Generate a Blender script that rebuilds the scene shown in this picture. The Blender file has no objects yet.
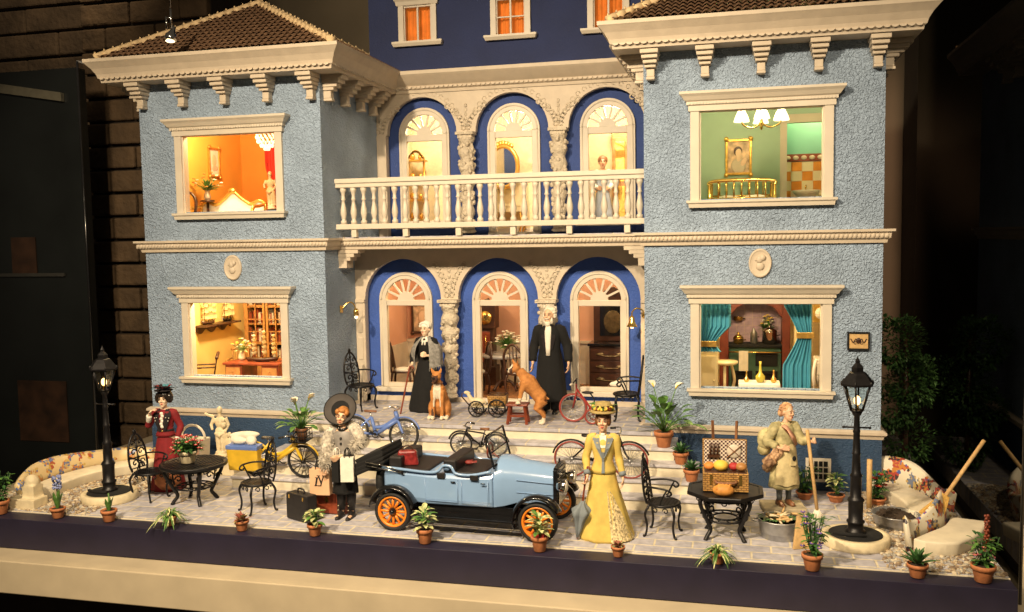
import bpy, bmesh, math, random
from mathutils import Vector, Matrix, Euler
from math import sin, cos, pi, radians as RAD
random.seed(7)
SC = bpy.context.scene
COL = SC.collection
GZ = -1.007            # level of the pavement; the terrace is at 0

# ---------------------------------------------------------------- mesh builder
class MB:
    def __init__(s):
        s.v = []; s.f = []; s.m = []; s.s = []; s.T = Matrix()
    def add(s, vs, fs, mi=0, sm=False):
        b = len(s.v); T = s.T
        s.v += [T @ Vector(p) for p in vs]
        for f in fs:
            s.f.append([i + b for i in f]); s.m.append(mi); s.s.append(sm)
        return s
    def box(s, x0, x1, y0, y1, z0, z1, mi=0, top=None):
        tx = ty = 1.0
        if top: tx, ty = top
        cx, cy = (x0+x1)/2, (y0+y1)/2; hx, hy = (x1-x0)/2, (y1-y0)/2
        v = [(cx-hx,cy-hy,z0),(cx+hx,cy-hy,z0),(cx+hx,cy+hy,z0),(cx-hx,cy+hy,z0),
             (cx-hx*tx,cy-hy*ty,z1),(cx+hx*tx,cy-hy*ty,z1),(cx+hx*tx,cy+hy*ty,z1),(cx-hx*tx,cy+hy*ty,z1)]
        return s.add(v, [(0,3,2,1),(4,5,6,7),(0,1,5,4),(1,2,6,5),(2,3,7,6),(3,0,4,7)], mi)
    def bar(s, a, b, w, h=None, mi=0):
        a, b = Vector(a), Vector(b); h = h or w
        d = (b-a); L = d.length; q = d.to_track_quat('Z', 'Y').to_matrix().to_4x4()
        T = s.T; s.T = T @ Matrix.Translation(a) @ q
        s.box(-w/2, w/2, -h/2, h/2, 0, L, mi); s.T = T
        return s
    def tube(s, pts, r, n=6, mi=0, closed=False, sm=True, flat=1.0):
        P = [Vector(p) for p in pts]; k = len(P)
        rr = r if isinstance(r, (list, tuple)) else [r]*k
        tang = []
        for i in range(k):
            if closed: t = P[(i+1) % k]-P[i-1]
            else: t = P[min(i+1, k-1)]-P[max(i-1, 0)]
            tang.append(t.normalized() if t.length > 1e-9 else Vector((0,0,1)))
        up = Vector((0,0,1)) if abs(tang[0].z) < .9 else Vector((0,1,0))
        nrm = (up - tang[0]*up.dot(tang[0])).normalized()
        vs = []
        for i in range(k):
            nrm = nrm - tang[i]*nrm.dot(tang[i])
            nrm = nrm.normalized() if nrm.length > 1e-6 else tang[i].orthogonal().normalized()
            bn = tang[i].cross(nrm)
            for j in range(n):
                a = 2*pi*j/n
                vs.append(P[i] + nrm*cos(a)*rr[i] + bn*sin(a)*rr[i]*flat)
        fs = []
        for i in range(k if closed else k-1):
            i2 = (i+1) % k
            for j in range(n):
                j2 = (j+1) % n
                fs.append((i*n+j, i*n+j2, i2*n+j2, i2*n+j))
        if not closed:
            fs.append(tuple(range(n))[::-1]); fs.append(tuple((k-1)*n+j for j in range(n)))
        return s.add(vs, fs, mi, sm)
    def lathe(s, prof, c=(0,0,0), n=16, mi=0, sm=True, sx=1.0, sy=1.0, a0=0, a1=2*pi, cap=True):
        full = abs(a1-a0-2*pi) < 1e-6
        m = n if full else n+1
        vs = []
        for (r, z) in prof:
            for j in range(m):
                a = a0+(a1-a0)*j/n
                vs.append((c[0]+r*cos(a)*sx, c[1]+r*sin(a)*sy, c[2]+z))
        fs = []
        for i in range(len(prof)-1):
            for j in range(n):
                j2 = (j+1) % m if full else j+1
                fs.append((i*m+j, i*m+j2, (i+1)*m+j2, (i+1)*m+j))
        if cap and prof[0][0] > 1e-6: fs.append(tuple(range(m))[::-1])
        if cap and prof[-1][0] > 1e-6: fs.append(tuple((len(prof)-1)*m+j for j in range(m)))
        return s.add(vs, fs, mi, sm)
    def ball(s, c, r, n=10, mi=0, sm=True, rot=None):
        if not isinstance(r, (list, tuple)): r = (r, r, r)
        k = max(4, n//2+1); vs = [(0,0,-1)]; M = rot.to_matrix() if rot else None
        for i in range(1, k):
            t = -pi/2+pi*i/k
            for j in range(n):
                a = 2*pi*j/n; vs.append((cos(t)*cos(a), cos(t)*sin(a), sin(t)))
        vs.append((0,0,1)); fs = []
        for j in range(n): fs.append((0, 1+(j+1) % n, 1+j))
        for i in range(k-2):
            for j in range(n):
                fs.append((1+i*n+j, 1+i*n+(j+1) % n, 1+(i+1)*n+(j+1) % n, 1+(i+1)*n+j))
        t = len(vs)-1; b = 1+(k-2)*n
        for j in range(n): fs.append((b+j, b+(j+1) % n, t))
        out = []
        for p in vs:
            q = Vector((p[0]*r[0], p[1]*r[1], p[2]*r[2]))
            if M: q = M @ q
            out.append(q+Vector(c))
        return s.add(out, fs, mi, sm)
    def prism(s, poly, a, b, ax='Y', mi=0):
        """poly: list of (u,v); extruded along ax from a to b (X: u=y v=z, Y: u=x v=z, Z: u=x v=y)"""
        n = len(poly)
        def P(u, v, w): return (w,u,v) if ax == 'X' else (u,w,v) if ax == 'Y' else (u,v,w)
        vs = [P(u, v, a) for u, v in poly]+[P(u, v, b) for u, v in poly]
        fs = [tuple(range(n)), tuple(range(2*n-1, n-1, -1))]
        for i in range(n): fs.append((i, n+i, n+(i+1) % n, (i+1) % n))
        return s.add(vs, fs, mi)
    def loft(s, rings, mi=0, sm=True, cap=True):
        n = len(rings[0]); vs = [p for r in rings for p in r]; fs = []
        for i in range(len(rings)-1):
            for j in range(n):
                fs.append((i*n+j, i*n+(j+1) % n, (i+1)*n+(j+1) % n, (i+1)*n+j))
        if cap:
            fs.append(tuple(range(n))[::-1]); fs.append(tuple((len(rings)-1)*n+j for j in range(n)))
        return s.add(vs, fs, mi, sm)
    def sheet(s, grid, mi=0, sm=True, thick=0.0):
        """grid of points [row][col] -> open sheet (optionally a closed thin slab along +normal y)"""
        r, c = len(grid), len(grid[0]); vs = [p for row in grid for p in row]; fs = []
        for i in range(r-1):
            for j in range(c-1): fs.append((i*c+j, i*c+j+1, (i+1)*c+j+1, (i+1)*c+j))
        return s.add(vs, fs, mi, sm)
    def mould(s, path, prof, mi=0, closed=False):
        """sweep a profile [(out,z)] along an xy path; out = to the right of travel, mitred"""
        P = [Vector((p[0], p[1])) for p in path]; k = len(P); rings = []
        for i in range(k):
            ds = []
            if i > 0 or closed: ds.append((P[i]-P[i-1]).normalized())
            if i < k-1 or closed: ds.append((P[(i+1) % k]-P[i]).normalized())
            ns = [Vector((d.y, -d.x)) for d in ds]
            m = ns[0] if len(ns) == 1 else (ns[0]+ns[1])/(1+ns[0].dot(ns[1]))
            rings.append([(P[i].x+m.x*o, P[i].y+m.y*o, z) for o, z in prof])
        if closed: rings.append(rings[0])
        return s.loft(rings, mi, False, cap=not closed)
    def leaf(s, base, d, L, w, droop=.3, n=4, mi=0, up=(0,0,1), fold=.25):
        d = Vector(d).normalized(); base = Vector(base)
        side = d.cross(Vector(up)); side = side.normalized() if side.length > 1e-4 else Vector((1,0,0))
        nrm = side.cross(d)
        vs = []
        for i in range(n+1):
            t = i/n; c = base+d*L*t-Vector((0,0,1))*droop*L*t*t
            ww = w*.5*max(0, sin(pi*min(1, t*.93+.04)))**.8
            vs += [c-side*ww+nrm*ww*fold, c, c+side*ww+nrm*ww*fold]
        fs = []
        for i in range(n):
            a = i*3; fs += [(a, a+1, a+4, a+3), (a+1, a+2, a+5, a+4)]
        return s.add(vs, fs, mi, True)
    def mesh(s, name):
        me = bpy.data.meshes.new(name)
        me.from_pydata([tuple(v) for v in s.v], [], s.f)
        me.polygons.foreach_set('material_index', s.m); me.polygons.foreach_set('use_smooth', s.s)
        bm = bmesh.new(); bm.from_mesh(me)
        bmesh.ops.recalc_face_normals(bm, faces=bm.faces[:]); bm.to_mesh(me); bm.free()
        me.update(); return me
    def build(s, name, mats, parent=None, bev=0, seg=2, loc=None, rot=None):
        me = s.mesh(name); o = bpy.data.objects.new(name, me); COL.objects.link(o)
        for m in (mats if isinstance(mats, (list, tuple)) else [mats]): me.materials.append(m)
        if parent: o.parent = parent
        if loc: o.location = loc
        if rot: o.rotation_euler = rot
        if bev:
            b = o.modifiers.new('bevel', 'BEVEL'); b.width = bev; b.segments = seg; b.limit_method = 'ANGLE'; b.angle_limit = RAD(40)
        return o

def fuse(mb, name, mats, parent, voxel=.012, smooth=3, pick=None):
    """one continuous surface out of overlapping closed shapes"""
    tmp = mb.build(name, mats)
    m = tmp.modifiers.new('r', 'REMESH'); m.mode = 'VOXEL'; m.voxel_size = voxel; m.use_smooth_shade = True
    if smooth:
        q = tmp.modifiers.new('s', 'SMOOTH'); q.iterations = smooth; q.factor = .5
    dg = bpy.context.evaluated_depsgraph_get()
    me = bpy.data.meshes.new_from_object(tmp.evaluated_get(dg)); old = tmp.data
    bpy.data.objects.remove(tmp); bpy.data.meshes.remove(old)
    me.name = name; me.materials.clear()
    for mm in (mats if isinstance(mats, (list, tuple)) else [mats]): me.materials.append(mm)
    for p in me.polygons:
        p.use_smooth = True; p.material_index = pick(p.center) if pick else 0
    o = bpy.data.objects.new(name, me); COL.objects.link(o); o.parent = parent
    return o

def tag(o, label=None, cat=None, group=None, kind=None):
    if label: o['label'] = label
    if cat: o['category'] = cat
    if group: o['group'] = group
    if kind: o['kind'] = kind
    return o
def thing(name, label, cat, loc=(0,0,0), rz=0, group=None, scale=1):
    o = bpy.data.objects.new(name, None); COL.objects.link(o); o.empty_display_size = .1
    o.location = loc; o.rotation_euler = (0, 0, RAD(rz)); o.scale = (scale,)*3
    return tag(o, label, cat, group)
def copy_tree(o, label=None, loc=None, rz=None, parent=None):
    c = o.copy(); COL.objects.link(c)
    if parent: c.parent = parent
    for ch in [x for x in bpy.data.objects if x.parent == o]: copy_tree(ch, parent=c)
    if label: c['label'] = label
    if loc: c.location = loc
    if rz is not None: c.rotation_euler = (0, 0, RAD(rz))
    return c
def arc(c, r, a0, a1, n, plane='XZ', r2=None):
    out = []
    for i in range(n+1):
        t = i/n; a = RAD(a0+(a1-a0)*t); rr = r+(r2-r)*t if r2 is not None else r
        u, v = rr*cos(a), rr*sin(a)
        out.append((c[0]+u, c[1], c[2]+v) if plane == 'XZ' else (c[0]+u, c[1]+v, c[2]) if plane == 'XY' else (c[0], c[1]+u, c[2]+v))
    return out
def bez(pts, n=10):
    P = [Vector(p) for p in pts]; out = []
    for i in range(len(P)-1):
        p0, p1, p2, p3 = P[max(i-1, 0)], P[i], P[i+1], P[min(i+2, len(P)-1)]
        for k in range(n):
            t = k/n
            out.append(.5*((2*p1)+(p2-p0)*t+(2*p0-5*p1+4*p2-p3)*t*t+(3*p1-p0-3*p2+p3)*t**3))
    out.append(P[-1]); return out

# ---------------------------------------------------------------- materials
def mat(name, col, rough=.6, metal=0, var=.14, vs=7, bump=0, bs=30, dist=.02, emit=0, spec=.5, col2=None, coat=0, trans=0, bdist=0):
    m = bpy.data.materials.new(name); m.use_nodes = True; nt = m.node_tree; b = nt.nodes['Principled BSDF']
    b.inputs['Roughness'].default_value = rough; b.inputs['Metallic'].default_value = metal
    b.inputs['Specular IOR Level'].default_value = spec
    if coat: b.inputs['Coat Weight'].default_value = coat
    if trans: b.inputs['Transmission Weight'].default_value = trans
    tc = nt.nodes.new('ShaderNodeTexCoord'); nz = nt.nodes.new('ShaderNodeTexNoise')
    nz.inputs['Scale'].default_value = vs; nz.inputs['Detail'].default_value = 5
    nt.links.new(tc.outputs['Object'], nz.inputs['Vector'])
    mx = nt.nodes.new('ShaderNodeMix'); mx.data_type = 'RGBA'
    lo = [c*(1-var) for c in col]; hi = [min(1, c*(1+var)) for c in (col2 or col)]
    mx.inputs[6].default_value = (*lo, 1); mx.inputs[7].default_value = (*hi, 1)
    mr = nt.nodes.new('ShaderNodeMapRange'); mr.inputs[1].default_value = .3; mr.inputs[2].default_value = .7
    nt.links.new(nz.outputs['Fac'], mr.inputs[0]); nt.links.new(mr.outputs[0], mx.inputs[0])
    nt.links.new(mx.outputs[2], b.inputs['Base Color'])
    if emit:
        nt.links.new(mx.outputs[2], b.inputs['Emission Color']); b.inputs['Emission Strength'].default_value = emit
    if bump:
        n2 = nt.nodes.new('ShaderNodeTexNoise'); n2.inputs['Scale'].default_value = bs; n2.inputs['Detail'].default_value = 3
        n2.inputs['Distortion'].default_value = bdist
        nt.links.new(tc.outputs['Object'], n2.inputs['Vector'])
        bp = nt.nodes.new('ShaderNodeBump'); bp.inputs['Strength'].default_value = bump; bp.inputs['Distance'].default_value = dist
        nt.links.new(n2.outputs['Fac'], bp.inputs['Height']); nt.links.new(bp.outputs['Normal'], b.inputs['Normal'])
    return m
def stucco(name, col, bs=13, strength=1.0, dist=.05):
    m = mat(name, col, .75, 0, .15, 1.3, 0)
    nt = m.node_tree; b = nt.nodes['Principled BSDF']; tc = nt.nodes['Texture Coordinate']
    n2 = nt.nodes.new('ShaderNodeTexNoise'); n2.inputs['Scale'].default_value = bs; n2.inputs['Detail'].default_value = 1.5
    n2.inputs['Distortion'].default_value = 1.3; n2.inputs['Roughness'].default_value = .45
    nt.links.new(tc.outputs['Object'], n2.inputs['Vector'])
    r = nt.nodes.new('ShaderNodeMapRange'); r.inputs[1].default_value = .22; r.inputs[2].default_value = .74
    nt.links.new(n2.outputs['Fac'], r.inputs[0])
    bp = nt.nodes.new('ShaderNodeBump'); bp.inputs['Strength'].default_value = strength; bp.inputs['Distance'].default_value = dist
    nt.links.new(r.outputs[0], bp.inputs['Height']); nt.links.new(bp.outputs['Normal'], b.inputs['Normal'])
    return m
def bricks(name, c1, c2, mortar, bw, bh, ms=.012, rough=.6, bump=.6, off=.5, swap=None, var=.2):
    m = bpy.data.materials.new(name); m.use_nodes = True; nt = m.node_tree; b = nt.nodes['Principled BSDF']
    b.inputs['Roughness'].default_value = rough
    tc = nt.nodes.new('ShaderNodeTexCoord'); br = nt.nodes.new('ShaderNodeTexBrick'); br.offset = off
    br.inputs['Scale'].default_value = 1; br.inputs['Brick Width'].default_value = bw; br.inputs['Row Height'].default_value = bh
    br.inputs['Mortar Size'].default_value = ms; br.inputs['Mortar Smooth'].default_value = .3
    br.inputs['Color1'].default_value = (*c1, 1); br.inputs['Color2'].default_value = (*c2, 1); br.inputs['Mortar'].default_value = (*mortar, 1)
    src = tc.outputs['Object']
    if swap:
        sp = nt.nodes.new('ShaderNodeSeparateXYZ'); cb = nt.nodes.new('ShaderNodeCombineXYZ')
        nt.links.new(src, sp.inputs[0])
        for i, a in enumerate(swap): nt.links.new(sp.outputs[a], cb.inputs[i])
        src = cb.outputs[0]
    nt.links.new(src, br.inputs['Vector'])
    nz = nt.nodes.new('ShaderNodeTexNoise'); nz.inputs['Scale'].default_value = 9; nz.inputs['Detail'].default_value = 6
    nt.links.new(tc.outputs['Object'], nz.inputs['Vector'])
    mr = nt.nodes.new('ShaderNodeMapRange'); mr.inputs[1].default_value = .3; mr.inputs[2].default_value = .7
    mr.inputs[3].default_value = 1-var; mr.inputs[4].default_value = 1+var
    nt.links.new(nz.outputs['Fac'], mr.inputs[0])
    mx = nt.nodes.new('ShaderNodeMix'); mx.data_type = 'RGBA'; mx.blend_type = 'MULTIPLY'; mx.inputs[0].default_value = 1
    nt.links.new(br.outputs['Color'], mx.inputs[6]); nt.links.new(mr.outputs[0], mx.inputs[7])
    nt.links.new(mx.outputs[2], b.inputs['Base Color'])
    bp = nt.nodes.new('ShaderNodeBump'); bp.inputs['Strength'].default_value = bump; bp.inputs['Distance'].default_value = .015; bp.invert = True
    nt.links.new(br.outputs['Fac'], bp.inputs['Height']); nt.links.new(bp.outputs['Normal'], b.inputs['Normal'])
    return m
def mosaic(name, pal, scale=26, ground=(.75,.68,.52), frac=.5):
    """broken-tile mosaic: coloured cells in clusters on a cream ground"""
    m = bpy.data.materials.new(name); m.use_nodes = True; nt = m.node_tree; b = nt.nodes['Principled BSDF']
    b.inputs['Roughness'].default_value = .35
    tc = nt.nodes.new('ShaderNodeTexCoord'); vo = nt.nodes.new('ShaderNodeTexVoronoi'); vo.inputs['Scale'].default_value = scale
    nt.links.new(tc.outputs['Object'], vo.inputs['Vector'])
    sp = nt.nodes.new('ShaderNodeSeparateColor'); nt.links.new(vo.outputs['Color'], sp.inputs[0])
    n1 = nt.nodes.new('ShaderNodeTexNoise'); n1.inputs['Scale'].default_value = 3.3; n1.inputs['Detail'].default_value = 1
    nt.links.new(vo.outputs['Position'], n1.inputs['Vector'])
    cr = nt.nodes.new('ShaderNodeValToRGB'); cr.color_ramp.interpolation = 'CONSTANT'
    e = cr.color_ramp.elements
    for i, c in enumerate(pal):
        el = e[i] if i < 2 else e.new(i/len(pal))
        el.position = i/len(pal); el.color = (*c, 1)
    ad = nt.nodes.new('ShaderNodeMath'); ad.operation = 'MULTIPLY_ADD'; ad.inputs[1].default_value = .35
    nt.links.new(sp.outputs[0], ad.inputs[0])
    mr = nt.nodes.new('ShaderNodeMapRange'); mr.inputs[1].default_value = .3; mr.inputs[2].default_value = .7; mr.inputs[3].default_value = -.1; mr.inputs[4].default_value = .8
    nt.links.new(n1.outputs['Fac'], mr.inputs[0]); nt.links.new(mr.outputs[0], ad.inputs[2]); nt.links.new(ad.outputs[0], cr.inputs[0])
    gt = nt.nodes.new('ShaderNodeMath'); gt.operation = 'LESS_THAN'; gt.inputs[1].default_value = frac
    n3 = nt.nodes.new('ShaderNodeTexNoise'); n3.inputs['Scale'].default_value = 5.0; n3.inputs['Detail'].default_value = 2
    nt.links.new(vo.outputs['Position'], n3.inputs['Vector']); nt.links.new(n3.outputs['Fac'], gt.inputs[0])
    mx = nt.nodes.new('ShaderNodeMix'); mx.data_type = 'RGBA'; mx.inputs[6].default_value = (*ground, 1)
    nt.links.new(gt.outputs[0], mx.inputs[0]); nt.links.new(cr.outputs[0], mx.inputs[7])
    nt.links.new(mx.outputs[2], b.inputs['Base Color'])
    return m
def glow(name, col, s):
    m = bpy.data.materials.new(name); m.use_nodes = True; b = m.node_tree.nodes['Principled BSDF']
    b.inputs['Base Color'].default_value = (*col, 1); b.inputs['Emission Color'].default_value = (*col, 1); b.inputs['Emission Strength'].default_value = s
    return m
def pane(name, tint=(.9,.95,.95), k=1.0):
    m = bpy.data.materials.new(name); m.use_nodes = True; nt = m.node_tree; nt.nodes.clear()
    o = nt.nodes.new('ShaderNodeOutputMaterial'); mx = nt.nodes.new('ShaderNodeMixShader'); fr = nt.nodes.new('ShaderNodeFresnel'); fr.inputs[0].default_value = 1.5
    t = nt.nodes.new('ShaderNodeBsdfTransparent'); g = nt.nodes.new('ShaderNodeBsdfGlossy'); g.inputs['Roughness'].default_value = .02
    t.inputs[0].default_value = (*tint, 1); g.inputs[0].default_value = (k, k, k, 1)
    nt.links.new(fr.outputs[0], mx.inputs[0]); nt.links.new(t.outputs[0], mx.inputs[1]); nt.links.new(g.outputs[0], mx.inputs[2]); nt.links.new(mx.outputs[0], o.inputs[0])
    return m

M = {}
M['blue_stucco'] = stucco('pale_blue_stucco', (.32,.42,.565), 22, .85, .045)
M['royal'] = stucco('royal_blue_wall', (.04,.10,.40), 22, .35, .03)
M['shaded_up'] = stucco('shaded_blue_wall', (.03,.065,.24), 22, .35, .03)  # lower blue darkened, with shade put into the colour
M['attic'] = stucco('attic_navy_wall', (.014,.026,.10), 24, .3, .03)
M['plinth'] = stucco('plinth_blue_wall', (.022,.055,.12), 19, .5, .03)
M['cream'] = mat('cream_plaster', (.57,.485,.375), .55, 0, .07, 5, .25, 26, .012)
M['cream_orn'] = mat('carved_cream_plaster', (.60,.52,.40), .6, 0, .12, 9, .9, 16, .05, bdist=.8)
M['white'] = mat('white_paint', (.62,.555,.45), .45, 0, .05, 4, .08, 40, .01)
M['roof'] = mat('brown_roof_tile', (.20,.115,.065), .7, 0, .4, 14)
M['ridge'] = mat('ochre_ridge_tile', (.62,.46,.26), .7, 0, .25, 14)
M['tile'] = bricks('lavender_paving', (.37,.365,.42), (.47,.455,.49), (.64,.57,.42), .52, .27, .017)
M['tread'] = bricks('lavender_tread', (.42,.41,.46), (.50,.485,.52), (.66,.58,.44), .52, 4, .014, off=0)
M['riser'] = mat('cream_riser', (.70,.63,.47), .6, 0, .08, 5, .2, 30, .01)
M['iron'] = mat('black_iron', (.012,.011,.012), .42, .4, .3, 12, .2, 40, .008)
M['black'] = mat('black_cloth', (.0045,.0045,.005), .9, 0, .3, 10, .3, 45, .01)
M['black_gloss'] = mat('black_enamel', (.008,.008,.009), .18, 0, .2, 8, coat=.4)
M['leather'] = mat('black_leather', (.014,.012,.012), .5, 0, .3, 12, .3, 60, .008)
M['brown_leather'] = mat('brown_leather', (.20,.085,.035), .5, 0, .25, 9, .3, 50, .008)
M['skin'] = mat('doll_skin', (.74,.46,.29), .5, 0, .05, 8)
M['skin_pale'] = mat('doll_skin_pale', (.80,.58,.40), .5, 0, .05, 8)
M['lip'] = mat('doll_lip', (.5,.10,.07), .4)
M['eye'] = mat('doll_eye', (.02,.015,.012), .2)
M['eyewhite'] = mat('doll_eyewhite', (.55,.48,.38), .4)
M['terra'] = mat('terracotta', (.46,.17,.065), .7, 0, .2, 12, .2, 40, .01)
M['soil'] = mat('potting_soil', (.04,.025,.015), .95, 0, .4, 30, .8, 50, .02)
M['leaf'] = mat('green_leaf', (.045,.13,.025), .5, 0, .4, 14, col2=(.10,.22,.04))
M['leaf_dark'] = mat('dark_green_leaf', (.025,.085,.025), .5, 0, .4, 14, col2=(.05,.14,.035))
M['leaf_pale'] = mat('variegated_leaf', (.20,.30,.08), .5, 0, .3, 30, col2=(.62,.60,.30))
M['gold'] = mat('gilt', (.72,.43,.10), .3, .75, .2, 14, .3, 30, .01)
M['brass'] = mat('brass', (.75,.50,.14), .22, .9, .1, 10)
M['chrome'] = mat('chrome', (.7,.68,.64), .15, 1, .1, 10)
M['steel'] = mat('galvanised_steel', (.42,.42,.42), .38, .8, .2, 10, .1, 30, .01)
M['wood'] = mat('honey_wood', (.42,.20,.06), .45, 0, .25, 9)
M['darkwood'] = mat('dark_wood', (.055,.022,.011), .4, 0, .3, 9)
M['redwood'] = mat('red_brown_wood', (.22,.045,.018), .4, 0, .25, 9)
M['stick'] = mat('pale_stick_wood', (.56,.36,.15), .6, 0, .2, 16)
M['glass'] = pane('clear_glass'); M['case_glass'] = pane('case_glass', (.97,.97,.97), .16)
M['bone'] = mat('ivory_stone', (.68,.58,.38), .6, 0, .12, 9, .3, 26, .015)

# ---------------------------------------------------------------- camera
cam_data = bpy.data.cameras.new('camera'); cam = bpy.data.objects.new('camera', cam_data); COL.objects.link(cam); SC.camera = cam
cam_data.sensor_width = 36; cam_data.lens = 36*904.4678/1024; cam_data.clip_end = 200; cam_data.clip_start = .1
_y, _p, _r = .2433, .0761, -.0163
Fv = Vector((-sin(_y)*cos(_p), cos(_y)*cos(_p), -sin(_p))); Rv = Vector((cos(_y), sin(_y), 0)); Uv = Rv.cross(Fv)
R2 = cos(_r)*Rv+sin(_r)*Uv; U2 = -sin(_r)*Rv+cos(_r)*Uv
mw = Matrix((R2, U2, -Fv)).transposed().to_4x4(); mw.translation = (4.4695, -15.5171, 3.2649)
cam.matrix_world = mw

# ---------------------------------------------------------------- world and lamps
w = bpy.data.worlds.new('World'); SC.world = w; w.use_nodes = True
w.node_tree.nodes['Background'].inputs[0].default_value = (1, .82, .6, 1); w.node_tree.nodes['Background'].inputs[1].default_value = .06
SC.view_settings.view_transform = 'Standard'; SC.view_settings.look = 'None'; SC.view_settings.exposure = 0
SC.cycles.use_denoising = True; SC.cycles.max_bounces = 6; SC.cycles.sample_clamp_indirect = 4; SC.cycles.transparent_max_bounces = 12
def spot(loc, aim, power, col, size=60, blend=.6, rad=.25):
    l = bpy.data.lights.new('gallery_and_fill_spot', 'SPOT'); l.energy = power; l.color = col; l.spot_size = RAD(size); l.spot_blend = blend; l.shadow_soft_size = rad
    o = bpy.data.objects.new('gallery_and_fill_spot', l); COL.objects.link(o); o.location = loc
    o.rotation_euler = (Vector(aim)-Vector(loc)).to_track_quat('-Z', 'Y').to_euler(); return o
def lamp(loc, power, col=(1,.68,.32), rad=.12, name='room_lamp'):
    l = bpy.data.lights.new(name, 'POINT'); l.energy = power; l.color = col; l.shadow_soft_size = rad
    o = bpy.data.objects.new(name, l); COL.objects.link(o); o.location = loc; return o
WARM = (1, .785, .52)
spot((-3.0,-15,10.8), (-.3,-1,1.0), 12800, WARM, 86, .8, .3)
spot((6.5,-14,11.0), (4.0,0,.6), 4000, WARM, 66, .8, .4)  # fill light, added to soften the key
spot((0.5,-11,9.5), (.4,-1.8,-.8), 5000, WARM, 90, .9, .3)
spot((-7.3,-7,9.5), (-11.2,5.2,4.2), 2600, WARM, 38, .9, .5)  # added light to lift the dim stone pier, no known fixture
spot((-2.5,4.5,14), (-4.5,12,11), 1500, WARM, 90, .9, .5)  # added to brighten the olive back wall
spot((9.2,-3,10), (9.3,11,3.5), 7000, (1,.62,.4), 40, .9, .5)  # added warm light for the brown wall beyond the right wing
spot((10.5,-6,6.5), (8.3,1.2,-.2), 3400, WARM, 46, .9, .4)  # added to brighten the plinth and shrub on the right
spot((-9.5,0,13.5), (-13,7.2,9.8), 1500, WARM, 60, .9, .5)  # added to lift the coursed stone at the top left

# ---------------------------------------------------------------- setting
mb = MB(); mb.box(-40, 40, -30, 30, -7.2, -7.0)
tag(mb.build('floor', mat('dark_museum_floor', (.02,.016,.013), .5)), kind='structure')
mb = MB(); mb.box(-7.74, 7.74, -3.58, 4.6, -1.3, GZ)
tag(mb.build('pavement', M['tile']), kind='structure')
# ================================================================ THE HOUSE
XA, XB = 2.955, 6.76
house = thing('doll_house', 'large pale blue doll house with cream trim, lit rooms and two tiled roofs', 'doll house', (0,0,GZ))
class HB(MB):                       # house parts are modelled in world coordinates; the root stands on the pavement
    def build(s, name, mats, parent=None, **k):
        dz = 0 if (parent and parent is not house) else -GZ
        s.v = [v+Vector((0,0,-GZ)) for v in s.v]
        return MB.build(s, name, mats, parent or house, **k)

def wall_grid(mb, xs, zs, holes, y0, y1, mi=0):
    for i in range(len(xs)-1):
        for j in range(len(zs)-1):
            if (i, j) in holes:
                a, b, c, d = xs[i], xs[i+1], zs[j], zs[j+1]
                mb.add([(a,y0,c),(a,y1,c),(a,y1,d),(a,y0,d)], [(0,1,2,3)], mi); mb.add([(b,y0,c),(b,y1,c),(b,y1,d),(b,y0,d)], [(0,1,2,3)], mi)
                mb.add([(a,y0,c),(b,y0,c),(b,y1,c),(a,y1,c)], [(0,1,2,3)], mi); mb.add([(a,y0,d),(b,y0,d),(b,y1,d),(a,y1,d)], [(0,1,2,3)], mi)
                continue
            for y in (y0, y1):
                mb.add([(xs[i],y,zs[j]),(xs[i+1],y,zs[j]),(xs[i+1],y,zs[j+1]),(xs[i],y,zs[j+1])], [(0,1,2,3)], mi)
    a, b, c, d = xs[0], xs[-1], zs[0], zs[-1]
    for x in (a, b): mb.add([(x,y0,c),(x,y1,c),(x,y1,d),(x,y0,d)], [(0,1,2,3)], mi)
def arch_pts(c, wd, zb, zs, n=20):
    return [(c-wd, zb)]+[(c-wd*cos(pi*i/n), zs+wd*sin(pi*i/n)) for i in range(n+1)]+[(c+wd, zb)]
def arch_panel(mb, xa, xb, z0, z1, c, wd, zb, zs, y0, y1, mi=0, n=20):
    for y in (y0, y1):
        q = []
        if c-wd > xa: q.append([(xa,z0),(c-wd,z0),(c-wd,zs),(xa,zs)])
        if xb > c+wd: q.append([(c+wd,z0),(xb,z0),(xb,zs),(c+wd,zs)])
        if zb > z0: q.append([(c-wd,z0),(c+wd,z0),(c+wd,zb),(c-wd,zb)])
        q.append([(xa,zs),(c-wd,zs),(c-wd,z1),(xa,z1)]); q.append([(c+wd,zs),(xb,zs),(xb,z1),(c+wd,z1)])
        for i in range(n):
            a, b = pi*i/n, pi*(i+1)/n
            q.append([(c-wd*cos(a),zs+wd*sin(a)),(c-wd*cos(b),zs+wd*sin(b)),(c-wd*cos(b),z1),(c-wd*cos(a),z1)])
        for f in q:
            if abs(f[0][1]-f[2][1]) < 1e-6: continue
            mb.add([(u,y,v) for u, v in f], [(0,1,2,3)], mi)
    P = arch_pts(c, wd, zb, zs, n)
    for i in range(len(P)-1):
        (a, b), (d, e) = P[i], P[i+1]
        if abs(a-d)+abs(b-e) > 1e-6: mb.add([(a,y0,b),(d,y0,e),(d,y1,e),(a,y1,b)], [(0,1,2,3)], mi, True)

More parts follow.
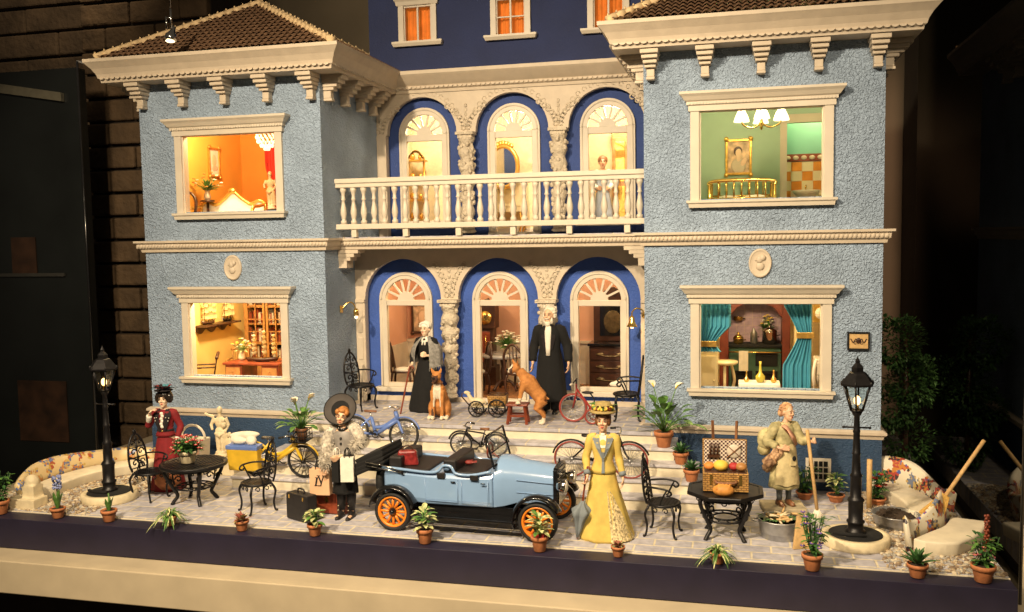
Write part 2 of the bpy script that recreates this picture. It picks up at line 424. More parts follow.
TOP = 6.32
for sgn in (-1, 1):
    x0, x1 = (-XB, -XA) if sgn < 0 else (XA, XB)
    c = (x0+x1)/2
    # ---- wing walls
    mb = HB()
    wall_grid(mb, [x0, c-1.0, c+1.0, x1], [0.0, .68, 2.12, 3.84, 5.31, TOP], {(1,1),(1,3)}, 0, .1)
    for xx, t in ((x0, .1), (x1, -.1)):
        mb.add([(xx,.1,0),(xx,4.4,0),(xx,4.4,TOP),(xx,.1,TOP)], [(0,1,2,3)]); mb.add([(xx+t,.1,0),(xx+t,4.4,0),(xx+t,4.4,TOP),(xx+t,.1,TOP)], [(0,1,2,3)])
    mb.add([(x0,4.4,0),(x1,4.4,0),(x1,4.4,TOP),(x0,4.4,TOP)], [(0,1,2,3)])
    mb.build('wing_wall', M['blue_stucco'])
    mb = HB(); mb.box(x0-.02, x1+.02, -.03, 4.4, GZ, -.11); pl = mb.build('plinth', M['plinth'])
    # ---- mouldings
    bel = [(0,3.08),(.05,3.08),(.06,3.13),(.10,3.16),(.11,3.24),(.16,3.26),(.16,3.3),(0,3.3)]
    skt = [(0,-.12),(.035,-.12),(.05,-.07),(.09,-.04),(.09,.0),(.04,.03),(0,.03)]
    path = [(x0,4.3),(x0,0),(x1,0),(x1,4.3)]
    inner = [(x0,4.3),(x0,0),(x1,0),(x1,.6)] if sgn < 0 else [(x0,.6),(x0,0),(x1,0),(x1,4.3)]
    mb = HB(); mb.mould(inner, bel)
    bx = x0-.1
    while bx < x1+.1:                  # rope of beads along the course
        mb.ball((bx, -.10, 3.195), (.04,.022,.05), 6, rot=Euler((0,.5,0))); bx += .068
    mb.build('string_course', M['cream'])
    mb = HB(); mb.mould(path, skt); mb.build('skirting_moulding', M['cream'])
    # ---- eaves
    cor = [(0,6.30),(.46,6.30),(.47,6.36),(.50,6.38),(.52,6.45),(.58,6.55),(.66,6.64),(.68,6.66),(.68,6.72),(0,6.72)]
    mb = HB(); mb.mould(path, cor)
    ev = mb.build('eaves_cornice', M['cream'])
    mb = HB()
    for k in range(int((x1-x0+1.0)/.115)):       # scalloped drip edge
        xx = x0-.46+k*.115
        mb.prism([(xx+.057+.052*cos(pi+pi*i/6), 6.385+.035*sin(pi+pi*i/6)) for i in range(7)], -.525, -.50)
    mb.build('scalloped_trim', M['cream'], ev); mb = HB()
    for k in range(26):
        yy = -.42+k*.115
        X = x1+.5 if sgn < 0 else x0-.5
        mb.prism([(yy+.057+.052*cos(pi+pi*i/6), 6.385+.035*sin(pi+pi*i/6)) for i in range(7)], X-.02, X+.02, 'X')
    mb.build('scalloped_trim', M['cream'], ev)
    def corbel(px, py, ax, d):
        mb = HB(); st = [(.30,.42,6.22,6.30),(.265,.36,6.15,6.22),(.23,.29,6.08,6.15),(.19,.22,6.02,6.08),(.13,.15,5.88,6.02),(.14,.17,5.83,5.88)]
        for w_, dp, za, zb in st:
            if ax == 'Y': mb.box(px-w_/2, px+w_/2, -dp, 0, za, zb)
            else:
                a, b = sorted((px, px+d*dp)); mb.box(a, b, py-w_/2, py+w_/2, za, zb)
        mb.build('corbel', M['cream'], bev=.012)
    for k in range(5): corbel(x0+.13+k*(x1-x0-.26)/4, 0, 'Y', 0)
    for yy in (.22, .95, 1.7, 2.35):
        corbel(x1, yy, 'X', 1); corbel(x0, yy, 'X', -1)
    # ---- hip roof with barrel tiles
    ex0, ex1, ey0, ey1, ez = x0-.52, x1+.52, -.52, 4.2, 6.73
    ap = Vector((c, 1.35, 8.0))
    corners = [Vector((ex0,ey0,ez)), Vector((ex1,ey0,ez)), Vector((ex1,ey1,ez)), Vector((ex0,ey1,ez))]
    mb = HB()
    for s_ in range(4):
        A, B = corners[s_], corners[(s_+1) % 4]; rows = 15; wid = (B-A).length
        nrm = (B-A).cross(ap-A).normalized()
        if nrm.z < 0: nrm = -nrm
        per = .125; n = int(wid/per*5)
        for r_ in range(rows):
            t0, t1 = r_/rows, (r_+1.25)/rows; t1 = min(t1, 1)
            g = []
            for t, h in ((t0, .05), (t1, .01)):
                a, b = A.lerp(ap, t), B.lerp(ap, t); row = []
                for i in range(n+1):
                    u = i/n; full = A.lerp(B, u)
                    lo, hi = t*.5*.0, 1
                    # keep the tile columns running straight up the slope
                    q = full+((a+b)/2-(A+B)/2)
                    d0 = (q-a).dot((B-A).normalized()); dw = (b-a).length
                    if d0 < 0: q = a.copy()
                    elif d0 > dw: q = b.copy()
                    wv = abs(sin(pi*u*wid/per))*.05
                    row.append(q+nrm*(h+wv-.02))
                g.append(row)
            mb.sheet([[tuple(p) for p in r] for r in g], sm=False)
    rf = mb.build('roof', M['roof'])
    mb = HB()
    for A in corners:
        d = (ap-A); L = d.length; k = int(L/.17)
        for i in range(k):
            p, q = A+d*(i/k), A+d*((i+1.15)/k)
            mb.tube([p+Vector((0,0,.02)), q+Vector((0,0,.055))], [.085,.06], 8)
            mb.ball(p+Vector((0,0,.10)), (.02,.02,.05), 6)
    mb.lathe([(.10,0),(.12,.05),(.06,.10),(.03,.14),(.05,.17),(0,.22)], tuple(ap-Vector((0,0,.02))), 10)
    mb.build('ridge_tiles', M['ridge'], rf)
    # ---- windows
    for zb, zt in ((.68, 2.12), (3.84, 5.31)):
        mb = HB()                                        # casing
        mb.box(c-1.13, c-.985, -.06, .12, zb-.02, zt); mb.box(c+.985, c+1.13, -.06, .12, zb-.02, zt); mb.box(c-1.13, c+1.13, -.055, .11, zt-.03, zt+.02)
        mb.box(c-1.0, c-.96, -.025, .13, zb-.02, zt); mb.box(c+.96, c+1.0, -.025, .13, zb-.02, zt)
        fr = mb.build('window', M['white'], bev=.006)
        mb = HB()
        pr = [(0,zt-.02),(.06,zt-.02),(.06,zt+.07),(.09,zt+.08),(.09,zt+.13),(.12,zt+.15),(.16,zt+.21),(.20,zt+.25),(.20,zt+.29),(0,zt+.29)]
        mb.mould([(c-1.1,0),(c-1.1,-.02),(c+1.1,-.02),(c+1.1,0)], pr)
        for k in range(44): mb.box(c-1.15+k*.0528, c-1.15+k*.0528+.026, -.125, -.105, zt+.085, zt+.125)
        mb.build('window_hood', M['white'], fr)
        mb = HB()
        mb.mould([(c-1.06,0),(c-1.06,-.02),(c+1.06,-.02),(c+1.06,0)], [(0,zb-.14),(.09,zb-.14),(.10,zb-.08),(.13,zb-.06),(.13,zb-.02),(0,zb-.02)])
        mb.build('window_sill', M['white'], fr)
    # ---- medallion
    mb = HB(); pts = []
    for r_, d in ((1,0),(1,.035),(.9,.05),(.84,.035),(.8,.03),(.4,.045),(0,.05)):
        pts.append([(c+.185*r_*cos(2*pi*i/28), -d-.002, 2.77+.24*r_*sin(2*pi*i/28)) for i in range(28)])
    mb.loft(pts, cap=False)
    mb.ball((c-.01,-.06,2.83), (.055,.03,.065), 10); mb.ball((c,-.05,2.72), (.07,.03,.07), 10); mb.ball((c+.04,-.06,2.86), (.05,.03,.05), 8); mb.ball((c-.065,-.06,2.82), (.02,.015,.015), 6)
    mb.build('medallion', M['cream'])
    if sgn > 0:                                           # vent grille in the plinth
        mb = HB(); X0, X1, Z0, Z1 = 5.60, 6.0, -.86, -.46
        mb.box(X0, X1, -.045, -.031, Z0, Z0+.05); mb.box(X0, X1, -.045, -.031, Z1-.05, Z1); mb.box(X0, X0+.05, -.045, -.031, Z0+.05, Z1-.05); mb.box(X1-.05, X1, -.045, -.031, Z0+.05, Z1-.05)
        for k in range(1, 4): mb.box(X0+.05+k*.075-.008, X0+.05+k*.075+.008, -.05, -.035, Z0+.05, Z1-.05)
        for k in range(1, 3): mb.box(X0+.05, X1-.05, -.053, -.038, Z0+.05+k*.1-.008, Z0+.05+k*.1+.008)
        g = mb.build('vent_grille', M['white'])
        mb = HB(); mb.box(X0+.03, X1-.03, -.036, -.032, Z0+.03, Z1-.03); mb.build('vent_shade_sheet', M['black'], g)  # black sheet stands in for the shade inside the vent

# ---- terrace and steps
tr = HB(); tr.box(-3.2, 3.35, -.62, -.031, -.06, 0); tr.box(-XA+.021, XA-.021, -.031, 1.56, -.06, 0); ter = tr.build('terrace', M['tile'], bev=.008)
mb = HB(); mb.box(-3.18, 3.33, -.59, -.032, -.26, -.06); mb.build('riser', M['riser'], ter)
YS = [-.62, -.90, -1.17, -1.44, -1.70]; XS = [3.35, 3.52, 3.70, 3.88, 4.06]; XL = [3.2, 3.22, 3.25, 3.88, 4.06]
for k in range(1, 5):
    st_ = HB(); z = -.2*k; st_.box(-XL[k], XS[k], YS[k], -.031 if k == 1 else -.032, z-.045, z)
    t_ = st_.build('step', M['tread'], bev=.008)
    mb = HB(); mb.box(-XL[k]+.02, XS[k]-.02, YS[k]+.03, -.033, z-.2 if k < 4 else GZ, z-.045); mb.build('riser', M['riser'], t_)

# ---- ground floor arcade
cells = ((-XA, -.975, -1.95), (-.975, .975, 0), (.975, XA, 1.95))
mb = HB()
for a, b, c in cells: arch_panel(mb, a, b, 2.07, 3.1, c, .8, 2.07, 2.07, 1.35, 1.5)
ar = mb.build('arcade', M['cream'])
mb = HB()                                                  # carved relief on the spandrels
def relief(mb, y, zlo, zhi, wfun, cs):
    for c in cs:
        for s_ in (-1, 1):
            for k in range(7):
                t = k/6; z = zlo+(zhi-zlo)*t; x = c+s_*wfun(t)
                mb.tube([(x+.05*cos(a*.9), y-.008, z+.05*sin(a*.9)) for a in range(7)], .018, 5)
        for k in range(6): mb.ball((c, y, zlo+(zhi-zlo)*k/5), (.035,.016,.045), 7)
for c in (-.975, .975): mb = HB(); relief(mb, 1.35, 2.16, 2.75, lambda t: .05+.25*t*t, (c,)); mb.build('spandrel_ornament', M['cream_orn'], ar)
for sx in (-1, 1):
    mb = HB(); a, b = sorted((sx*XA, sx*2.75)); mb.box(a+.002, b-.002, 1.32, 1.5, .0, 2.0); mb.box(a+.002, b+.0, 1.29, 1.5, 2.0, 2.07); mb.box(a+.002, b-.002, 1.29, 1.5, 0, .16)
    for k in range(3): mb.box(a+.05, b-.05, 1.305, 1.33, .3+k*.55, .75+k*.55)
    mb.build('pilaster', M['cream'], bev=.01)
def carved_column(x, y, z0, z1, rt, rb, cap_w):
    mb = HB(); H = z1-z0; prof = []
    for i in range(41):
        t = i/40; r = rb+(rt-rb)*t**.7; prof.append((r*(1+.16*sin(t*2*pi*6.2)), z0+.06+(H-.18)*t))
    mb.lathe(prof, (x, y, 0), 16)
    rnd = random.Random(int(x*100)+int(z0*10)+400)
    for k in range(56):
        t = rnd.random(); a = rnd.uniform(-pi, 0) if rnd.random() < .8 else rnd.uniform(0, pi); r = (rb+(rt-rb)*t**.7)*1.02
        mb.ball((x+r*cos(a), y+r*sin(a), z0+.1+(H-.28)*t), (.035+.02*rnd.random(), .035, .04+.03*rnd.random()), 6)
    mb.lathe([(rb*1.1,0),(rb*1.5,.03),(rb*1.2,.08)], (x, y, z0), 14)
    mb.box(x-cap_w*.8, x+cap_w*.8, y-cap_w*.8, y+cap_w*.5, z1-.13, z1-.06); mb.box(x-cap_w, x+cap_w, y-cap_w, y+cap_w*.5, z1-.06, z1)
    return mb.build('carved_column', M['cream_orn'])
for sx in (-1, 1): carved_column(sx*.975, 1.36, .12, 2.07, .165, .09, .2)
mb = HB()
for a, b, c in cells: arch_panel(mb, a, b, 0.001, 3.1, c, .5, .28 if c else .08, 2.04, 1.56, 1.62)
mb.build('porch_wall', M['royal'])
mb = HB(); mb.box(-XA+.022, XA-.022, 1.53, 1.558, .001, .1); mb.build('porch_skirting', M['cream'])

def arched_window(c, y, zb, zt, zs, wo, wi, door):
    fr = HB(); t = .07
    fr.box(c-wo, c-wi, y-t, y+.05, zb, zs); fr.box(c+wi, c+wo, y-t, y+.05, zb, zs)
    fr.box(c-wi, c+wi, y-t*.8, y+.04, zt, zs)
    if not door: fr.box(c-wi, c+wi, y-t, y+.05, zb, zb+.08)
    n = 24; ro, ri = wo, wi+.02
    R_ = []
    for i in range(n+1):
        a = pi*i/n; R_.append([(c+ro*cos(a),y-t,zs+ro*sin(a)),(c+ri*cos(a),y-t,zs+ri*sin(a)),(c+ri*cos(a),y+.05,zs+ri*sin(a)),(c+ro*cos(a),y+.05,zs+ro*sin(a))])
    fr.loft(R_, sm=False)
    f = fr.build('arched_window' if not door else 'arched_door', M['white'], bev=.008)
    mb = HB(); m2 = 12
    mb.prism([(c+.17*cos(pi*i/m2), zs+.17*sin(pi*i/m2)) for i in range(m2+1)], y-.045, y+.0)
    for k in range(8):
        a = pi*k/7
        if k in (0, 7): continue
        mb.bar((c+.15*cos(a), y-.02, zs+.15*sin(a)), (c+(ri+.01)*cos(a), y-.02, zs+(ri+.01)*sin(a)), .035, .04)
    mb.build('fanlight', M['white'], f)
    mb = HB(); mb.tube(arc((c, y-t-.004, zs), wo-.05, 0, 180, 24), .014, 6); mb.tube([(c-wo+.05,y-t-.004,zb),(c-wo+.05,y-t-.004,zs)], .014, 6); mb.tube([(c+wo-.05,y-t-.004,zb),(c+wo-.05,y-t-.004,zs)], .014, 6)
    mb.build('beading', M['white'], f)
    if not door:
        mb = HB(); mb.box(c-wo-.1, c+wo+.1, y-t-.08, y+.01, zb-.09, zb); mb.build('window_sill', M['white'], f, bev=.01)
    else:
        mb = HB(); mb.box(c-wo, c+wo, y-t-.06, y+.04, zb-.07, zb); mb.build('threshold', M['white'], f, bev=.01)
for c in (-1.95, 0, 1.95): arched_window(c, 1.56, .29 if c else .09, 1.93, 2.04, .56, .40, c == 0)
# ---- balcony
mb = HB(); mb.box(-XA+.002, XA-.002, .62, 2.86, 3.1, 3.28); bal = mb.build('balcony', M['cream'])
mb = HB(); mb.box(-XA+.003, XA-.003, .66, 2.86, 3.284, 3.31); mb.build('balcony_floor', M['tile'], bal)
mb = HB(); mb.mould([(-XA+.002,.62),(XA-.002,.62)], [(0,3.07),(.05,3.08),(.06,3.13),(.10,3.16),(.11,3.23),(.15,3.25),(.15,3.29),(0,3.29)])
for k in range(86): mb.ball((-2.92+k*.068, .52, 3.19), (.04,.022,.048), 6, rot=Euler((0,.5,0)))
mb.build('beaded_edge', M['cream'], bal)
for sx in (-1, 1):
    mb = HB()
    for k, (wd, za, zb) in enumerate(((.42,3.0,3.07),(.33,2.93,3.0),(.25,2.86,2.93),(.17,2.72,2.86))):
        a, b = sorted((sx*(XA-.002), sx*(XA-wd))); mb.box(a, b, .56+.01*k, .9, za, zb)
    mb.build('balcony_bracket', M['cream'], bev=.008)
mb = HB(); mb.box(-XA+.003, XA-.003, .50, .70, 4.33, 4.42); mb.box(-XA+.003, XA-.003, .53, .67, 4.25, 4.33); rail = mb.build('top_rail', M['white'], bev=.012)
mb = HB(); mb.box(-XA+.003, XA-.003, .52, .68, 3.46, 3.56); mb.build('bottom_rail', M['white'], bev=.01)
for k in range(6): mb = HB(); mb.box(-2.6+k*1.04-.05, -2.6+k*1.04+.05, .55, .65, 3.312, 3.46); mb.build('rail_foot', M['white'])
prof = [(.058,0),(.058,.06),(.036,.08),(.042,.11),(.062,.2),(.058,.27),(.037,.38),(.029,.45),(.05,.47),(.035,.49),(.032,.55),(.045,.60),(.055,.62),(.06,.64),(.06,.69)]
for k in range(28):
    mb = HB(); mb.lathe(prof, (-2.82+k*5.64/27, .6, 3.56), 10); mb.build('baluster', M['white'])
# ---- upper arcade
mb = HB()
for a, b, c in cells: arch_panel(mb, a, b, 5.45, 6.34, c, .77, 5.45, 5.45, 2.7, 2.84)
ua = mb.build('upper_arcade', M['cream'])
mb = HB(); relief(mb, 2.70, 5.55, 6.0, lambda t: .05+.35*t*t, (-.975, .975, -2.87, 2.87))
for c in (-1.95, 0, 1.95):
    for k in range(15):
        a = pi*(.12+.76*k/14); mb.tube([(c+.9*cos(a)+.045*cos(q), 2.695, 5.45+.86*sin(a)+.045*sin(q)) for q in range(6)], .008, 5)
mb.build('spandrel_ornament', M['cream_orn'], ua)
for sx in (-1, 1):
    mb = HB(); a, b = sorted((sx*(XA-.003), sx*2.74)); mb.box(a, b, 2.66, 2.84, 3.31, 5.45); mb.build('pilaster', M['cream'], bev=.01)
    carved_column(sx*.975, 2.72, 3.36, 5.45, .16, .12, .19)
mb = HB()
for a, b, c in cells: arch_panel(mb, a, b, 3.31, 6.34, c, .5, 3.55 if c else 3.34, 5.46, 2.9, 2.96)
mb.build('upper_wall', M['shaded_up'])
for c in (-1.95, 0, 1.95): arched_window(c, 2.9, 3.56 if c else 3.37, 5.32, 5.46, .56, .39, c == 0)
mb = HB(); mb.mould([(-XA+.004,2.72),(XA-.004,2.72)], [(-.1,6.3),(.05,6.3),(.06,6.36),(.10,6.38),(.12,6.44),(.2,6.5),(.32,6.6),(.36,6.64),(.36,6.71),(-.1,6.71)])
for k in range(58): mb.prism([(-2.9+k*.1+.05+.045*cos(pi+pi*i/6), 6.42+.04*sin(pi+pi*i/6)) for i in range(7)], 2.585, 2.62)
mb.build('upper_cornice', M['cream'])
# ---- attic storey
AY = 2.78
mb = HB(); wall_grid(mb, [-3.1,-2.31,-1.69,-.31,.31,1.69,2.31,3.1], [6.6,7.40,8.10,11.0], {(1,1),(3,1),(5,1)}, AY, AY+.1)
for x in (-3.1, 3.1): mb.add([(x,AY+.1,6.6),(x,5.2,6.6),(x,5.2,11),(x,AY+.1,11)], [(0,1,2,3)])
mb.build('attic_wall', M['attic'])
M['amber'] = mat('glowing_amber_curtain', (.62,.17,.02), .8, 0, .2, 5, emit=.35)  # emission puts a backlit glow into the cloth
for c in (-2.0, 0, 2.0):
    mb = HB()
    for s_ in (-1, 1): a, b = sorted((c+s_*.3, c+s_*.42)); mb.box(a, b, AY-.06, AY+.08, 7.38, 8.12)
    mb.box(c-.3, c+.3, AY-.03, AY+.06, 8.08, 8.12); mb.box(c-.02, c+.02, AY-.02, AY+.03, 7.4, 8.08); mb.box(c-.3, c+.3, AY-.015, AY+.025, 7.73, 7.76) if c == 0 else None
    for s_ in (-1, 1): a, b = sorted((c+s_*.3, c+s_*.275)); mb.box(a, b, AY-.02, AY+.06, 7.4, 8.08)
    f = mb.build('attic_window', M['white'], bev=.006)
    mb = HB(); mb.mould([(c-.42,AY),(c-.42,AY-.04),(c+.42,AY-.04),(c+.42,AY)], [(0,8.12),(.03,8.12),(.05,8.2),(.1,8.26),(.1,8.31),(0,8.31)]); mb.build('window_hood', M['white'], f)
    mb = HB(); mb.mould([(c-.46,AY),(c-.46,AY-.04),(c+.46,AY-.04),(c+.46,AY)], [(0,7.28),(.06,7.28),(.09,7.34),(.09,7.38),(0,7.38)]); mb.build('window_sill', M['white'], f)
    mb = HB()
    g = [[(c-.34+i*.017, AY+.16+.025*sin(i*1.15)+.01*sin(i*.37+c), z) for i in range(41)] for z in (7.34, 7.7, 8.16)]
    mb.sheet(g); mb.build('curtain', M['amber'], f)
    lamp((c, AY+1.1, 7.9), 14, (1,.6,.25))
    mb = HB(); mb.box(c-.8, c+.8, AY+1.5, AY+1.55, 7.0, 8.6); mb.build('attic_back_wall', M['cream'])
# right and left wall sconces are separate things (section D)
# ================================================================ ROOMS
def room(x0, x1, y0, y1, z0, z1, wall, floor, ceil=None, left=None, back_hole=None):
    mb = HB()
    if back_hole:
        a, b, c, d = back_hole; wall_grid(mb, [x0, a, b, x1] if b < x1 else [x0, a, x1], [z0, d, z1] if c <= z0 else [z0, c, d, z1], {(1, 0 if c <= z0 else 1)}, y1, y1+.06)
    else: mb.add([(x0,y1,z0),(x1,y1,z0),(x1,y1,z1),(x0,y1,z1)], [(0,1,2,3)])
    mb.add([(x1,y0,z0),(x1,y1,z0),(x1,y1,z1),(x1,y0,z1)], [(0,1,2,3)])
    mb.add([(x0,y0,z0),(x0,y1,z0),(x0,y1,z1),(x0,y0,z1)], [(0,1,2,3)], 1 if left else 0)
    rw = mb.build('room_walls', [wall, left] if left else wall)
    mb = HB(); mb.add([(x0,y0,z0+.003),(x1,y0,z0+.003),(x1,y1,z0+.003),(x0,y1,z0+.003)], [(0,1,2,3)]); mb.build('room_floor', floor)
    mb = HB(); mb.add([(x0,y0,z1-.003),(x1,y0,z1-.003),(x1,y1,z1-.003),(x0,y1,z1-.003)], [(0,1,2,3)]); mb.build('room_ceiling', ceil or M['white'])
    mb = HB(); mb.mould([(x1-.002,y0),(x1-.002,y1-.002),(x0+.002,y1-.002),(x0+.002,y0)][::-1], [(0,z0),(.03,z0),(.03,z0+.12),(.015,z0+.15),(0,z0+.15)]); mb.build('skirting_board', M['white'])
    return rw
M['orange'] = mat('orange_wall', (.72,.26,.035), .8, 0, .06, 2)
M['amberwall'] = mat('amber_wall', (.75,.38,.06), .8, 0, .06, 2)
M['yellow'] = mat('yellow_wall', (.78,.56,.20), .8, 0, .06, 2)
M['mint'] = mat('mint_wall', (.40,.58,.45), .8, 0, .05, 2)
M['teal_wall'] = mat('teal_wall', (.20,.48,.40), .7, 0, .05, 2)
M['peach'] = mat('peach_wall', (.66,.36,.24), .8, 0, .06, 2)
M['ivory'] = mat('ivory_wallpaper', (.78,.66,.42), .8, 0, .10, 14)
M['parquet'] = bricks('parquet_floor', (.22,.09,.03), (.30,.13,.045), (.10,.04,.015), .5, .09, .006)
M['cloth_white'] = mat('white_linen', (.78,.74,.64), .9, 0, .08, 9, .3, 30, .01)
M['red_cloth'] = mat('scarlet_curtain', (.62,.035,.02), .85, 0, .15, 5)
M['teal'] = mat('teal_curtain', (.05,.27,.37), .8, 0, .12, 5, .2, 40, .01)
M['picture'] = mat('sepia_picture', (.38,.24,.14), .5, 0, .6, 6, col2=(.62,.45,.30))
M['shade'] = glow('lit_shade', (1, .86, .55), 2.2)
M['bulb'] = glow('lit_bulb', (1, .58, .22), 5)
M['mirror'] = mat('mirror_glass', (.8,.78,.72), .05, 1, .02)
lx0, lx1 = -XB+.106, -XA-.106; rx0, rx1 = XA+.106, XB-.106
room(lx0, lx1, .1, 3.5, 3.32, 6.2, M['orange'], M['parquet'], left=M['amberwall'])
room(lx0, lx1, .1, 3.5, .02, 3.06, M['yellow'], M['parquet'])
room(rx0, rx1, .1, 3.5, 3.32, 6.2, M['mint'], M['parquet'], back_hole=(5.45, rx1, 3.32, 5.43))
room(rx0, rx1, .1, 3.5, .02, 3.06, M['ivory'], M['parquet'])
room(-2.85, 2.85, 1.64, 3.95, .02, 3.06, M['peach'], M['parquet'])
for a, b in ((-2.9, -1.0), (-.96, .96), (1.0, 2.9)): room(a, b, 2.98, 4.7, 3.32, 6.25, M['ivory'], M['parquet'])
mb = HB(); mb.box(-2.84, 2.84, 3.91, 3.945, .02, .92); mb.box(-2.84, 2.84, 3.88, 3.948, .92, .98); mb.box(-2.848, -2.82, 1.66, 3.9, .02, .93); mb.box(2.82, 2.848, 1.66, 3.9, .02, .93); mb.build('dado_panelling', M['cream'])
for p, e in (((-5.6,.75,5.75), 54), ((-5.3,.7,2.75), 82), ((4.8,.8,5.75), 34), ((4.6,.75,2.7), 36), ((-1.6,2.3,2.8), 15), ((.7,2.3,2.8), 13), ((2.3,2.3,2.8), 8)): lamp((p[0],p[1],p[2]), e*5.6, (1,.72,.36))
for c in (-1.95, 0, 1.95): lamp((c, 3.45, 5.85), 140, (1,.80,.50))

def frame_pic(name, label, cx, y, cz, w_, h_, fm, pm, loc_ax='Y', cat='picture', group=None, figure=False):
    t = thing(name, label, cat, (cx, y, cz-h_/2), 0 if loc_ax == 'Y' else 90, group)
    mb = MB(); b = .05
    mb.box(-w_/2, w_/2, -.05, 0, 0, b); mb.box(-w_/2, w_/2, -.05, 0, h_-b, h_); mb.box(-w_/2, -w_/2+b, -.05, 0, b, h_-b); mb.box(w_/2-b, w_/2, -.05, 0, b, h_-b)
    for sx in (-1, 1):
        for z in (0, h_): mb.ball((sx*(w_/2-.02), -.05, z), (.05,.03,.05), 8)
    mb.build('picture_frame', fm, t, bev=.008)
    mb = MB(); mb.box(-w_/2+b*.8, w_/2-b*.8, -.02, -.004, b*.8, h_-b*.8)
    if figure:
        mb.ball((0,-.022,h_*.62), (.065,.006,.085), 12, 1); mb.ball((-.01,-.021,h_*.66), (.085,.004,.10), 12, 2)
        mb.ball((0,-.02,h_*.26), (.15,.006,.15), 12, 3); mb.ball((.10,-.024,h_*.36), (.05,.005,.09), 10, 1, rot=Euler((0,.5,0)))
        mb.ball((0,-.023,h_*.46), (.04,.005,.07), 8, 1)
    else:
        mb.ball((0,-.021,h_*.55), (w_*.2,.004,h_*.22), 10, 1); mb.ball((w_*.05,-.02,h_*.3), (w_*.26,.004,h_*.1), 10, 3)
    mb.build('canvas', [pm, M['skin_pale'], M['darkwood'], M['cream']], t); return t
# ---- orange sitting room (upper left)
frame_pic('framed_picture', 'gilt framed picture on the amber wall of the upper left room', -6.655, 2.34, 5.0, .44, .64, M['gold'], M['cloth_white'], 'X', figure=False)
t = thing('sofa', 'carved gilt sofa with cream upholstery under the amber wall, upper left room', 'sofa', (-5.75,1.35,3.323))
mb = MB(); mb.box(-.72, .72, -.35, .3, .28, .46); mb.build('seat', M['cloth_white'], t, bev=.05)
crest = [(-.74,.5),(-.74,.70),(-.6,.78),(-.4,.72),(-.2,.84),(0,.98),(.2,.84),(.4,.72),(.6,.78),(.74,.70),(.74,.5)]
mb = MB(); mb.prism(crest, .24, .34); mb.build('backrest', M['cloth_white'], t, bev=.02)
mb = MB(); mb.tube(bez([(x, .22, z) for x, z in crest], 6), .035, 7); mb.ball((0,.2,1.0), (.09,.04,.06), 8); mb.build('carved_crest', M['gold'], t)
for sx in (-1, 1):
    mb = MB(); mb.tube(bez([(sx*.72,.28,.72),(sx*.74,.0,.66),(sx*.76,-.3,.62),(sx*.74,-.34,.4)], 5), .035, 6); mb.build('armrest', M['gold'], t)
    for y in (-.3, .26): mb = MB(); mb.tube(bez([(sx*.66,y,.3),(sx*.70,y,.15),(sx*.66,y,0)], 4), [.04]*4+[.035]*4+[.02], 6); mb.build('leg', M['gold'], t)
t = thing('chair', 'dark carved chair at the left edge of the orange room window', 'chair', (-6.45,.75,3.323))
mb = MB(); mb.box(-.2, .2, -.2, .2, .4, .46); mb.build('seat', M['darkwood'], t, bev=.01)
mb = MB(); mb.tube(bez([(-.18,.2,.44),(-.2,.24,.8),(0,.26,.98),(.2,.24,.8),(.18,.2,.44)], 6), .03, 6); mb.tube([(0,.22,.44),(0,.26,.96)], .05, 6); mb.build('backrest', M['darkwood'], t)
for sx in (-1, 1):
    for sy in (-1, 1): mb = MB(); mb.tube([(sx*.17,sy*.17,0),(sx*.17,sy*.17,.42)], .022, 6); mb.build('leg', M['darkwood'], t)
def bouquet(name, label, loc, cols, r=.14, h=.3, vase=None, n=24, cat='flowers', group=None, vh=.2, leafm=None):
    t = thing(name, label, cat, loc, 0, group); rnd = random.Random(hash(label) % 1000 if False else len(label))
    mb = MB(); mb.lathe([(.05,0),(.075,.05),(.06,.13),(.045,vh*.85),(.06,vh),(.04,vh)], n=14); mb.build('vase', vase or M['white'], t)
    mb = MB()
    for k in range(n*2):
        a = rnd.uniform(0, 2*pi); e = rnd.uniform(.1, 1.4); mb.leaf((0,0,vh), (cos(a)*cos(e), sin(a)*cos(e), sin(e)), h*rnd.uniform(.5,1), .05, .2, 3)
    mb.build('foliage', leafm or M['leaf'], t)
    mb = MB()
    for k in range(n):
        a = rnd.uniform(0, 2*pi); e = rnd.uniform(.2, 1.5); q = h*rnd.uniform(.7, 1.05)
        p = (cos(a)*cos(e)*r/.14*q*.9, sin(a)*cos(e)*r/.14*q*.9, vh+sin(e)*q); mi = rnd.randrange(len(cols)); mb.tube([(0,0,vh*.9), p], .004, 4, len(cols))
        for j in range(5): mb.ball((p[0]+.02*cos(j*1.257), p[1]+.02*sin(j*1.257), p[2]), (.016,.016,.012), 5, mi)
    mb.build('flowers', cols+[M['leaf']], t); return t
M['petal_white'] = mat('white_petal', (.80,.74,.60), .6); M['petal_pink'] = mat('pink_petal', (.65,.16,.20), .6); M['petal_red'] = mat('red_petal', (.42,.03,.03), .6)
M['petal_yellow'] = mat('yellow_petal', (.80,.55,.08), .6); M['petal_purple'] = mat('purple_petal', (.16,.10,.34), .6); M['petal_orange'] = mat('orange_petal', (.72,.25,.05), .6)
t = thing('plant_stand', 'tall thin dark stand below the flowers in the orange room', 'stand', (-6.3,1.5,3.323))
mb = MB(); mb.tube([(0,0,0),(0,0,.78)], .03, 8); mb.lathe([(.14,.78),(.15,.80),(.14,.82),(0,.82)]); mb.lathe([(.15,0),(.14,.03),(.03,.06)]); mb.build('column', M['darkwood'], t)
bouquet('flower_vase', 'white vase of orange and cream flowers against the amber wall', (-6.3,1.5,4.145), [M['petal_orange'], M['petal_white']], .16, .38)
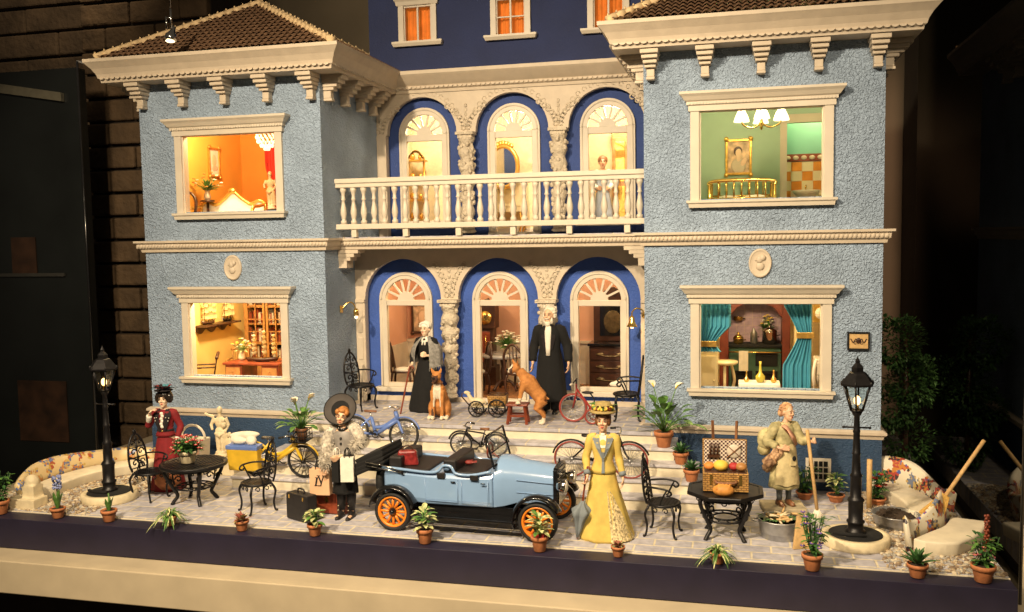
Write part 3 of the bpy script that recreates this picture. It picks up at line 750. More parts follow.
def little_statue(name, label, loc, s=1, rz=0, m=None, cat='statue', child=False):
    mb = MB()
    mb.lathe([(.16,0),(.16,.05),(.12,.08),(.13,.12)], n=14); mb.tube([(-.05,0,.1),(-.055,-.02,.38),(-.045,0,.56)], [.045,.055,.085], 8); mb.tube([(.06,-.03,.1),(.06,-.05,.36),(.045,0,.56)], [.045,.055,.085], 8)
    mb.ball((0,0,.60), (.12,.09,.10), 12); mb.ball((0,.01,.80), (.125,.085,.15), 12); mb.tube([(0,0,.9),(0,-.01,1.02)], .045, 8); mb.ball((.01,-.02,1.09), (.065,.075,.085), 12)
    mb.tube([(-.13,0,.9),(-.2,-.02,.74),(-.14,-.1,.64)], [.05,.042,.03], 8); mb.tube([(.13,0,.9),(.19,.02,.74),(.13,-.06,.58)], [.05,.042,.03], 8)
    mb.tube([(-.1,-.05,.56),(.02,-.1,.5),(.1,-.02,.56),(.12,.0,.3),(.1,.06,.12)], [.04,.06,.06,.07,.06], 8)
    if child:
        mb.tube([(.24,-.02,.1),(.23,-.02,.3),(.22,0,.42)], [.08,.085,.07], 8); mb.ball((.22,-.02,.51), (.055,.055,.065), 10); mb.tube([(.16,-.02,.42),(.08,-.08,.5)], [.03,.025], 6)
        mb.tube([(-.13,0,.92),(-.26,-.05,.98),(-.33,-.06,1.02)], [.045,.035,.03], 7); mb.ball((.12,-.09,.76), (.07,.06,.08), 8); mb.ball((.12,-.11,.86), .045, 8)
    t = thing(name, label, cat, loc, rz, scale=s); fuse(mb, 'figure', m or M['bone'], t, .014, 2); return t
t = thing('side_table', 'small black table under the white statuette in the orange room', 'table', (-5.66,3.0,3.323))
mb = MB(); mb.box(-.2, .2, -.16, .16, .60, .65); mb.build('tabletop', M['black_gloss'], t, bev=.01)
for sx in (-1, 1):
    for sy in (-1, 1): mb = MB(); mb.tube(bez([(sx*.15,sy*.12,.61),(sx*.19,sy*.15,.35),(sx*.16,sy*.13,0)], 4), .022, 6); mb.build('leg', M['black_gloss'], t)
little_statue('statuette', 'ivory standing statuette in front of the orange back wall', (-5.66,3.0,3.976), .72)
def curtain(name, label, cx, y, z0, z1, w_, m, tie=None, tie_z=.6, side=1, tie_m=None, squeeze=.45):
    t = thing(name, label, 'curtain', (cx, y, z0)); H = z1-z0; g = []
    for j in range(15):
        v = j/14; wv = w_*(squeeze+(1-squeeze)*min(1, abs(v-tie_z)/.34)**1.2) if tie else w_; off = side*(w_-wv)/2; g.append([(off-wv/2+wv*i/40, -.03*sin(i*1.05)-.012*sin(i*.5+2)-.02, v*H) for i in range(41)])
    mb = MB(); mb.sheet(g); mb.build('drape', m, t)
    if tie:
        wv = w_*squeeze; off = side*(w_-wv)/2; mb = MB()
        mb.mould([(off-wv/2-.015,.02),(off-wv/2-.015,-.075),(off+wv/2+.015,-.075),(off+wv/2+.015,.02)], [(0,tie_z*H-.05),(.015,tie_z*H-.05),(.015,tie_z*H+.05),(0,tie_z*H+.05)]); mb.build('tieback', tie_m or M['brass'], t, bev=.006)
    return t
curtain('red_curtain', 'scarlet curtain with gilt band beside the chandelier, upper left room', -5.62, 3.3, 3.35, 5.5, .6, M['red_cloth'], True, .40, 1, M['gold'], .7)
def chandelier(name, label, loc, arms, drop, shade=True):
    t = thing(name, label, 'chandelier', loc)
    mb = MB(); mb.tube([(0,0,0),(0,0,drop)], .018, 6); mb.lathe([(0,-.12),(.03,-.09),(.02,-.06),(.06,-.02),(.03,.03),(.02,.1)], n=12); mb.build('stem', M['brass'], t)
    for k in range(arms):
        a = 2*pi*k/arms; d = (cos(a), sin(a))
        mb = MB(); mb.tube(bez([(0,0,0),(d[0]*.15,d[1]*.15,-.07),(d[0]*.3,d[1]*.3,-.02),(d[0]*.34,d[1]*.34,.06)], 5), .014, 6); ar_ = mb.build('arm', M['brass'], t)
        mb = MB(); mb.lathe([(.14,.04),(.115,.12),(.06,.24),(.05,.24)], (d[0]*.34,d[1]*.34,0), 14); mb.build('lamp_shade', M['shade'], ar_)
    return t
chandelier('chandelier', 'brass chandelier with cream glass shades in the mint bedroom', (4.9,1.3,5.2), 4, .95)
t = thing('crystal_chandelier', 'glittering crystal chandelier at the right edge of the orange room', 'chandelier', (-4.72,1.2,5.12))
mb = MB(); mb.tube([(0,0,.3),(0,0,1.05)], .012, 6); mb.lathe([(.19,.30),(.20,.33),(.19,.36)], n=16); mb.build('ring', M['brass'], t)
mb = MB()
for lv, (r_, z) in enumerate(((.19,.3),(.2,.22),(.18,.14),(.12,.06),(.05,0))):
    for k in range(14): mb.ball((r_*cos(2*pi*k/14+lv*.2), r_*sin(2*pi*k/14+lv*.2), z), (.022,.022,.038), 6)
mb.build('crystals', glow('lit_crystal', (1,.85,.5), 1.6), t)
# ---- yellow study (lower left)
t = thing('wall_shelf', 'wooden shelf with wavy lower edge on the yellow wall', 'shelf', (lx0+.003,2.05,1.36))
mb = MB(); mb.box(0, .3, -.72, .68, .10, .14); mb.build('board', M['darkwood'], t, bev=.008)
mb = MB(); mb.prism([(-.68,.10),(.64,.10)]+[(.64-1.32*i/24, .0+.05*sin(i*.8)) for i in range(25)], .02, .06, 'X'); mb.build('apron', M['darkwood'], t)
def model_ship(name, label, loc, rz, L, H, sail, hull, dense):
    t = thing(name, label, 'model ship', loc, rz)
    rings = []
    for i in range(9):
        u = -1+2*i/8; wv = .13*L*(1-abs(u)**2.6)+.004; z = .10*H+.05*H*u*u
        rings.append([(u*L/2, wv, z),(u*L/2*.92, wv*.7, z*.45),(u*L/2*.85, 0, .02*H),(u*L/2*.92, -wv*.7, z*.45),(u*L/2, -wv, z)])
    mb = MB(); mb.loft(rings); mb.box(-L*.2, L*.2, -.02, .02, 0, .03*H); mb.build('hull', hull, t)
    mb = MB()
    for k, x in enumerate((-.3, 0, .28)): mb.tube([(x*L,0,.1*H),(x*L,0,H*(1 if k == 1 else .88))], .008, 5)
    mb.tube([(L*.45,0,.14*H),(L*.65,0,.26*H)], .007, 5); mb.build('masts', M['darkwood'], t)
    for k, x in enumerate((-.3, 0, .28)):
        mb = MB()
        for j in range(dense):
            hh = (1 if k == 1 else .88)*H; z0 = .2*H+(hh-.25*H)*j/dense; z1 = z0+(hh-.25*H)/dense*.86; ww = L*.17*(1-.35*j/dense)
            mb.sheet([[(x*L+.03+.03*sin(pi*q), -ww+2*ww*p/6, z0+(z1-z0)*q) for p in range(7)] for q in (0,.33,.66,1)])
        mb.build('sails', sail, t)
    return t
M['sail'] = mat('aged_sailcloth', (.70,.55,.28), .9, 0, .1, 9)
model_ship('model_ship', 'model ship with pale square sails on the wall shelf, farther left', (lx0+.16,1.65,1.503), 90, .5, .62, M['sail'], M['darkwood'], 3)
model_ship('model_ship', 'model ship with a dark hull at the right end of the wall shelf', (lx0+.16,2.4,1.503), 90, .42, .62, M['sail'], M['black_gloss'], 3)
t = thing('bookcase', 'tall glazed wooden cabinet at the back of the yellow study', 'cabinet', (-5.9,3.2,.023))
mb = MB(); mb.box(-.55, .55, -.22, .25, 0, .12); mb.box(-.55, -.49, -.2, .25, .12, 2.1); mb.box(.49, .55, -.2, .25, .12, 2.1); mb.box(-.6, .6, -.25, .27, 2.1, 2.2); mb.box(-.49, .49, .2, .25, .12, 2.1); mb.build('carcass', M['wood'], t, bev=.01)
for k in range(4): mb = MB(); mb.box(-.49, .49, -.15, .2, .5+k*.42, .53+k*.42); mb.build('shelf', M['wood'], t)
for sx in (-1, 1):
    mb = MB(); a, b = sorted((sx*.015, sx*.49)); mb.box(a, a+.05, -.22, -.19, .12, 2.1); mb.box(b-.05, b, -.22, -.19, .12, 2.1); mb.box(a, b, -.22, -.19, .12, .6)
    for k in range(5): mb.box(a, b, -.215, -.195, .9+k*.28, .92+k*.28)
    mb.box((a+b)/2-.012, (a+b)/2+.012, -.215, -.195, .6, 2.1); mb.build('door', M['wood'], t)
mb = MB(); rnd = random.Random(4)
for k in range(4):
    x = -.47
    while x < .42:
        q = rnd.uniform(.03,.07); mb.box(x, x+q-.004, -.1, .12, .53+k*.42, .53+k*.42+rnd.uniform(.2,.33), rnd.randrange(3)); x += q
mb.build('books', [M['redwood'], M['cream'], M['darkwood']], t)
t = thing('desk', 'reddish wooden desk in the yellow study window', 'desk', (-5.3,1.55,.023))
mb = MB(); mb.box(-.62, .68, -.36, .36, .68, .73); mb.build('desktop', M['redwood'], t, bev=.01)
for a, b in ((-.58,-.2), (.25,.64)):
    mb = MB(); mb.box(a, b, -.32, .32, 0, .68); pd = mb.build('pedestal', M['redwood'], t, bev=.01)
    for k in range(3): mb = MB(); mb.box(a+.03, b-.03, -.345, -.318, .06+k*.2, .23+k*.2); mb.ball(((a+b)/2,-.355,.145+k*.2), .018, 6); mb.build('drawer', M['wood'], pd)
model_ship('sailing_ship_model', 'large cream model ship with many sails on the reddish desk', (-5.12,1.42,.756), 10, .72, .70, mat('white_sailcloth', (.85,.78,.58), .9, 0, .08, 9), M['darkwood'], 5)
bouquet('flower_vase', 'pale dried flowers in a vase at the left end of the reddish desk', (-5.72,1.62,.756), [M['petal_white'], M['petal_yellow']], .14, .26, M['bone'], 16, leafm=M['leaf_pale'])
def spindle_chair(label, loc, rz, m, arms=True, group=None):
    t = thing('wooden_chair', label, 'chair', loc, rz, group)
    mb = MB(); mb.box(-.24, .24, -.24, .22, .42, .46); mb.build('seat', m, t, bev=.015)
    mb = MB()
    for k in range(6): mb.tube([(-.2+k*.08,.2,.45),(-.22+k*.088,.27,.86)], .011, 5)
    mb.tube(bez([(-.25,.27,.84),(0,.3,.93),(.25,.27,.84)], 5), .035, 6); mb.build('backrest', m, t)
    if arms:
        for s_ in (-1, 1): mb = MB(); mb.tube([(s_*.24,.24,.66),(s_*.27,-.18,.66),(s_*.24,-.2,.45)], .018, 5); mb.build('armrest', m, t)
    for sx in (-1, 1):
        for sy in (-1, 1): mb = MB(); mb.tube([(sx*.2,sy*.19,.43),(sx*.23,sy*.22,0)], .02, 6); mb.build('leg', m, t)
    return t
spindle_chair('wooden armchair with its back to the yellow wall, behind the desk', (-6.12,2.25,.023), 20, M['wood'])
spindle_chair('low dark armchair at the lower left corner of the study window', (-6.3,1.1,.023), -60, M['darkwood'])
# ---- mint bedroom (upper right)
frame_pic('portrait', 'gilt framed portrait on the mint bedroom wall', 4.515, 3.495, 4.8, .52, .72, M['gold'], M['picture'], figure=True, cat='portrait')
t = thing('brass_bed', 'brass bed under the portrait in the mint bedroom', 'bed', (4.57,2.45,3.323)); t.scale = (1,1,.90)
def bedend(y, h):
    mb = MB(); mb.tube([(-.58,y,0),(-.58,y,h-.08)], .03, 8); mb.tube([(.58,y,0),(.58,y,h-.08)], .03, 8)
    mb.tube(bez([(-.58,y,h-.1),(-.5,y,h),(.5,y,h),(.58,y,h-.1)], 5), .03, 8); mb.tube([(-.58,y,h-.35),(.58,y,h-.35)], .022, 8)
    for k in range(7): mb.tube([(-.42+k*.14,y,h-.35),(-.42+k*.14,y,h)], .016, 6)
    return mb
bedend(.85, 1.12).build('headboard', M['brass'], t); bedend(-.75, 1.0).build('footboard', M['brass'], t)
mb = MB(); mb.box(-.55, .55, -.7, .8, .3, .62); mb.build('mattress', M['cloth_white'], t, bev=.05)
mb = MB(); mb.ball((-.25,.6,.7), (.24,.15,.08), 12); mb.build('pillow', M['cloth_white'], t); mb = MB(); mb.ball((.27,.6,.7), (.24,.15,.08), 12); mb.build('pillow', M['cloth_white'], t)
mb = HB(); mb.box(5.32, 5.449, 3.44, 3.56, 3.33, 5.432); mb.box(5.32, rx1-.002, 3.44, 3.56, 5.434, 5.60); mb.build('bathroom_doorframe', M['white'])
M['ivory_tile'] = mat('ivory_tile', (.74,.62,.42), .25, 0, .06, 5); M['orange_tile'] = mat('orange_tile', (.66,.24,.03), .25, 0, .12, 5)
M['bathtile'] = bricks('orange_white_tile', (.62,.24,.03), (.72,.62,.42), (.74,.66,.48), .23, .23, .006, off=.5, swap=(0,2,1), rough=.25)
mb = HB(); mb.box(5.35, rx1-.02, 4.155, 4.2, 3.33, 4.715)
for i in range(6):
    for j in range(7): mb.box(5.36+i*.215, 5.36+i*.215+.205, 4.145, 4.156, 3.34+j*.197, 3.34+j*.197+.188, 1 if (i+j) % 2 else 0)
mb.build('bathroom_tiles', [M['ivory_tile'], M['orange_tile']])
mb = HB(); mb.box(5.35, rx1-.02, 4.135, 4.2, 4.722, 4.87)
for k in range(7): mb.ball((5.5+k*.16, 4.13, 4.795), (.06,.012,.045), 8, 1)
mb.build('tile_border', [M['redwood'], M['cream']]); mb = HB(); mb.box(5.35, rx1-.02, 4.16, 4.2, 4.872, 6.2); mb.build('bathroom_wall', M['teal_wall'])
mb = HB(); mb.box(5.35, rx1-.02, 3.57, 4.2, 3.31, 3.335); mb.build('bathroom_floor', M['white']); lamp((6.0,3.8,5.9), 60)
mb = HB(); mb.box(5.33, 5.35, 3.56, 4.2, 3.33, 6.2); mb.build('bathroom_wall', M['teal_wall'])
t = thing('washbasin', 'white washbasin in front of the orange bathroom tiles', 'washbasin', (5.85,3.85,3.336))
mb = MB(); mb.lathe([(.12,0),(.07,.08),(.06,.5),(.1,.6)], n=14); mb.build('pedestal', M['white'], t); mb = MB(); mb.lathe([(.1,.6),(.25,.72),(.27,.78),(.24,.77),(.1,.68),(0,.67)], n=18); mb.build('basin', M['white'], t); mb = MB(); mb.tube([(0,.2,.76),(0,.2,.86),(0,.1,.88),(0,.06,.84)], .016, 6); mb.build('tap', M['brass'], t)
# ---- kitchen (lower right)
curtain('teal_curtain', 'teal curtain tied with a gold band, left side of the kitchen window', 4.14, .35, 1.24, 2.12, .5, M['teal'], True, .16, -1, M['gold'], .46)
curtain('teal_curtain', 'teal curtain tied with a gold band, right side of the kitchen window', 5.475, .36, .6, 2.12, .47, M['teal'], True, .62, 1, M['gold'], .46)
t = thing('kitchen_range', 'dark green cast iron range in the red kitchen alcove', 'stove', (4.84,3.1,.023))
M['range'] = mat('green_enamel', (.05,.11,.075), .35, 0, .2, 6)
mb = MB(); mb.box(-.5, .5, -.2, .3, .06, .98); mb.build('body', M['range'], t, bev=.015)
mb = MB(); mb.box(-.53, .53, -.25, .3, .985, 1.04); mb.build('hob', M['black'], t, bev=.01)
for x, z, w_, h_ in ((.22,.62,.42,.26),(.22,.22,.42,.3),(-.25,.22,.4,.3)):
    mb = MB(); mb.box(x-w_/2, x+w_/2, -.23, -.198, z, z+h_); mb.tube([(x-.1,-.25,z+h_-.05),(x+.1,-.25,z+h_-.05)], .012, 5); mb.build('oven_door', M['black'], t, bev=.01)
mb = MB(); mb.tube([(-.5,-.29,.9),(.5,-.29,.9)], .014, 6); mb.build('rail', M['brass'], t)
t2 = thing('tea_towel', 'white towel hanging on the rail of the green range', 'towel', (4.62,2.8,.55)); mb = MB(); mb.sheet([[(-.09+.03*i, -.012*sin(i*1.7)-.015, z) for i in range(7)] for z in (0,.15,.3,.4)]); mb.build('cloth', M['cloth_white'], t2)
mb = HB(); mb.box(4.16, 4.33, 2.75, 3.49, .025, 1.95); mb.box(5.35, 5.5, 2.75, 3.49, .025, 1.95); mb.box(4.16, 5.5, 2.75, 3.49, 1.95, 2.25); mb.prism([(4.33,1.95),(4.33,1.6),(4.5,1.82),(4.7,1.9),(5.0,1.9),(5.18,1.82),(5.35,1.6),(5.35,1.95)], 2.76, 2.86); mb.build('chimney_alcove', mat('dark_red_alcove', (.13,.028,.016), .4, 0, .2, 6), bev=.012)
M['tile_pink'] = bricks('mauve_tile', (.42,.29,.38), (.49,.35,.43), (.55,.42,.38), .16, .16, .006, off=0, swap=(0,2,1), rough=.3)
mb = HB(); mb.box(4.33, 5.35, 3.44, 3.48, 1.0, 1.94); mb.build('alcove_tiles', M['tile_pink'])
def pot_on(name, label, x, y, z, r_, h_, m, lid=True):
    t = thing(name, label, 'pot', (x, y, z)); mb = MB(); mb.lathe([(r_*.8,0),(r_,.02),(r_,h_),(r_*1.06,h_+.01),(r_*1.02,h_+.02)], n=14); mb.build('body', m, t)
    if lid: mb = MB(); mb.lathe([(r_,h_+.02),(r_*.6,h_+.07),(.02,h_+.09),(.03,h_+.12),(0,h_+.13)], n=14); mb.build('lid', m, t)
    mb = MB(); mb.tube([(r_,0,h_*.7),(r_*1.5,0,h_*.75)], .014, 5); mb.build('handle', M['darkwood'], t)
pot_on('saucepan', 'low copper saucepan at the left of the range top', 4.52, 3.05, 1.066, .10, .10, M['brass'])
pot_on('jug', 'slim pale kettle in the middle of the range top', 4.82, 3.1, 1.066, .07, .18, M['steel'])
pot_on('stock_pot', 'large shiny stock pot at the right of the range top', 5.12, 3.05, 1.066, .14, .24, M['chrome'])
pot_on('pan', 'small brass pan hanging high at the left of the alcove', 4.52, 3.36, 1.5, .09, .06, M['brass'], False)
bouquet('kitchen_flowers', 'small vase of pale flowers on the mauve tiled range top', (5.1,3.3,1.066), [M['petal_yellow'], M['petal_white']], .12, .3, M['bone'], 14, vh=.26)
M['ivory_paint'] = mat('ivory_painted_wood', (.74,.62,.36), .4, 0, .06, 5)
t = thing('white_pillar', 'plain cream pillar between kitchen alcove and right curtain', 'pillar', (5.66,2.6,.023)); mb = MB(); mb.box(-.1, .1, -.1, .1, .06, 2.9); mb.build('shaft', M['ivory_paint'], t); mb = MB(); mb.box(-.13, .13, -.13, .13, 0, .058); mb.build('base', M['ivory_paint'], t)
t = thing('kitchen_cupboard', 'ivory cupboard behind the left kitchen curtain', 'cupboard', (3.86,1.25,.023)); mb = MB(); mb.box(-.36, .3, -.2, .25, 0, 1.15); mb.build('carcass', M['ivory_paint'], t, bev=.015)
for a, b in ((-.33,-.03), (-.01,.27)): mb = MB(); mb.box(a, b, -.225, -.198, .1, 1.05); mb.ball((b-.04,-.23,.6), .018, 6); mb.build('door', M['ivory_paint'], t, bev=.008)
bouquet('cupboard_flowers', 'yellow and white flowers on the ivory kitchen cupboard', (3.98,1.2,1.176), [M['petal_yellow'], M['petal_white']], .14, .28, M['bone'], 16, vh=.14)
t = thing('side_table', 'small round ivory side table beside the kitchen cupboard', 'table', (4.28,1.35,.023)); mb = MB(); mb.lathe([(.2,.86),(.23,.88),(.23,.92),(0,.925)], n=20); mb.build('tabletop', M['ivory_paint'], t)
for k in range(3): a = 2*pi*k/3+.5; mb = MB(); mb.tube(bez([(.12*cos(a),.12*sin(a),.87),(.19*cos(a),.19*sin(a),.55),(.10*cos(a),.10*sin(a),.2),(.17*cos(a),.17*sin(a),0)], 4), .03, 6); mb.build('leg', M['ivory_paint'], t)
t = thing('kitchen_table', 'long white kitchen table below the red alcove', 'table', (4.88,1.25,.023)); mb = MB(); mb.box(-.36, .36, -.24, .24, .50, .56); mb.build('tabletop', M['cloth_white'], t, bev=.01)
for sx in (-1, 1):
    for sy in (-1, 1): mb = MB(); mb.box(sx*.31-.03, sx*.31+.03, sy*.19-.03, sy*.19+.03, 0, .5); mb.build('leg', M['ivory_paint'], t)
M['oil'] = mat('olive_glass', (.42,.36,.05), .12, 0, .2, 6)
for nm, lb, x, k, m in (('carafe','round olive glass carafe with tall neck on the white kitchen table',4.9,1.0,M['oil']),('pepper_mill','small brass pepper mill at the left of the white kitchen table',4.66,.55,M['brass']),('goblet','small gold goblet at the right of the white kitchen table',5.13,.6,M['gold'])):
    t = thing(nm, lb, nm.replace('_', ' '), (x,1.2,.586)); mb = MB(); mb.lathe([(.05*k,0),(.085*k,.05*k),(.085*k,.11*k),(.03*k,.18*k),(.018*k,.32*k),(.026*k,.38*k)], n=12); mb.build('body', m, t)
t = thing('dresser', 'carved white dresser at the right edge of the kitchen window', 'dresser', (6.15,1.6,.023)); mb = MB(); mb.box(-.3, .3, -.25, .25, .1, .98); mb.build('carcass', M['white'], t, bev=.02)
for k in range(3): mb = MB(); mb.box(-.27, .27, -.28, -.248, .16+k*.27, .38+k*.27); mb.ball((-.12,-.29,.27+k*.27), .02, 6); mb.ball((.12,-.29,.27+k*.27), .02, 6); mb.build('drawer', M['white'], t, bev=.01)
for sx in (-1, 1): mb = MB(); mb.tube(bez([(sx*.29,-.24,.95),(sx*.33,-.29,.7),(sx*.29,-.25,.3),(sx*.33,-.29,0)], 4), .035, 6); mb.build('carved_post', M['white'], t)
t = thing('wall_clock', 'round wall clock in a square gilt case on the kitchen side wall', 'clock', (5.98,1.75,1.62)); mb = MB(); mb.box(-.14, .14, 0, .06, 0, .34); mb.build('case', M['gold'], t, bev=.01); mb = MB(); mb.lathe([(.11,0),(.11,.012),(0,.012)], n=20); o = mb.build('dial', M['white'], t, loc=(0,-.002,.17), rot=(RAD(90),0,0)); mb = MB(); mb.bar((0,-.018,.17), (0,-.018,.25), .012, .006); mb.bar((0,-.018,.17), (.05,-.018,.14), .012, .006); mb.build('hands', M['black'], t)
# ---- peach hall (ground floor centre)
frame_pic('framed_print', 'dark framed print on the peach hall wall left of the old lady', -2.45, 3.9, 1.45, .52, .68, M['darkwood'], M['picture'])
t = thing('grandfather_clock', 'tall dark grandfather clock in the peach hall', 'clock', (-.86,3.65,.023))
mb = MB(); mb.box(-.22, .22, -.16, .2, 0, .42); mb.build('base', M['darkwood'], t, bev=.015); mb = MB(); mb.box(-.16, .16, -.12, .18, .42, 1.25); mb.box(-.1, .1, -.135, -.118, .5, 1.18, 1); mb.build('trunk', [M['darkwood'], M['redwood']], t, bev=.01)
mb = MB(); mb.box(-.22, .22, -.16, .2, 1.25, 1.72); mb.prism([(-.24,1.72),(.24,1.72),(.2,1.82),(.06,1.78),(0,1.9),(-.06,1.78),(-.2,1.82)], -.17, .2); mb.build('hood', M['darkwood'], t, bev=.01)
mb = MB(); mb.lathe([(.15,0),(.15,.02),(0,.02)], n=24); mb.build('dial', M['brass'], t, loc=(0,-.16,1.49), rot=(RAD(90),0,0)); mb = MB(); mb.bar((0,-.19,1.49), (.06,-.19,1.56), .014, .005); mb.bar((0,-.19,1.49), (-.02,-.19,1.59), .01, .005); mb.build('hands', M['black'], t)
mb = MB(); mb.tube([(0,-.14,.62),(0,-.14,1.1)], .008, 5); mb.lathe([(.05,0),(.05,.015),(0,.015)], (0,0,0), 14); mb.build('pendulum', M['brass'], t)
t = thing('hall_table', 'round dark pedestal table with pale rim in the peach hall', 'table', (-.32,2.95,.023))
mb = MB(); mb.lathe([(.42,.70),(.46,.72),(.46,.77),(.42,.78),(0,.78)], n=28); mb.build('tabletop', mat('grey_marble', (.38,.36,.34), .2, 0, .3, 6), t)
mb = MB(); mb.lathe([(.08,.1),(.05,.2),(.08,.4),(.05,.5),(.09,.7)], n=12); mb.build('pedestal', M['darkwood'], t)
for k in range(3): a = 2*pi*k/3; mb = MB(); mb.tube(bez([(0,0,.2),(.15*cos(a),.15*sin(a),.18),(.3*cos(a),.3*sin(a),.02)], 4), .035, 6); mb.build('leg', M['darkwood'], t)
bouquet('hall_flowers', 'big white bouquet on the round hall table', (-.25,2.95,.806), [M['petal_white']], .2, .34, M['bone'], 40, vh=.14)
def carved_chair(label, loc, rz, m=None, up=None):
    t = thing('carved_chair', label, 'chair', loc, rz); m = m or M['darkwood']
    mb = MB(); mb.box(-.22, .22, -.22, .2, .40, .44); mb.build('seat_frame', m, t, bev=.01); mb = MB(); mb.ball((0,-.01,.45), (.2,.19,.06), 12); mb.build('cushion', up or M['cloth_white'], t)
    mb = MB(); mb.tube(bez([(-.2,.2,.42),(-.22,.26,.8),(-.1,.28,1.0),(0,.28,1.05),(.1,.28,1.0),(.22,.26,.8),(.2,.2,.42)], 5), .028, 6)
    for k in range(3): mb.tube([(-.08+.08*k,.22,.5),(-.08+.08*k,.28,1.0)], .014, 5)
    mb.build('backrest', m, t)
    for sx in (-1, 1):
        for sy in (-1, 1): mb = MB(); mb.tube(bez([(sx*.19,sy*.18,.42),(sx*.22,sy*.21,.2),(sx*.19,sy*.19,0)], 3), .024, 6); mb.build('leg', m, t)
    return t
carved_chair('dark carved chair with pale cushion left of the round hall table', (-.78,2.5,.023), -60)
carved_chair('dark carved chair in front of the round hall table', (.12,2.55,.023), 165)
carved_chair('dark ladder chair behind the left arched window', (-2.45,2.55,.023), 100)
t = thing('console', 'small console table with a silver vase behind the old lady', 'table', (-2.0,3.3,.023)); mb = MB(); mb.box(-.3, .3, -.15, .15, .74, .79); mb.build('tabletop', M['white'], t, bev=.008)
for sx in (-1, 1): mb = MB(); mb.tube(bez([(sx*.25,0,.74),(sx*.3,0,.4),(sx*.22,0,0)], 4), .025, 6); mb.build('leg', M['darkwood'], t)
t = thing('hall_cabinet', 'dark carved cabinet with a black mirror back behind the right arched window', 'cabinet', (1.92,3.5,.023))
M['oldbrass'] = mat('dull_brass', (.16,.12,.06), .4, .6, .4, 12)
mb = MB(); mb.box(-.45, .45, -.25, .3, .06, .92); mb.build('carcass', M['darkwood'], t, bev=.015); mb = MB(); mb.box(-.48, .48, -.28, .32, .925, .98); mb.build('counter', M['black_gloss'], t, bev=.01)
for k in range(3): mb = MB(); mb.box(-.42, .42, -.275, -.248, .12+k*.26, .35+k*.26); mb.tube([(-.3,-.29,.24+k*.26),(-.1,-.29,.2+k*.26),(.1,-.29,.2+k*.26),(.3,-.29,.24+k*.26)], .014, 5, 1); mb.ball((-.2,-.28,.24+k*.26), (.08,.012,.03), 8, 1); mb.ball((.2,-.28,.24+k*.26), (.08,.012,.03), 8, 1); mb.build('drawer', [M['darkwood'], M['oldbrass']], t)
mb = MB(); mb.box(-.42, .42, .2, .3, .985, 1.95); mb.prism([(-.46,1.95),(.46,1.95),(.2,2.05),(0,2.15),(-.2,2.05)], .18, .3); mb.build('back', M['darkwood'], t, bev=.01); mb = MB(); mb.box(-.28, .28, .185, .198, 1.1, 1.85); mb.ball((0,.18,1.4), (.2,.01,.25), 12, 1); mb.build('mirror', [M['black_gloss'], M['oldbrass']], t)
t = thing('folded_cloth', 'white folded cloth on the sill inside the right arched window', 'cloth', (2.22,1.78,.36)); mb = MB(); mb.ball((0,0,.03), (.13,.06,.06), 10); mb.ball((.05,.02,.06), (.09,.05,.05), 10); fuse(mb, 'cloth', M['cloth_white'], t, .015, 2)
t['label'] = 'white folded cloth on a stool inside the right arched window'
t = thing('low_stool', 'dark stool hidden under the white cloth inside the right arched window', 'stool', (2.22,1.82,.023)); mb = MB(); mb.box(-.16, .16, -.1, .12, .28, .335); mb.build('seat', M['darkwood'], t)
for sx in (-1, 1): mb = MB(); mb.box(sx*.13-.02, sx*.13+.02, -.07, .09, 0, .28); mb.build('leg', M['darkwood'], t)
curtain('hall_curtain', 'dark blue curtain at the right edge of the hall doorway', .47, 2.0, .05, 2.4, .2, mat('navy_curtain', (.03,.05,.09), .8))
# ---- upper rooms (behind the balcony)
t = thing('dressing_table', 'gilt dressing table with oval mirror in the middle upper room', 'dressing table', (-.62,4.4,3.323))
mb = MB(); mb.box(-.45, .45, -.2, .2, .62, .68); mb.box(-.45, .45, -.19, .19, .5, .62); mb.build('tabletop', M['ivory_paint'], t, bev=.01)
for sx in (-1, 1):
    for sy in (-1, 1): mb = MB(); mb.tube(bez([(sx*.4,sy*.15,.5),(sx*.44,sy*.17,.3),(sx*.38,sy*.15,0)], 4), .025, 6); mb.build('leg', M['gold'], t)
mb = MB(); mb.tube([(.33*cos(2*pi*i/32), 0, 1.52+.46*sin(2*pi*i/32)) for i in range(32)], .05, 8, closed=True)
for k in range(7): mb.ball((-.2+k*.066, -.02, 1.98+.07*sin(pi*k/6)), (.05,.04,.06), 8)
fr = mb.build('mirror_frame', M['gold'], t); mb = MB(); mb.prism([(.32*cos(2*pi*i/32), 1.52+.45*sin(2*pi*i/32)) for i in range(32)], -.005, .01); mb.build('mirror', M['mirror'], fr)
t = thing('gilt_shelf', 'gilt corner shelf with scrolls in the upper left arched window', 'shelf', (-2.66,4.3,3.323), 0, None, 1.18)
mb = MB(); mb.tube([(-.16,0,0),(-.16,0,1.5)], .022, 6); mb.tube([(.16,0,0),(.16,0,1.5)], .022, 6)
for k in range(5): mb.tube([(-.16+.32*i/12, -.02, 1.5+.04*k*0+.14*sin(pi*i/12)) for i in range(13)], .022, 6)
mb.build('stand', M['gold'], t)
for k in range(4): mb = MB(); mb.box(-.2, .2, -.12, .12, .3+k*.38, .33+k*.38); mb.ball((-.08,0,.40+k*.38), (.06,.05,.07), 8); mb.ball((.08,0,.39+k*.38), (.04,.04,.06), 8); mb.build('shelf', M['gold'], t)
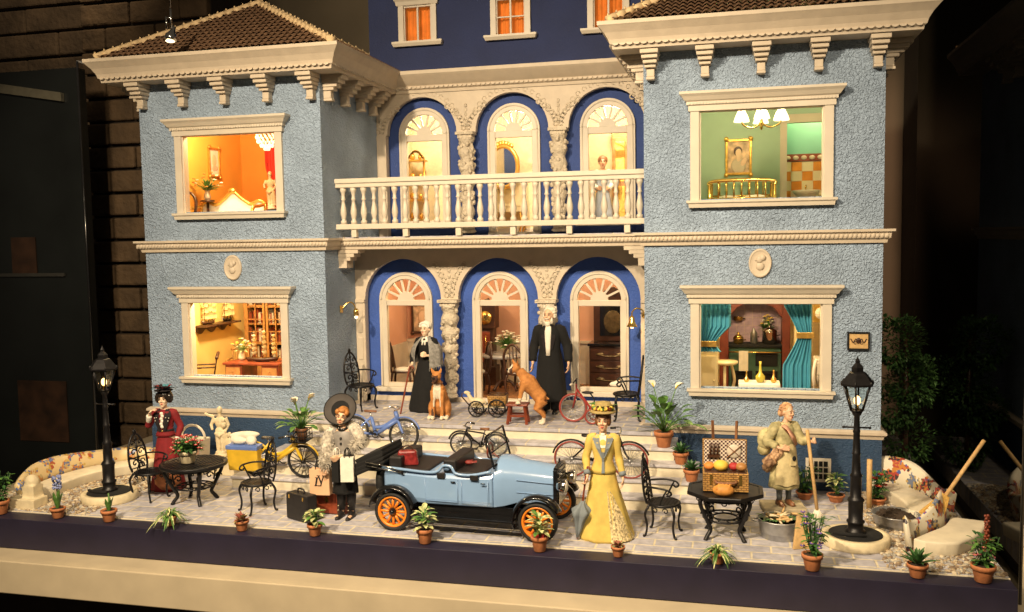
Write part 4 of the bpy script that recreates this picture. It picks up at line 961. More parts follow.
t = thing('wall_sconce', 'gilt candle bracket on the wall right of the oval mirror', 'wall lamp', (.42,4.68,4.9)); mb = MB(); mb.tube(bez([(0,0,0),(0,-.12,-.08),(0,-.18,.06)], 5), .018, 6); mb.lathe([(.02,.06),(.05,.08),(.03,.1)], (0,-.18,0), 10); mb.ball((0,-.01,-.12), (.05,.02,.12), 8); mb.build('bracket', M['gold'], t); mb = MB(); mb.tube([(0,-.18,.08),(0,-.18,.24)], .02, 6); mb.build('candle', M['shade'], t)
t = thing('wardrobe', 'honey coloured wooden wardrobe in the upper right arched window', 'wardrobe', (2.2,4.4,3.323)); mb = MB(); mb.box(-.34, .34, -.2, .25, 0, 2.15); mb.box(-.38, .38, -.23, .27, 2.15, 2.25); mb.build('carcass', M['wood'], t, bev=.012)
for a, b in ((-.31,-.01), (.01,.31)):
    mb = MB(); mb.box(a, b, -.23, -.198, .15, 2.05); d = mb.build('door', M['wood'], t, bev=.01); mb = MB(); mb.box(a+.05, b-.05, -.24, -.225, 1.1, 1.95); mb.build('panel', M['gold'], d, bev=.008); mb = MB(); mb.box(a+.05, b-.05, -.24, -.225, .25, 1.0); mb.build('panel', M['gold'], d, bev=.008)
# ================================================================ GARDEN FURNITURE AND PROPS
def iron_chair():
    t = thing('iron_chair', 'x', 'chair', (0,0,0), 0, 'black wrought iron chairs')
    m = M['iron']
    mb = MB(); mb.tube([(.23*cos(2*pi*i/24), .22*sin(2*pi*i/24)-.01, .46) for i in range(24)], .022, 6, closed=True)
    for k in range(-4, 5):
        h_ = math.sqrt(max(0, .21**2-(k*.048)**2)); mb.box(k*.048-.012, k*.048+.012, -h_-.01, h_-.01, .455, .47); mb.box(-h_, h_, k*.048-.022, k*.048+.002, .452, .467)
    mb.build('seat', m, t)
    mb = MB()                                             # balloon back with scrollwork
    o = [(-.16,.2,.47),(-.19,.23,.62),(-.17,.26,.85),(-.09,.28,1.02),(0,.285,1.08),(.09,.28,1.02),(.17,.26,.85),(.19,.23,.62),(.16,.2,.47)]
    mb.tube(bez(o, 5), .018, 6)
    Y = lambda z: .2+.085*(z-.47)/.6
    for s_ in (-1, 1):
        for cz, r_ in ((.60,.065),(.78,.07),(.93,.045)):
            mb.tube([(s_*(.075)+r_*(1-.10*i)*cos(i*.8), Y(cz), cz+r_*(1-.10*i)*sin(i*.8)) for i in range(9)], .012, 5)
    mb.tube([(0,Y(.47),.47),(0,Y(1.07),1.07)], .013, 5)
    for z in (.55, .69, .86, .99): mb.ball((0, Y(z), z), (.035,.02,.035), 6)
    for z in (.52, .69, .86): w_ = .18; mb.tube([(-w_,Y(z),z),(w_,Y(z),z)], .010, 5)
    mb.ball((0,.29,1.11), (.04,.02,.05), 8)
    mb.build('backrest', m, t)
    for s_ in (-1, 1):
        mb = MB(); mb.tube(bez([(s_*.18,.24,.72),(s_*.25,.05,.73),(s_*.26,-.12,.71),(s_*.25,-.17,.66),(s_*.245,-.13,.63),(s_*.235,-.10,.66)], 5), .015, 6); mb.tube(bez([(s_*.23,0,.47),(s_*.27,-.04,.58),(s_*.255,-.1,.70)], 4), .013, 5); mb.build('armrest', m, t)
        for yy, f in ((-.15,-1), (.16,1)):
            mb = MB(); mb.tube(bez([(s_*.17,yy,.46),(s_*.215,yy+f*.05,.34),(s_*.19,yy+f*.03,.16),(s_*.19,yy+f*.05,.03),(s_*.21,yy+f*.08,.0)], 5), [.02]*6+[.017]*10+[.014]*5, 6); mb.ball((s_*.205,yy+f*.07,.016), .022, 6); mb.build('leg', m, t)
    mb = MB()
    for k in range(4):
        a = pi/2*k
        for j in (-1, 1):
            c = Vector((.2*cos(a)+j*.075*sin(a), .2*sin(a)-j*.075*cos(a), .39)); d = Vector((sin(a), -cos(a), 0))
            mb.tube([c+d*(.045*(1-.08*i)*cos(i*.8))+Vector((0,0,.045*(1-.08*i)*sin(i*.8))) for i in range(9)], .009, 5)
    mb.tube([(.2*cos(2*pi*i/20), .2*sin(2*pi*i/20), .44) for i in range(20)], .012, 5, closed=True)
    mb.build('apron_scrolls', m, t)
    return t
ch = iron_chair(); ch['label'] = 'black iron chair beside the lady in red, left of the flower table'
ch.location = (-5.05,-2.55,GZ); ch.rotation_euler = (0,0,RAD(80))
copy_tree(ch, 'black iron chair in front of the yellow bicycle, right of the flower table', (-2.90,-2.82,GZ), -36)
copy_tree(ch, 'black iron chair between the lady in yellow and the picnic table', (3.47,-2.72,GZ), 82)
copy_tree(ch, 'black iron chair on the terrace by the left wing, behind the blue bicycle', (-2.55,.55,0.002), 68)
copy_tree(ch, 'black iron chair on the terrace by the right wing, right of the tricycle', (2.60,.36,0.002), -84)
def iron_table(label, loc, R_, H, octo):
    t = thing('iron_table', label, 'table', loc, 0, 'black wrought iron tables'); m = M['iron']; n = 8 if octo else 32
    mb = MB(); mb.lathe([(R_*.93,H-.06),(R_,H-.05),(R_,H-.012),(R_*.985,H),(R_*.9,H),(R_*.88,H-.01),(0,H-.01)], n=n, sm=not octo, a0=pi/8, a1=2*pi+pi/8)
    if not octo:
        for k in range(-6, 7):
            h_ = math.sqrt(max(0, (R_*.88)**2-(k*.07)**2)); mb.box(k*.07-.008, k*.07+.008, -h_, h_, H-.014, H-.002)
    mb.build('tabletop', m, t)
    for k in range(4):
        a = pi/4+pi/2*k; c, s_ = cos(a), sin(a); P = lambda r, z: (r*c, r*s_, z)
        mb = MB(); mb.tube(bez([P(R_*.78,H-.06),P(R_*.84,H*.78),P(R_*.62,H*.42),P(R_*.50,H*.22),P(R_*.60,.06),P(R_*.68,.0)], 5), .031, 6)
        mb.tube(bez([P(R_*.42,H-.07),P(R_*.62,H*.8),P(R_*.58,H*.5)], 4), .015, 5)
        for r_, z, q in ((.60,.80,.07),(.72,.58,.06),(.46,.62,.06),(.55,.36,.05)):
            mb.tube([P(R_*r_+q*(1-.09*i)*cos(i*.8), H*z+q*(1-.09*i)*sin(i*.8)) for i in range(9)], .013, 5)
        mb.build('leg', m, t)
    mb = MB()
    for r_, z in ((.55,.40), (.30,.40), (.74,.86)): mb.tube([(R_*r_*cos(2*pi*i/28), R_*r_*sin(2*pi*i/28), H*z) for i in range(28)], .014, 5, closed=True)
    for k in range(12):
        a = 2*pi*k/12; mb.tube([(R_*.30*cos(a),R_*.30*sin(a),H*.4),(R_*.55*cos(a+.25),R_*.55*sin(a+.25),H*.4)], .009, 4)
        c = Vector((R_*.76*cos(a), R_*.76*sin(a), H*.84)); d = Vector((-sin(a), cos(a), 0)); mb.tube([c+d*(.06*(1-.08*i)*cos(i*.8))+Vector((0,0,.045*(1-.08*i)*sin(i*.8))) for i in range(9)], .009, 4)
    mb.build('scrollwork', m, t); return t
iron_table('round black iron table carrying the potted red flowers', (-4.20,-2.55,GZ), .54, .66, False)
iron_table('octagonal black iron table carrying the open picnic basket', (4.33,-2.62,GZ), .56, .68, True)

# ---- potted plants
def pot(t, r=.1, h=.17, m=None):
    mb = MB(); mb.lathe([(r*.66,0),(r*.70,.005),(r*.92,h*.70),(r*.93,h*.72),(r*1.06,h*.73),(r*1.08,h*.98),(r*1.0,h),(r*.92,h*.96),(r*.90,h*.86),(0,h*.86)], n=18); mb.build('flowerpot', m or M['terra'], t)
    mb = MB(); mb.lathe([(r*.9,h*.87),(r*.5,h*.93),(0,h*.94)], n=12); mb.build('soil', M['soil'], t)
def potted(name, label, loc, kind, H, r=.1, ph=.17, group='potted plants along the front edge', seed=1, potm=None):
    t = thing(name, label, 'potted plant', loc, 0, group); pot(t, r, ph, potm); rnd = random.Random(seed); mb = MB(); fm = M['leaf']; fl = None; fc = None; L = H-ph
    if kind == 'spider':
        fm = [M['leaf_pale'], M['leaf']]
        for k in range(80): a = rnd.uniform(0,2*pi); e = rnd.uniform(.35,1.4); mb.leaf((0,0,ph*.85), (cos(a)*cos(e),sin(a)*cos(e),sin(e)), L*rnd.uniform(.9,1.4), .026, .75, 5, k % 2)
    elif kind == 'agave':
        fm = M['leaf_dark']
        for k in range(22): a = k*2.4; e = .45+.95*k/22; mb.leaf((0,0,ph*.85), (cos(a)*cos(e),sin(a)*cos(e),sin(e)), L*(.85+.15*rnd.random()), .055, .18, 4, fold=.5)
    elif kind == 'broad':
        fm = [M['leaf_pale'], M['leaf']]
        for k in range(5):
            a = k*1.3; x, y = .04*cos(a), .04*sin(a); mb.tube([(0,0,ph*.8),(x,y,ph+L*(.5+.1*k))], .008, 5, 1)
        for k in range(34): a = k*2.4; v = rnd.uniform(.1,1); e = rnd.uniform(.1,.9); mb.leaf((.03*cos(a),.03*sin(a),ph+L*v*.8), (cos(a)*cos(e),sin(a)*cos(e),sin(e)), .13+.07*rnd.random(), .075, .35, 4, 0 if rnd.random() < .65 else 1)
    elif kind == 'succulent':
        fm = [mat('reddish_leaf', (.30,.09,.06), .5, 0, .3, 20), M['leaf_pale']]
        for k in range(60): a = rnd.uniform(0,2*pi); e = rnd.uniform(.2,1.4); mb.leaf((0,0,ph*.9), (cos(a)*cos(e),sin(a)*cos(e),sin(e)), L*rnd.uniform(.6,1.1), .04, .25, 3, 0 if rnd.random() < .7 else 1)
    elif kind == 'bulb':
        fm = M['leaf']
        for k in range(7): a = k*.95; mb.leaf((.02*cos(a),.02*sin(a),ph*.85), (.25*cos(a),.25*sin(a),1), L*rnd.uniform(.6,.85), .05, .1, 4)
        mb.tube([(0,0,ph*.8),(.01,0,ph+L*.8)], .012, 5)
    elif kind == 'flowering':
        fm = [M['leaf_dark'], M['leaf']]
        for k in range(16):
            a = rnd.uniform(0,2*pi); q = rnd.uniform(.02,.2); mb.tube(bez([(0,0,ph*.8),(q*.6*cos(a),q*.6*sin(a),ph+L*.4),(q*cos(a),q*sin(a),ph+L*rnd.uniform(.7,1))], 3), .005, 4)
        for k in range(130): a = rnd.uniform(0,2*pi); v = rnd.uniform(0,.95); q = .05+.16*v; e = rnd.uniform(-.2,.9); mb.leaf((q*cos(a)*rnd.random(),q*sin(a)*rnd.random(),ph+L*v), (cos(a)*cos(e),sin(a)*cos(e),sin(e)), .10, .045, .3, 3, k % 2)
    mb.build('foliage', fm, t)
    return t, rnd
def blooms(t, pts, r_, m, name='flower', center=None):
    mb = MB()
    for p in pts:
        mb.tube([(0,0,.17), (p[0]*.6,p[1]*.6,.17+(p[2]-.17)*.55), p], .004, 4, 2)
        for j in range(6): mb.ball((p[0]+r_*.8*cos(j*1.047), p[1]+r_*.8*sin(j*1.047), p[2]), (r_*.6,r_*.6,r_*.4), 5)
        mb.ball((p[0],p[1],p[2]+r_*.2), r_*.4, 5, 1)
    return mb.build(name, [m, center or M['petal_yellow'], M['leaf_dark']], t)
FY = -3.74
t, _ = potted('potted_plant', 'leafy plant in a brown pot at the far left front corner', (-6.92,FY,GZ), 'flowering', .68, .12, .22, seed=3)
t, _ = potted('potted_hyacinth', 'blue hyacinth in a dark pot before the left bench', (-5.85,FY,GZ), 'bulb', .62, .11, .16, seed=4)
rnd = random.Random(5); mb = MB()
for k in range(60): a = rnd.uniform(0,2*pi); mb.ball((.01+.055*cos(a), .055*sin(a), .46+.2*rnd.random()), (.02,.02,.02), 5)
mb.build('flower', mat('blue_petal', (.22,.26,.48), .6, 0, .2, 20), t)
t, _ = potted('potted_bulb', 'small green bulb plant in a terracotta pot before the left lamp', (-4.92,FY,GZ), 'bulb', .50, .115, .18, seed=6)
potted('spider_plant', 'pale spider plant before the flower table', (-3.85,FY,GZ), 'spider', .46, .10, .15, seed=7)
potted('potted_succulent', 'reddish succulent in a pot before the chair by the yellow bicycle', (-2.64,FY,GZ), 'succulent', .34, .10, .15, seed=8)
potted('potted_plant', 'yellow green leafy plant in a pot right of the black suitcase', (-1.46,FY,GZ), 'broad', .42, .105, .17, seed=9)
potted('potted_plant', 'variegated plant in a terracotta pot near the rear wheel of the car', (.23,FY,GZ), 'broad', .53, .115, .21, seed=10)
t, _ = potted('potted_plant', 'variegated plant with red base leaves before the front wheel of the car', (1.88,FY,GZ), 'broad', .53, .115, .21, seed=11)
mb = MB()
for k in range(12): a = k*.9; mb.leaf((0,0,.19), (cos(a),sin(a),.5), .13, .06, .4, 3)
mb.build('red_leaves', M['petal_red'], t)
t, _ = potted('potted_cyclamen', 'tiny dark red plant in a pot at the feet of the lady in yellow', (2.95,FY,GZ), 'succulent', .26, .09, .14, seed=12)
potted('spider_plant', 'yellowish spider plant before the picnic table', (4.25,FY,GZ), 'spider', .42, .10, .15, seed=13)
t, rnd = potted('potted_violets', 'tall purple flowering plant in a pot left of the right lamp post', (5.42,FY,GZ), 'flowering', .72, .125, .21, seed=14)
blooms(t, [(rnd.uniform(-.13,.13), rnd.uniform(-.13,.1), rnd.uniform(.3,.72)) for k in range(16)], .025, M['petal_purple'])
potted('potted_agave', 'spiky green agave in a pot before the right bench', (6.66,FY,GZ), 'agave', .46, .12, .17, seed=15)
t, rnd = potted('potted_plant', 'mixed plant with a red brown spike at the far right front corner', (7.40,FY,GZ), 'flowering', .56, .135, .21, seed=16)
blooms(t, [(rnd.uniform(-.13,.13), rnd.uniform(-.13,.1), rnd.uniform(.3,.55)) for k in range(7)], .022, M['petal_pink'])
mb = MB(); mb.tube([(.02,0,.2),(.03,0,.82)], .012, 5)
for k in range(24): mb.ball((.03+.02*cos(k*2.4), .02*sin(k*2.4), .5+.014*k), .02, 5)
mb.build('flower_spike', M['redwood'], t)
def peace_lily(name, label, loc, s, group=None, pot_r=.13, pot_h=.25, potm=None, nf=5, wide=1.0, seed=2):
    t = thing(name, label, 'potted plant', loc, 0, group); pot(t, pot_r, pot_h, potm); rnd = random.Random(seed); mb = MB()
    for k in range(30):
        a = k*2.4; e = rnd.uniform(.35,1.35); d = Vector((cos(a)*cos(e)*wide, sin(a)*cos(e)*wide, sin(e))); L = s*rnd.uniform(.45,.7)
        st_ = Vector((0,0,pot_h*.9)); en = st_+d*L; mb.tube([st_, st_.lerp(en,.5)+Vector((0,0,.03)), en], .007, 4); mb.leaf(en, d+Vector((0,0,-.25)), s*.42, s*.19, .35, 5)
    mb.build('foliage', M['leaf'], t); mb = MB()
    for k in range(nf):
        a = k*2.1+.4; p = Vector((.30*s*cos(a)*wide, .30*s*sin(a)*wide-.04, pot_h+s*rnd.uniform(.84,1.05))); mb.tube([(0,0,pot_h*.9),(p.x*.6,p.y*.6,p.z*.75),p], .007, 4, 2)
        mb.leaf(p, (cos(a),sin(a),.7), .17*s+.05, .15*s+.04, .1, 5, 0, fold=.7); mb.tube([p,p+Vector((cos(a)*.03,sin(a)*.03,.06))], .012, 5, 1)
    mb.build('flower', [M['petal_white'], M['petal_yellow'], M['leaf']], t); return t
peace_lily('potted_lily', 'tall lily with one cream bloom in a terracotta pot at the top of the steps', (3.33,-.76,-.199), .70, None, .15, .26, nf=2, seed=5)
potted('potted_fern', 'green plant in a terracotta pot on the second step beside the right wing', (3.62,-1.04,-.399), 'agave', .44, .12, .19, 'small plants on the right of the steps', 21)
potted('potted_fern', 'green plant with trailing leaf in the lowest terracotta pot on the steps', (3.80,-1.31,-.599), 'agave', .42, .12, .19, 'small plants on the right of the steps', 22)
t, rnd = potted('potted_flowers', 'pot of small red and pink flowers on the round iron table', (-4.27,-2.6,GZ+.662), 'flowering', .40, .15, .20, 'x', 31, M['bone']); del t['group']
mb = MB(); rnd = random.Random(8)
for k in range(90): a = rnd.uniform(0,2*pi); e = rnd.uniform(-.1,1.3); q = .27*rnd.uniform(.8,1); mb.leaf((.5*q*cos(a),.5*q*sin(a),.24), (cos(a)*cos(e),sin(a)*cos(e),sin(e)), q*.7, .06, .3, 3)
mb.build('leaves', M['leaf_dark'], t)
blooms(t, [(.26*cos(a)*cos(e), .26*sin(a)*cos(e), .24+.22*sin(e)) for a, e in [(rnd.uniform(0,2*pi), rnd.uniform(0,1.4)) for k in range(34)]], .024, M['petal_red'], center=M['petal_white'])
t = thing('urn', 'round terracotta urn with a small plant beside the left lamp post', 'urn', (-5.05,-2.05,GZ)); mb = MB(); mb.lathe([(.1,0),(.12,.02),(.21,.14),(.22,.22),(.17,.31),(.18,.35),(.15,.34),(0,.32)], n=18); mb.build('pot', M['terra'], t)
mb = MB(); rnd = random.Random(3)
for k in range(30): a = k*2.4; e = rnd.uniform(.4,1.4); mb.leaf((0,0,.32), (cos(a)*cos(e),sin(a)*cos(e),sin(e)), .2, .06, .3, 3)
mb.build('foliage', M['leaf_dark'], t)
for lb, x, y, kk, sd in (('low green plant growing by the vent in the right plinth',5.55,-.55,'flowering',41),('red flowered plant at the right wing corner beside the wooden post',6.62,-.7,'flowering',42),('pale low plant left of the wooden post behind the right lamp',6.02,-.62,'broad',43)):
    t, rnd = potted('garden_plant', lb, (x,y,GZ), kk, .52, .13, .12, 'plants along the right plinth', sd)
    if sd == 42: blooms(t, [(rnd.uniform(-.14,.14), rnd.uniform(-.14,.1), rnd.uniform(.3,.5)) for k in range(6)], .035, M['petal_red'])

# ---- lamp posts
def lamp_post(label, loc):
    t = thing('lamp_post', label, 'lamp post', loc, 0, 'black lamp posts'); m = M['iron']
    mb = MB(); mb.lathe([(.44,0),(.45,.02),(.45,.13),(.43,.15),(.36,.15),(.355,.10),(0,.10)], n=40); mb.build('kerb_ring', M['bone'], t)
    mb = MB(); mb.lathe([(.35,.115),(.35,.155),(.33,.165),(.2,.168),(0,.168)], n=36); mb.tube([(-.3,-.12,.18),(-.1,-.2,.19),(.1,-.2,.19)], .03, 6); mb.build('grating', M['black'], t)
    mb = MB(); mb.lathe([(.13,.165),(.135,.20),(.10,.22),(.105,.30),(.12,.32),(.12,.34),(.095,.36),(.10,.62),(.115,.64),(.10,.67),(.075,.70),(.072,.98),(.085,1.0),(.06,1.04),(.05,1.30),(.06,1.32),(.05,1.34),(.042,1.62),(.05,1.64),(.042,1.67),(.036,1.86),(.06,1.89),(.07,1.93),(.05,1.95)], n=14); mb.build('pole', m, t)
    mb = MB(); mb.tube([(-.16,0,1.70),(.16,0,1.70)], .013, 6); mb.ball((-.17,0,1.70), .02, 6); mb.ball((.17,0,1.70), .02, 6); mb.build('ladder_bar', m, t)
    mb = MB(); n = 6; zb, zt, rb, rt = 1.95, 2.32, .085, .19; P = lambda r, k, z: (r*cos(2*pi*k/n+.3), r*sin(2*pi*k/n+.3), z)
    for k in range(n): mb.tube([P(rb,k,zb),P(rt,k,zt)], .014, 5); mb.tube([P(rt,k,zt),P(rt,k+1,zt)], .014, 5); mb.tube([P(rb,k,zb),P(rb,k+1,zb)], .014, 5); mb.ball(P(rt+.025,k,zt+.03), (.02,.02,.035), 6)
    mb.lathe([(.23,zt-.01),(.235,zt+.02),(.16,zt+.12),(.12,zt+.17),(.08,zt+.19),(.085,zt+.25),(.06,zt+.28),(.03,zt+.31),(.035,zt+.34),(.012,zt+.38),(0,zt+.42)], n=n, sm=False, a0=.3, a1=2*pi+.3)
    ln = mb.build('lantern', m, t)
    mb = MB()
    for k in range(n): mb.add([P(rb-.004,k,zb),P(rb-.004,k+1,zb),P(rt-.006,k+1,zt),P(rt-.006,k,zt)], [(0,1,2,3)])
    mb.build('lantern_glass', M['glass'], ln)
    mb = MB(); mb.tube([(0,0,1.95),(0,0,2.03)], .025, 6); mb.ball((0,0,2.09), (.045,.045,.07), 10, 1); mb.build('bulb', [M['brass'], M['bulb']], ln)
    t.scale = (1,1,.95); lamp((loc[0],loc[1],loc[2]+1.98), 5, (1,.62,.28), .05, 'lantern_lamp'); return t
lamp_post('black lamp post with lit lantern between the old gardener and the right bench', (6.07,-2.62,GZ))
lamp_post('black lamp post with lit lantern in front of the left curved bench', (-5.70,-2.72,GZ))
M['bench_white'] = mat('bench_plaster', (.70,.63,.48), .6, 0, .08, 6, .2, 20, .012)
# ---- serpentine benches
def bench(name, label, path, side, hb, pal, ground, seat_w=.34, frac=.5):
    t = thing(name, label, 'bench', (path[0][0],path[0][1],GZ)); P = [Vector((p[0]-path[0][0], p[1]-path[0][1], 0)) for p in path]; C_ = bez(P, 8); n = len(C_)
    N = []
    for i in range(n):
        d = (C_[min(i+1,n-1)]-C_[max(i-1,0)]).normalized(); N.append(Vector((d.y,-d.x,0)))
    sd = [side(i/(n-1)) for i in range(n)]
    mb = MB(); R_ = []
    for i in range(n):
        s_ = sd[i]; w_ = seat_w*abs(s_)*max(.12, min(1, (min(i, n-1-i)/(n*.13))))**.5; q = 1 if s_ >= 0 else -1; c, nn = C_[i], N[i]*q
        R_.append([c+nn*.05, c+nn*(.05+w_*.92), c+nn*(.05+w_)+Vector((0,0,.02)), c+nn*(.06+w_*1.03)+Vector((0,0,.18)), c+nn*(.05+w_)+Vector((0,0,.205)), c+nn*.05+Vector((0,0,.205))][::q])
    def grp(R_):                                           # split runs where the seat changes side
        runs = []; cur = [R_[0]]; cs = sd[0] >= 0
        for i in range(1, n):
            if (sd[i] >= 0) == cs: cur.append(R_[i])
            else: runs.append(cur); cur = [R_[i]]; cs = not cs
        runs.append(cur); return runs
    for run in grp(R_):
        if len(run) > 1: mb = MB(); mb.loft(run); mb.build('seat', M['bench_white'], t, bev=.03, seg=3)
    mb = MB(); R_ = []
    for i in range(n):
        c, nn = C_[i], N[i]; h_ = hb(i/(n-1)); l = nn*(-.05 if sd[i] >= 0 else .05)
        R_.append([c-nn*.05, c+nn*.05, c+nn*.045+l*1.2+Vector((0,0,h_*.9)), c+l*1.4+Vector((0,0,h_)), c-nn*.045+l*1.6+Vector((0,0,h_*.9))])
    mb.loft(R_); mb.build('backrest', mosaic('bench_mosaic', pal, 30, ground, frac), t); return t
PAL = [(.50,.28,.06),(.40,.09,.04),(.58,.40,.11),(.12,.17,.36),(.56,.23,.06),(.50,.40,.2)]
bench('mosaic_bench', 'curved cream bench with an ochre mosaic back at the left end', [(-7.0,-3.2),(-7.2,-2.6),(-7.15,-1.8),(-6.85,-1.15),(-6.4,-.8),(-6.05,-.72)], lambda t: 1, lambda t: .34+.18*sin(pi*min(1,t*1.2))+.05*sin(t*9), PAL, (.70,.55,.30), .40, .47)
t = thing('bench_block', 'rounded cream end block of the left mosaic bench, beside the hyacinth', 'stone block', (-6.72,-3.28,GZ)); mb = MB(); mb.box(-.34, .2, -.22, .1, 0, .16); mb.box(-.1, .12, -.12, .1, .162, .36); mb.ball((.01,-.01,.4), (.12,.11,.13), 12); fuse(mb, 'block', M['bone'], t, .02, 3)
t['label'] = 'rounded cream stone block at the front end of the left bench'
bench('mosaic_bench', 'serpentine cream bench with a colourful mosaic back at the right end', [(6.72,.1),(7.2,-.3),(7.42,-.9),(7.44,-1.55),(7.26,-2.15),(6.96,-2.55),(6.72,-2.86)], lambda t: -1 if t > .55 else 1, lambda t: .50+.12*sin(t*12+.5), [(.08,.12,.38),(.54,.22,.05),(.42,.07,.05),(.05,.04,.05),(.50,.36,.14),(.16,.20,.30)], (.74,.68,.54), .44, .50)
# ---- gravel
def gravel(name, x0, x1, y0, y1, n, seed):
    rnd = random.Random(seed); mb = MB()
    for k in range(n):
        x, y = rnd.uniform(x0,x1), rnd.uniform(y0,y1); s_ = rnd.uniform(.014,.034); mb.ball((x, y, GZ+s_*.4), (s_*rnd.uniform(.8,1.4), s_*rnd.uniform(.8,1.4), s_*.7), 5, rnd.randrange(4), False, Euler((0,0,rnd.uniform(0,3))))
    tag(mb.build(name, [mat('pebble_cream', (.58,.50,.36)), mat('pebble_tan', (.42,.32,.20)), mat('pebble_brown', (.24,.17,.11)), mat('pebble_grey', (.36,.34,.30))]), kind='stuff')
gravel('gravel', 6.35, 7.72, -3.56, .8, 3600, 1); gravel('gravel', -7.72, -5.5, -3.56, -1.0, 3000, 2)
# ---- garden objects on the right
def tub(label, loc, r, h, fill):
    t = thing('metal_tub', label, 'tub', loc); mb = MB(); mb.lathe([(r*.84,0),(r*.86,.01),(r*.9,h*.3),(r*.915,h*.31),(r*.92,h*.36),(r*.99,h*.9),(r*1.04,h*.95),(r*1.04,h),(r*.98,h),(r*.93,h*.6),(0,h*.6)], n=32); mb.build('body', M['steel'], t)
    for s_ in (-1, 1): mb = MB(); mb.tube(bez([(s_*r*.98,-.07,h*.8),(s_*(r+.06),-.05,h*.84),(s_*(r+.06),.05,h*.84),(s_*r*.98,.07,h*.8)], 4), .011, 5); mb.build('handle', M['steel'], t)
    mb = MB(); rnd = random.Random(len(label))
    if fill == 'soil':
        mb.ball((0,0,h*.62), (r*.9,r*.9,h*.5), 16)
        for k in range(60): a = rnd.uniform(0,2*pi); q = r*.8*math.sqrt(rnd.random()); mb.ball((q*cos(a),q*sin(a),h*(1.08-.3*(q/r)**2)), rnd.uniform(.01,.03), 5)
        mb.build('earth', M['soil'], t)
    else:
        mb.lathe([(r*.95,h*.8),(0,h*.8)], n=24); mb.build('earth', M['soil'], t); mb = MB()
        for k in range(26): a = rnd.uniform(0,2*pi); q = r*.7*rnd.random(); b = rnd.uniform(0,2*pi); p = Vector((q*cos(a),q*sin(a),h*.85+.08*rnd.random())); mb.tube([p,p+Vector((.16*cos(b),.16*sin(b),rnd.uniform(0,.06)))], rnd.uniform(.012,.022), 5, k % 2)
        for k in range(26): a = rnd.uniform(0,2*pi); q = r*.8*rnd.random(); mb.leaf((q*cos(a),q*sin(a),h*.95), (cos(a),sin(a),.6), .14, .05, .4, 3, 2)
        mb.build('cuttings', [M['stick'], M['bone'], M['leaf_dark']], t)
    return t
tub('metal tub of plant cuttings in front of the old gardener', (5.08,-2.52,GZ), .30, .27, 'cut')
tub('shallow metal tub of dark earth between the right lamp and the bench', (6.72,-1.75,GZ), .32, .20, 'soil')
t = thing('wooden_post', 'bare wooden post standing behind the right lamp post', 'post', (6.47,-.95,GZ)); mb = MB(); mb.tube([(0,0,0),(.0,0,.78)], .04, 10); mb.build('post', M['stick'], t)
t = thing('wooden_board', 'short slanted wooden board leaning beside the tub of cuttings', 'board', (5.36,-2.98,GZ), 20); mb = MB(); mb.prism([(-.14,0),(.12,0),(.14,.08),(.06,.44),(-.04,.44)], -.02, .03); o = mb.build('plank', M['stick'], t, bev=.006, rot=(RAD(-14),0,0))
t = thing('broom', 'wooden broom leaning on the right bench and the glass', 'broom', (7.28,-1.98,GZ+.30)); a, b = Vector((0,0,.16)), Vector((.60,.28,1.0))
mb = MB(); mb.tube([a, b], .028, 8); mb.build('handle', M['stick'], t); mb = MB(); d = (b-a).normalized(); s_ = d.cross(Vector((0,1,0))).normalized()
mb.add([tuple(a+d*.12+s_*k*.05+Vector((0,q,0))) for k in (-1,1) for q in (-.03,.03)]+[tuple(a-d*.30+s_*k*.17+Vector((0,q-.02,0))) for k in (-1,1) for q in (-.035,.035)], [(0,1,3,2),(4,6,7,5),(0,4,5,1),(2,3,7,6),(0,2,6,4),(1,5,7,3)]); mb.build('brush', mat('straw', (.55,.33,.08), .8, 0, .3, 40), t)
little_statue('garden_statue', 'ivory statue of a figure with a child beside the plinth, right of the white basket', (-4.75,-.85,GZ+.32), .80, 10, M['bone'], child=True)
t = thing('statue_plinth', 'low ivory block under the garden statue', 'plinth', (-4.71,-.85,GZ)); mb = MB(); mb.box(-.2, .3, -.16, .16, 0, .31); mb.build('block', M['bone'], t, bev=.015)
t = thing('white_basket', 'white planter with a tall hoop handle behind the lady in red', 'basket', (-5.22,-1.0,GZ)); mb = MB(); mb.box(-.24, .24, -.15, .15, .34, .68, top=(1.08,1.1)); mb.box(-.2, .2, -.12, .12, 0, .34); mb.build('body', M['white'], t, bev=.02); mb = MB(); mb.tube(arc((0,0,.68), .24, 0, 180, 16), .024, 7); mb.build('handle', M['white'], t); mb = MB(); mb.box(-.2, .2, -.162, -.15, .42, .60); mb.build('panel', M['peach'], t)
# ---- picnic basket and bread
M['wicker'] = bricks('wicker', (.50,.28,.08), (.40,.21,.055), (.16,.08,.02), .07, .03, .006, off=.5, swap=(0,2,1))
M['gingham'] = mat('gingham', (.7,.6,.5))
nt = M['gingham'].node_tree; ck = nt.nodes.new('ShaderNodeTexChecker'); ck.inputs['Scale'].default_value = 36; ck.inputs['Color1'].default_value = (.72,.62,.50,1); ck.inputs['Color2'].default_value = (.07,.03,.035,1)
nt.links.new(nt.nodes['Texture Coordinate'].outputs['Object'], ck.inputs['Vector']); nt.links.new(ck.outputs[0], nt.nodes['Principled BSDF'].inputs['Base Color'])
t = thing('picnic_basket', 'open wicker picnic basket with gingham lid and fruit on the octagonal table', 'picnic basket', (4.33,-2.62,GZ+.682), 3)
mb = MB(); mb.box(-.31, .31, -.19, .19, 0, .26); mb.box(-.29, .29, -.17, .17, .255, .27, 1); mb.build('basket', [M['wicker'], M['darkwood']], t, bev=.015)
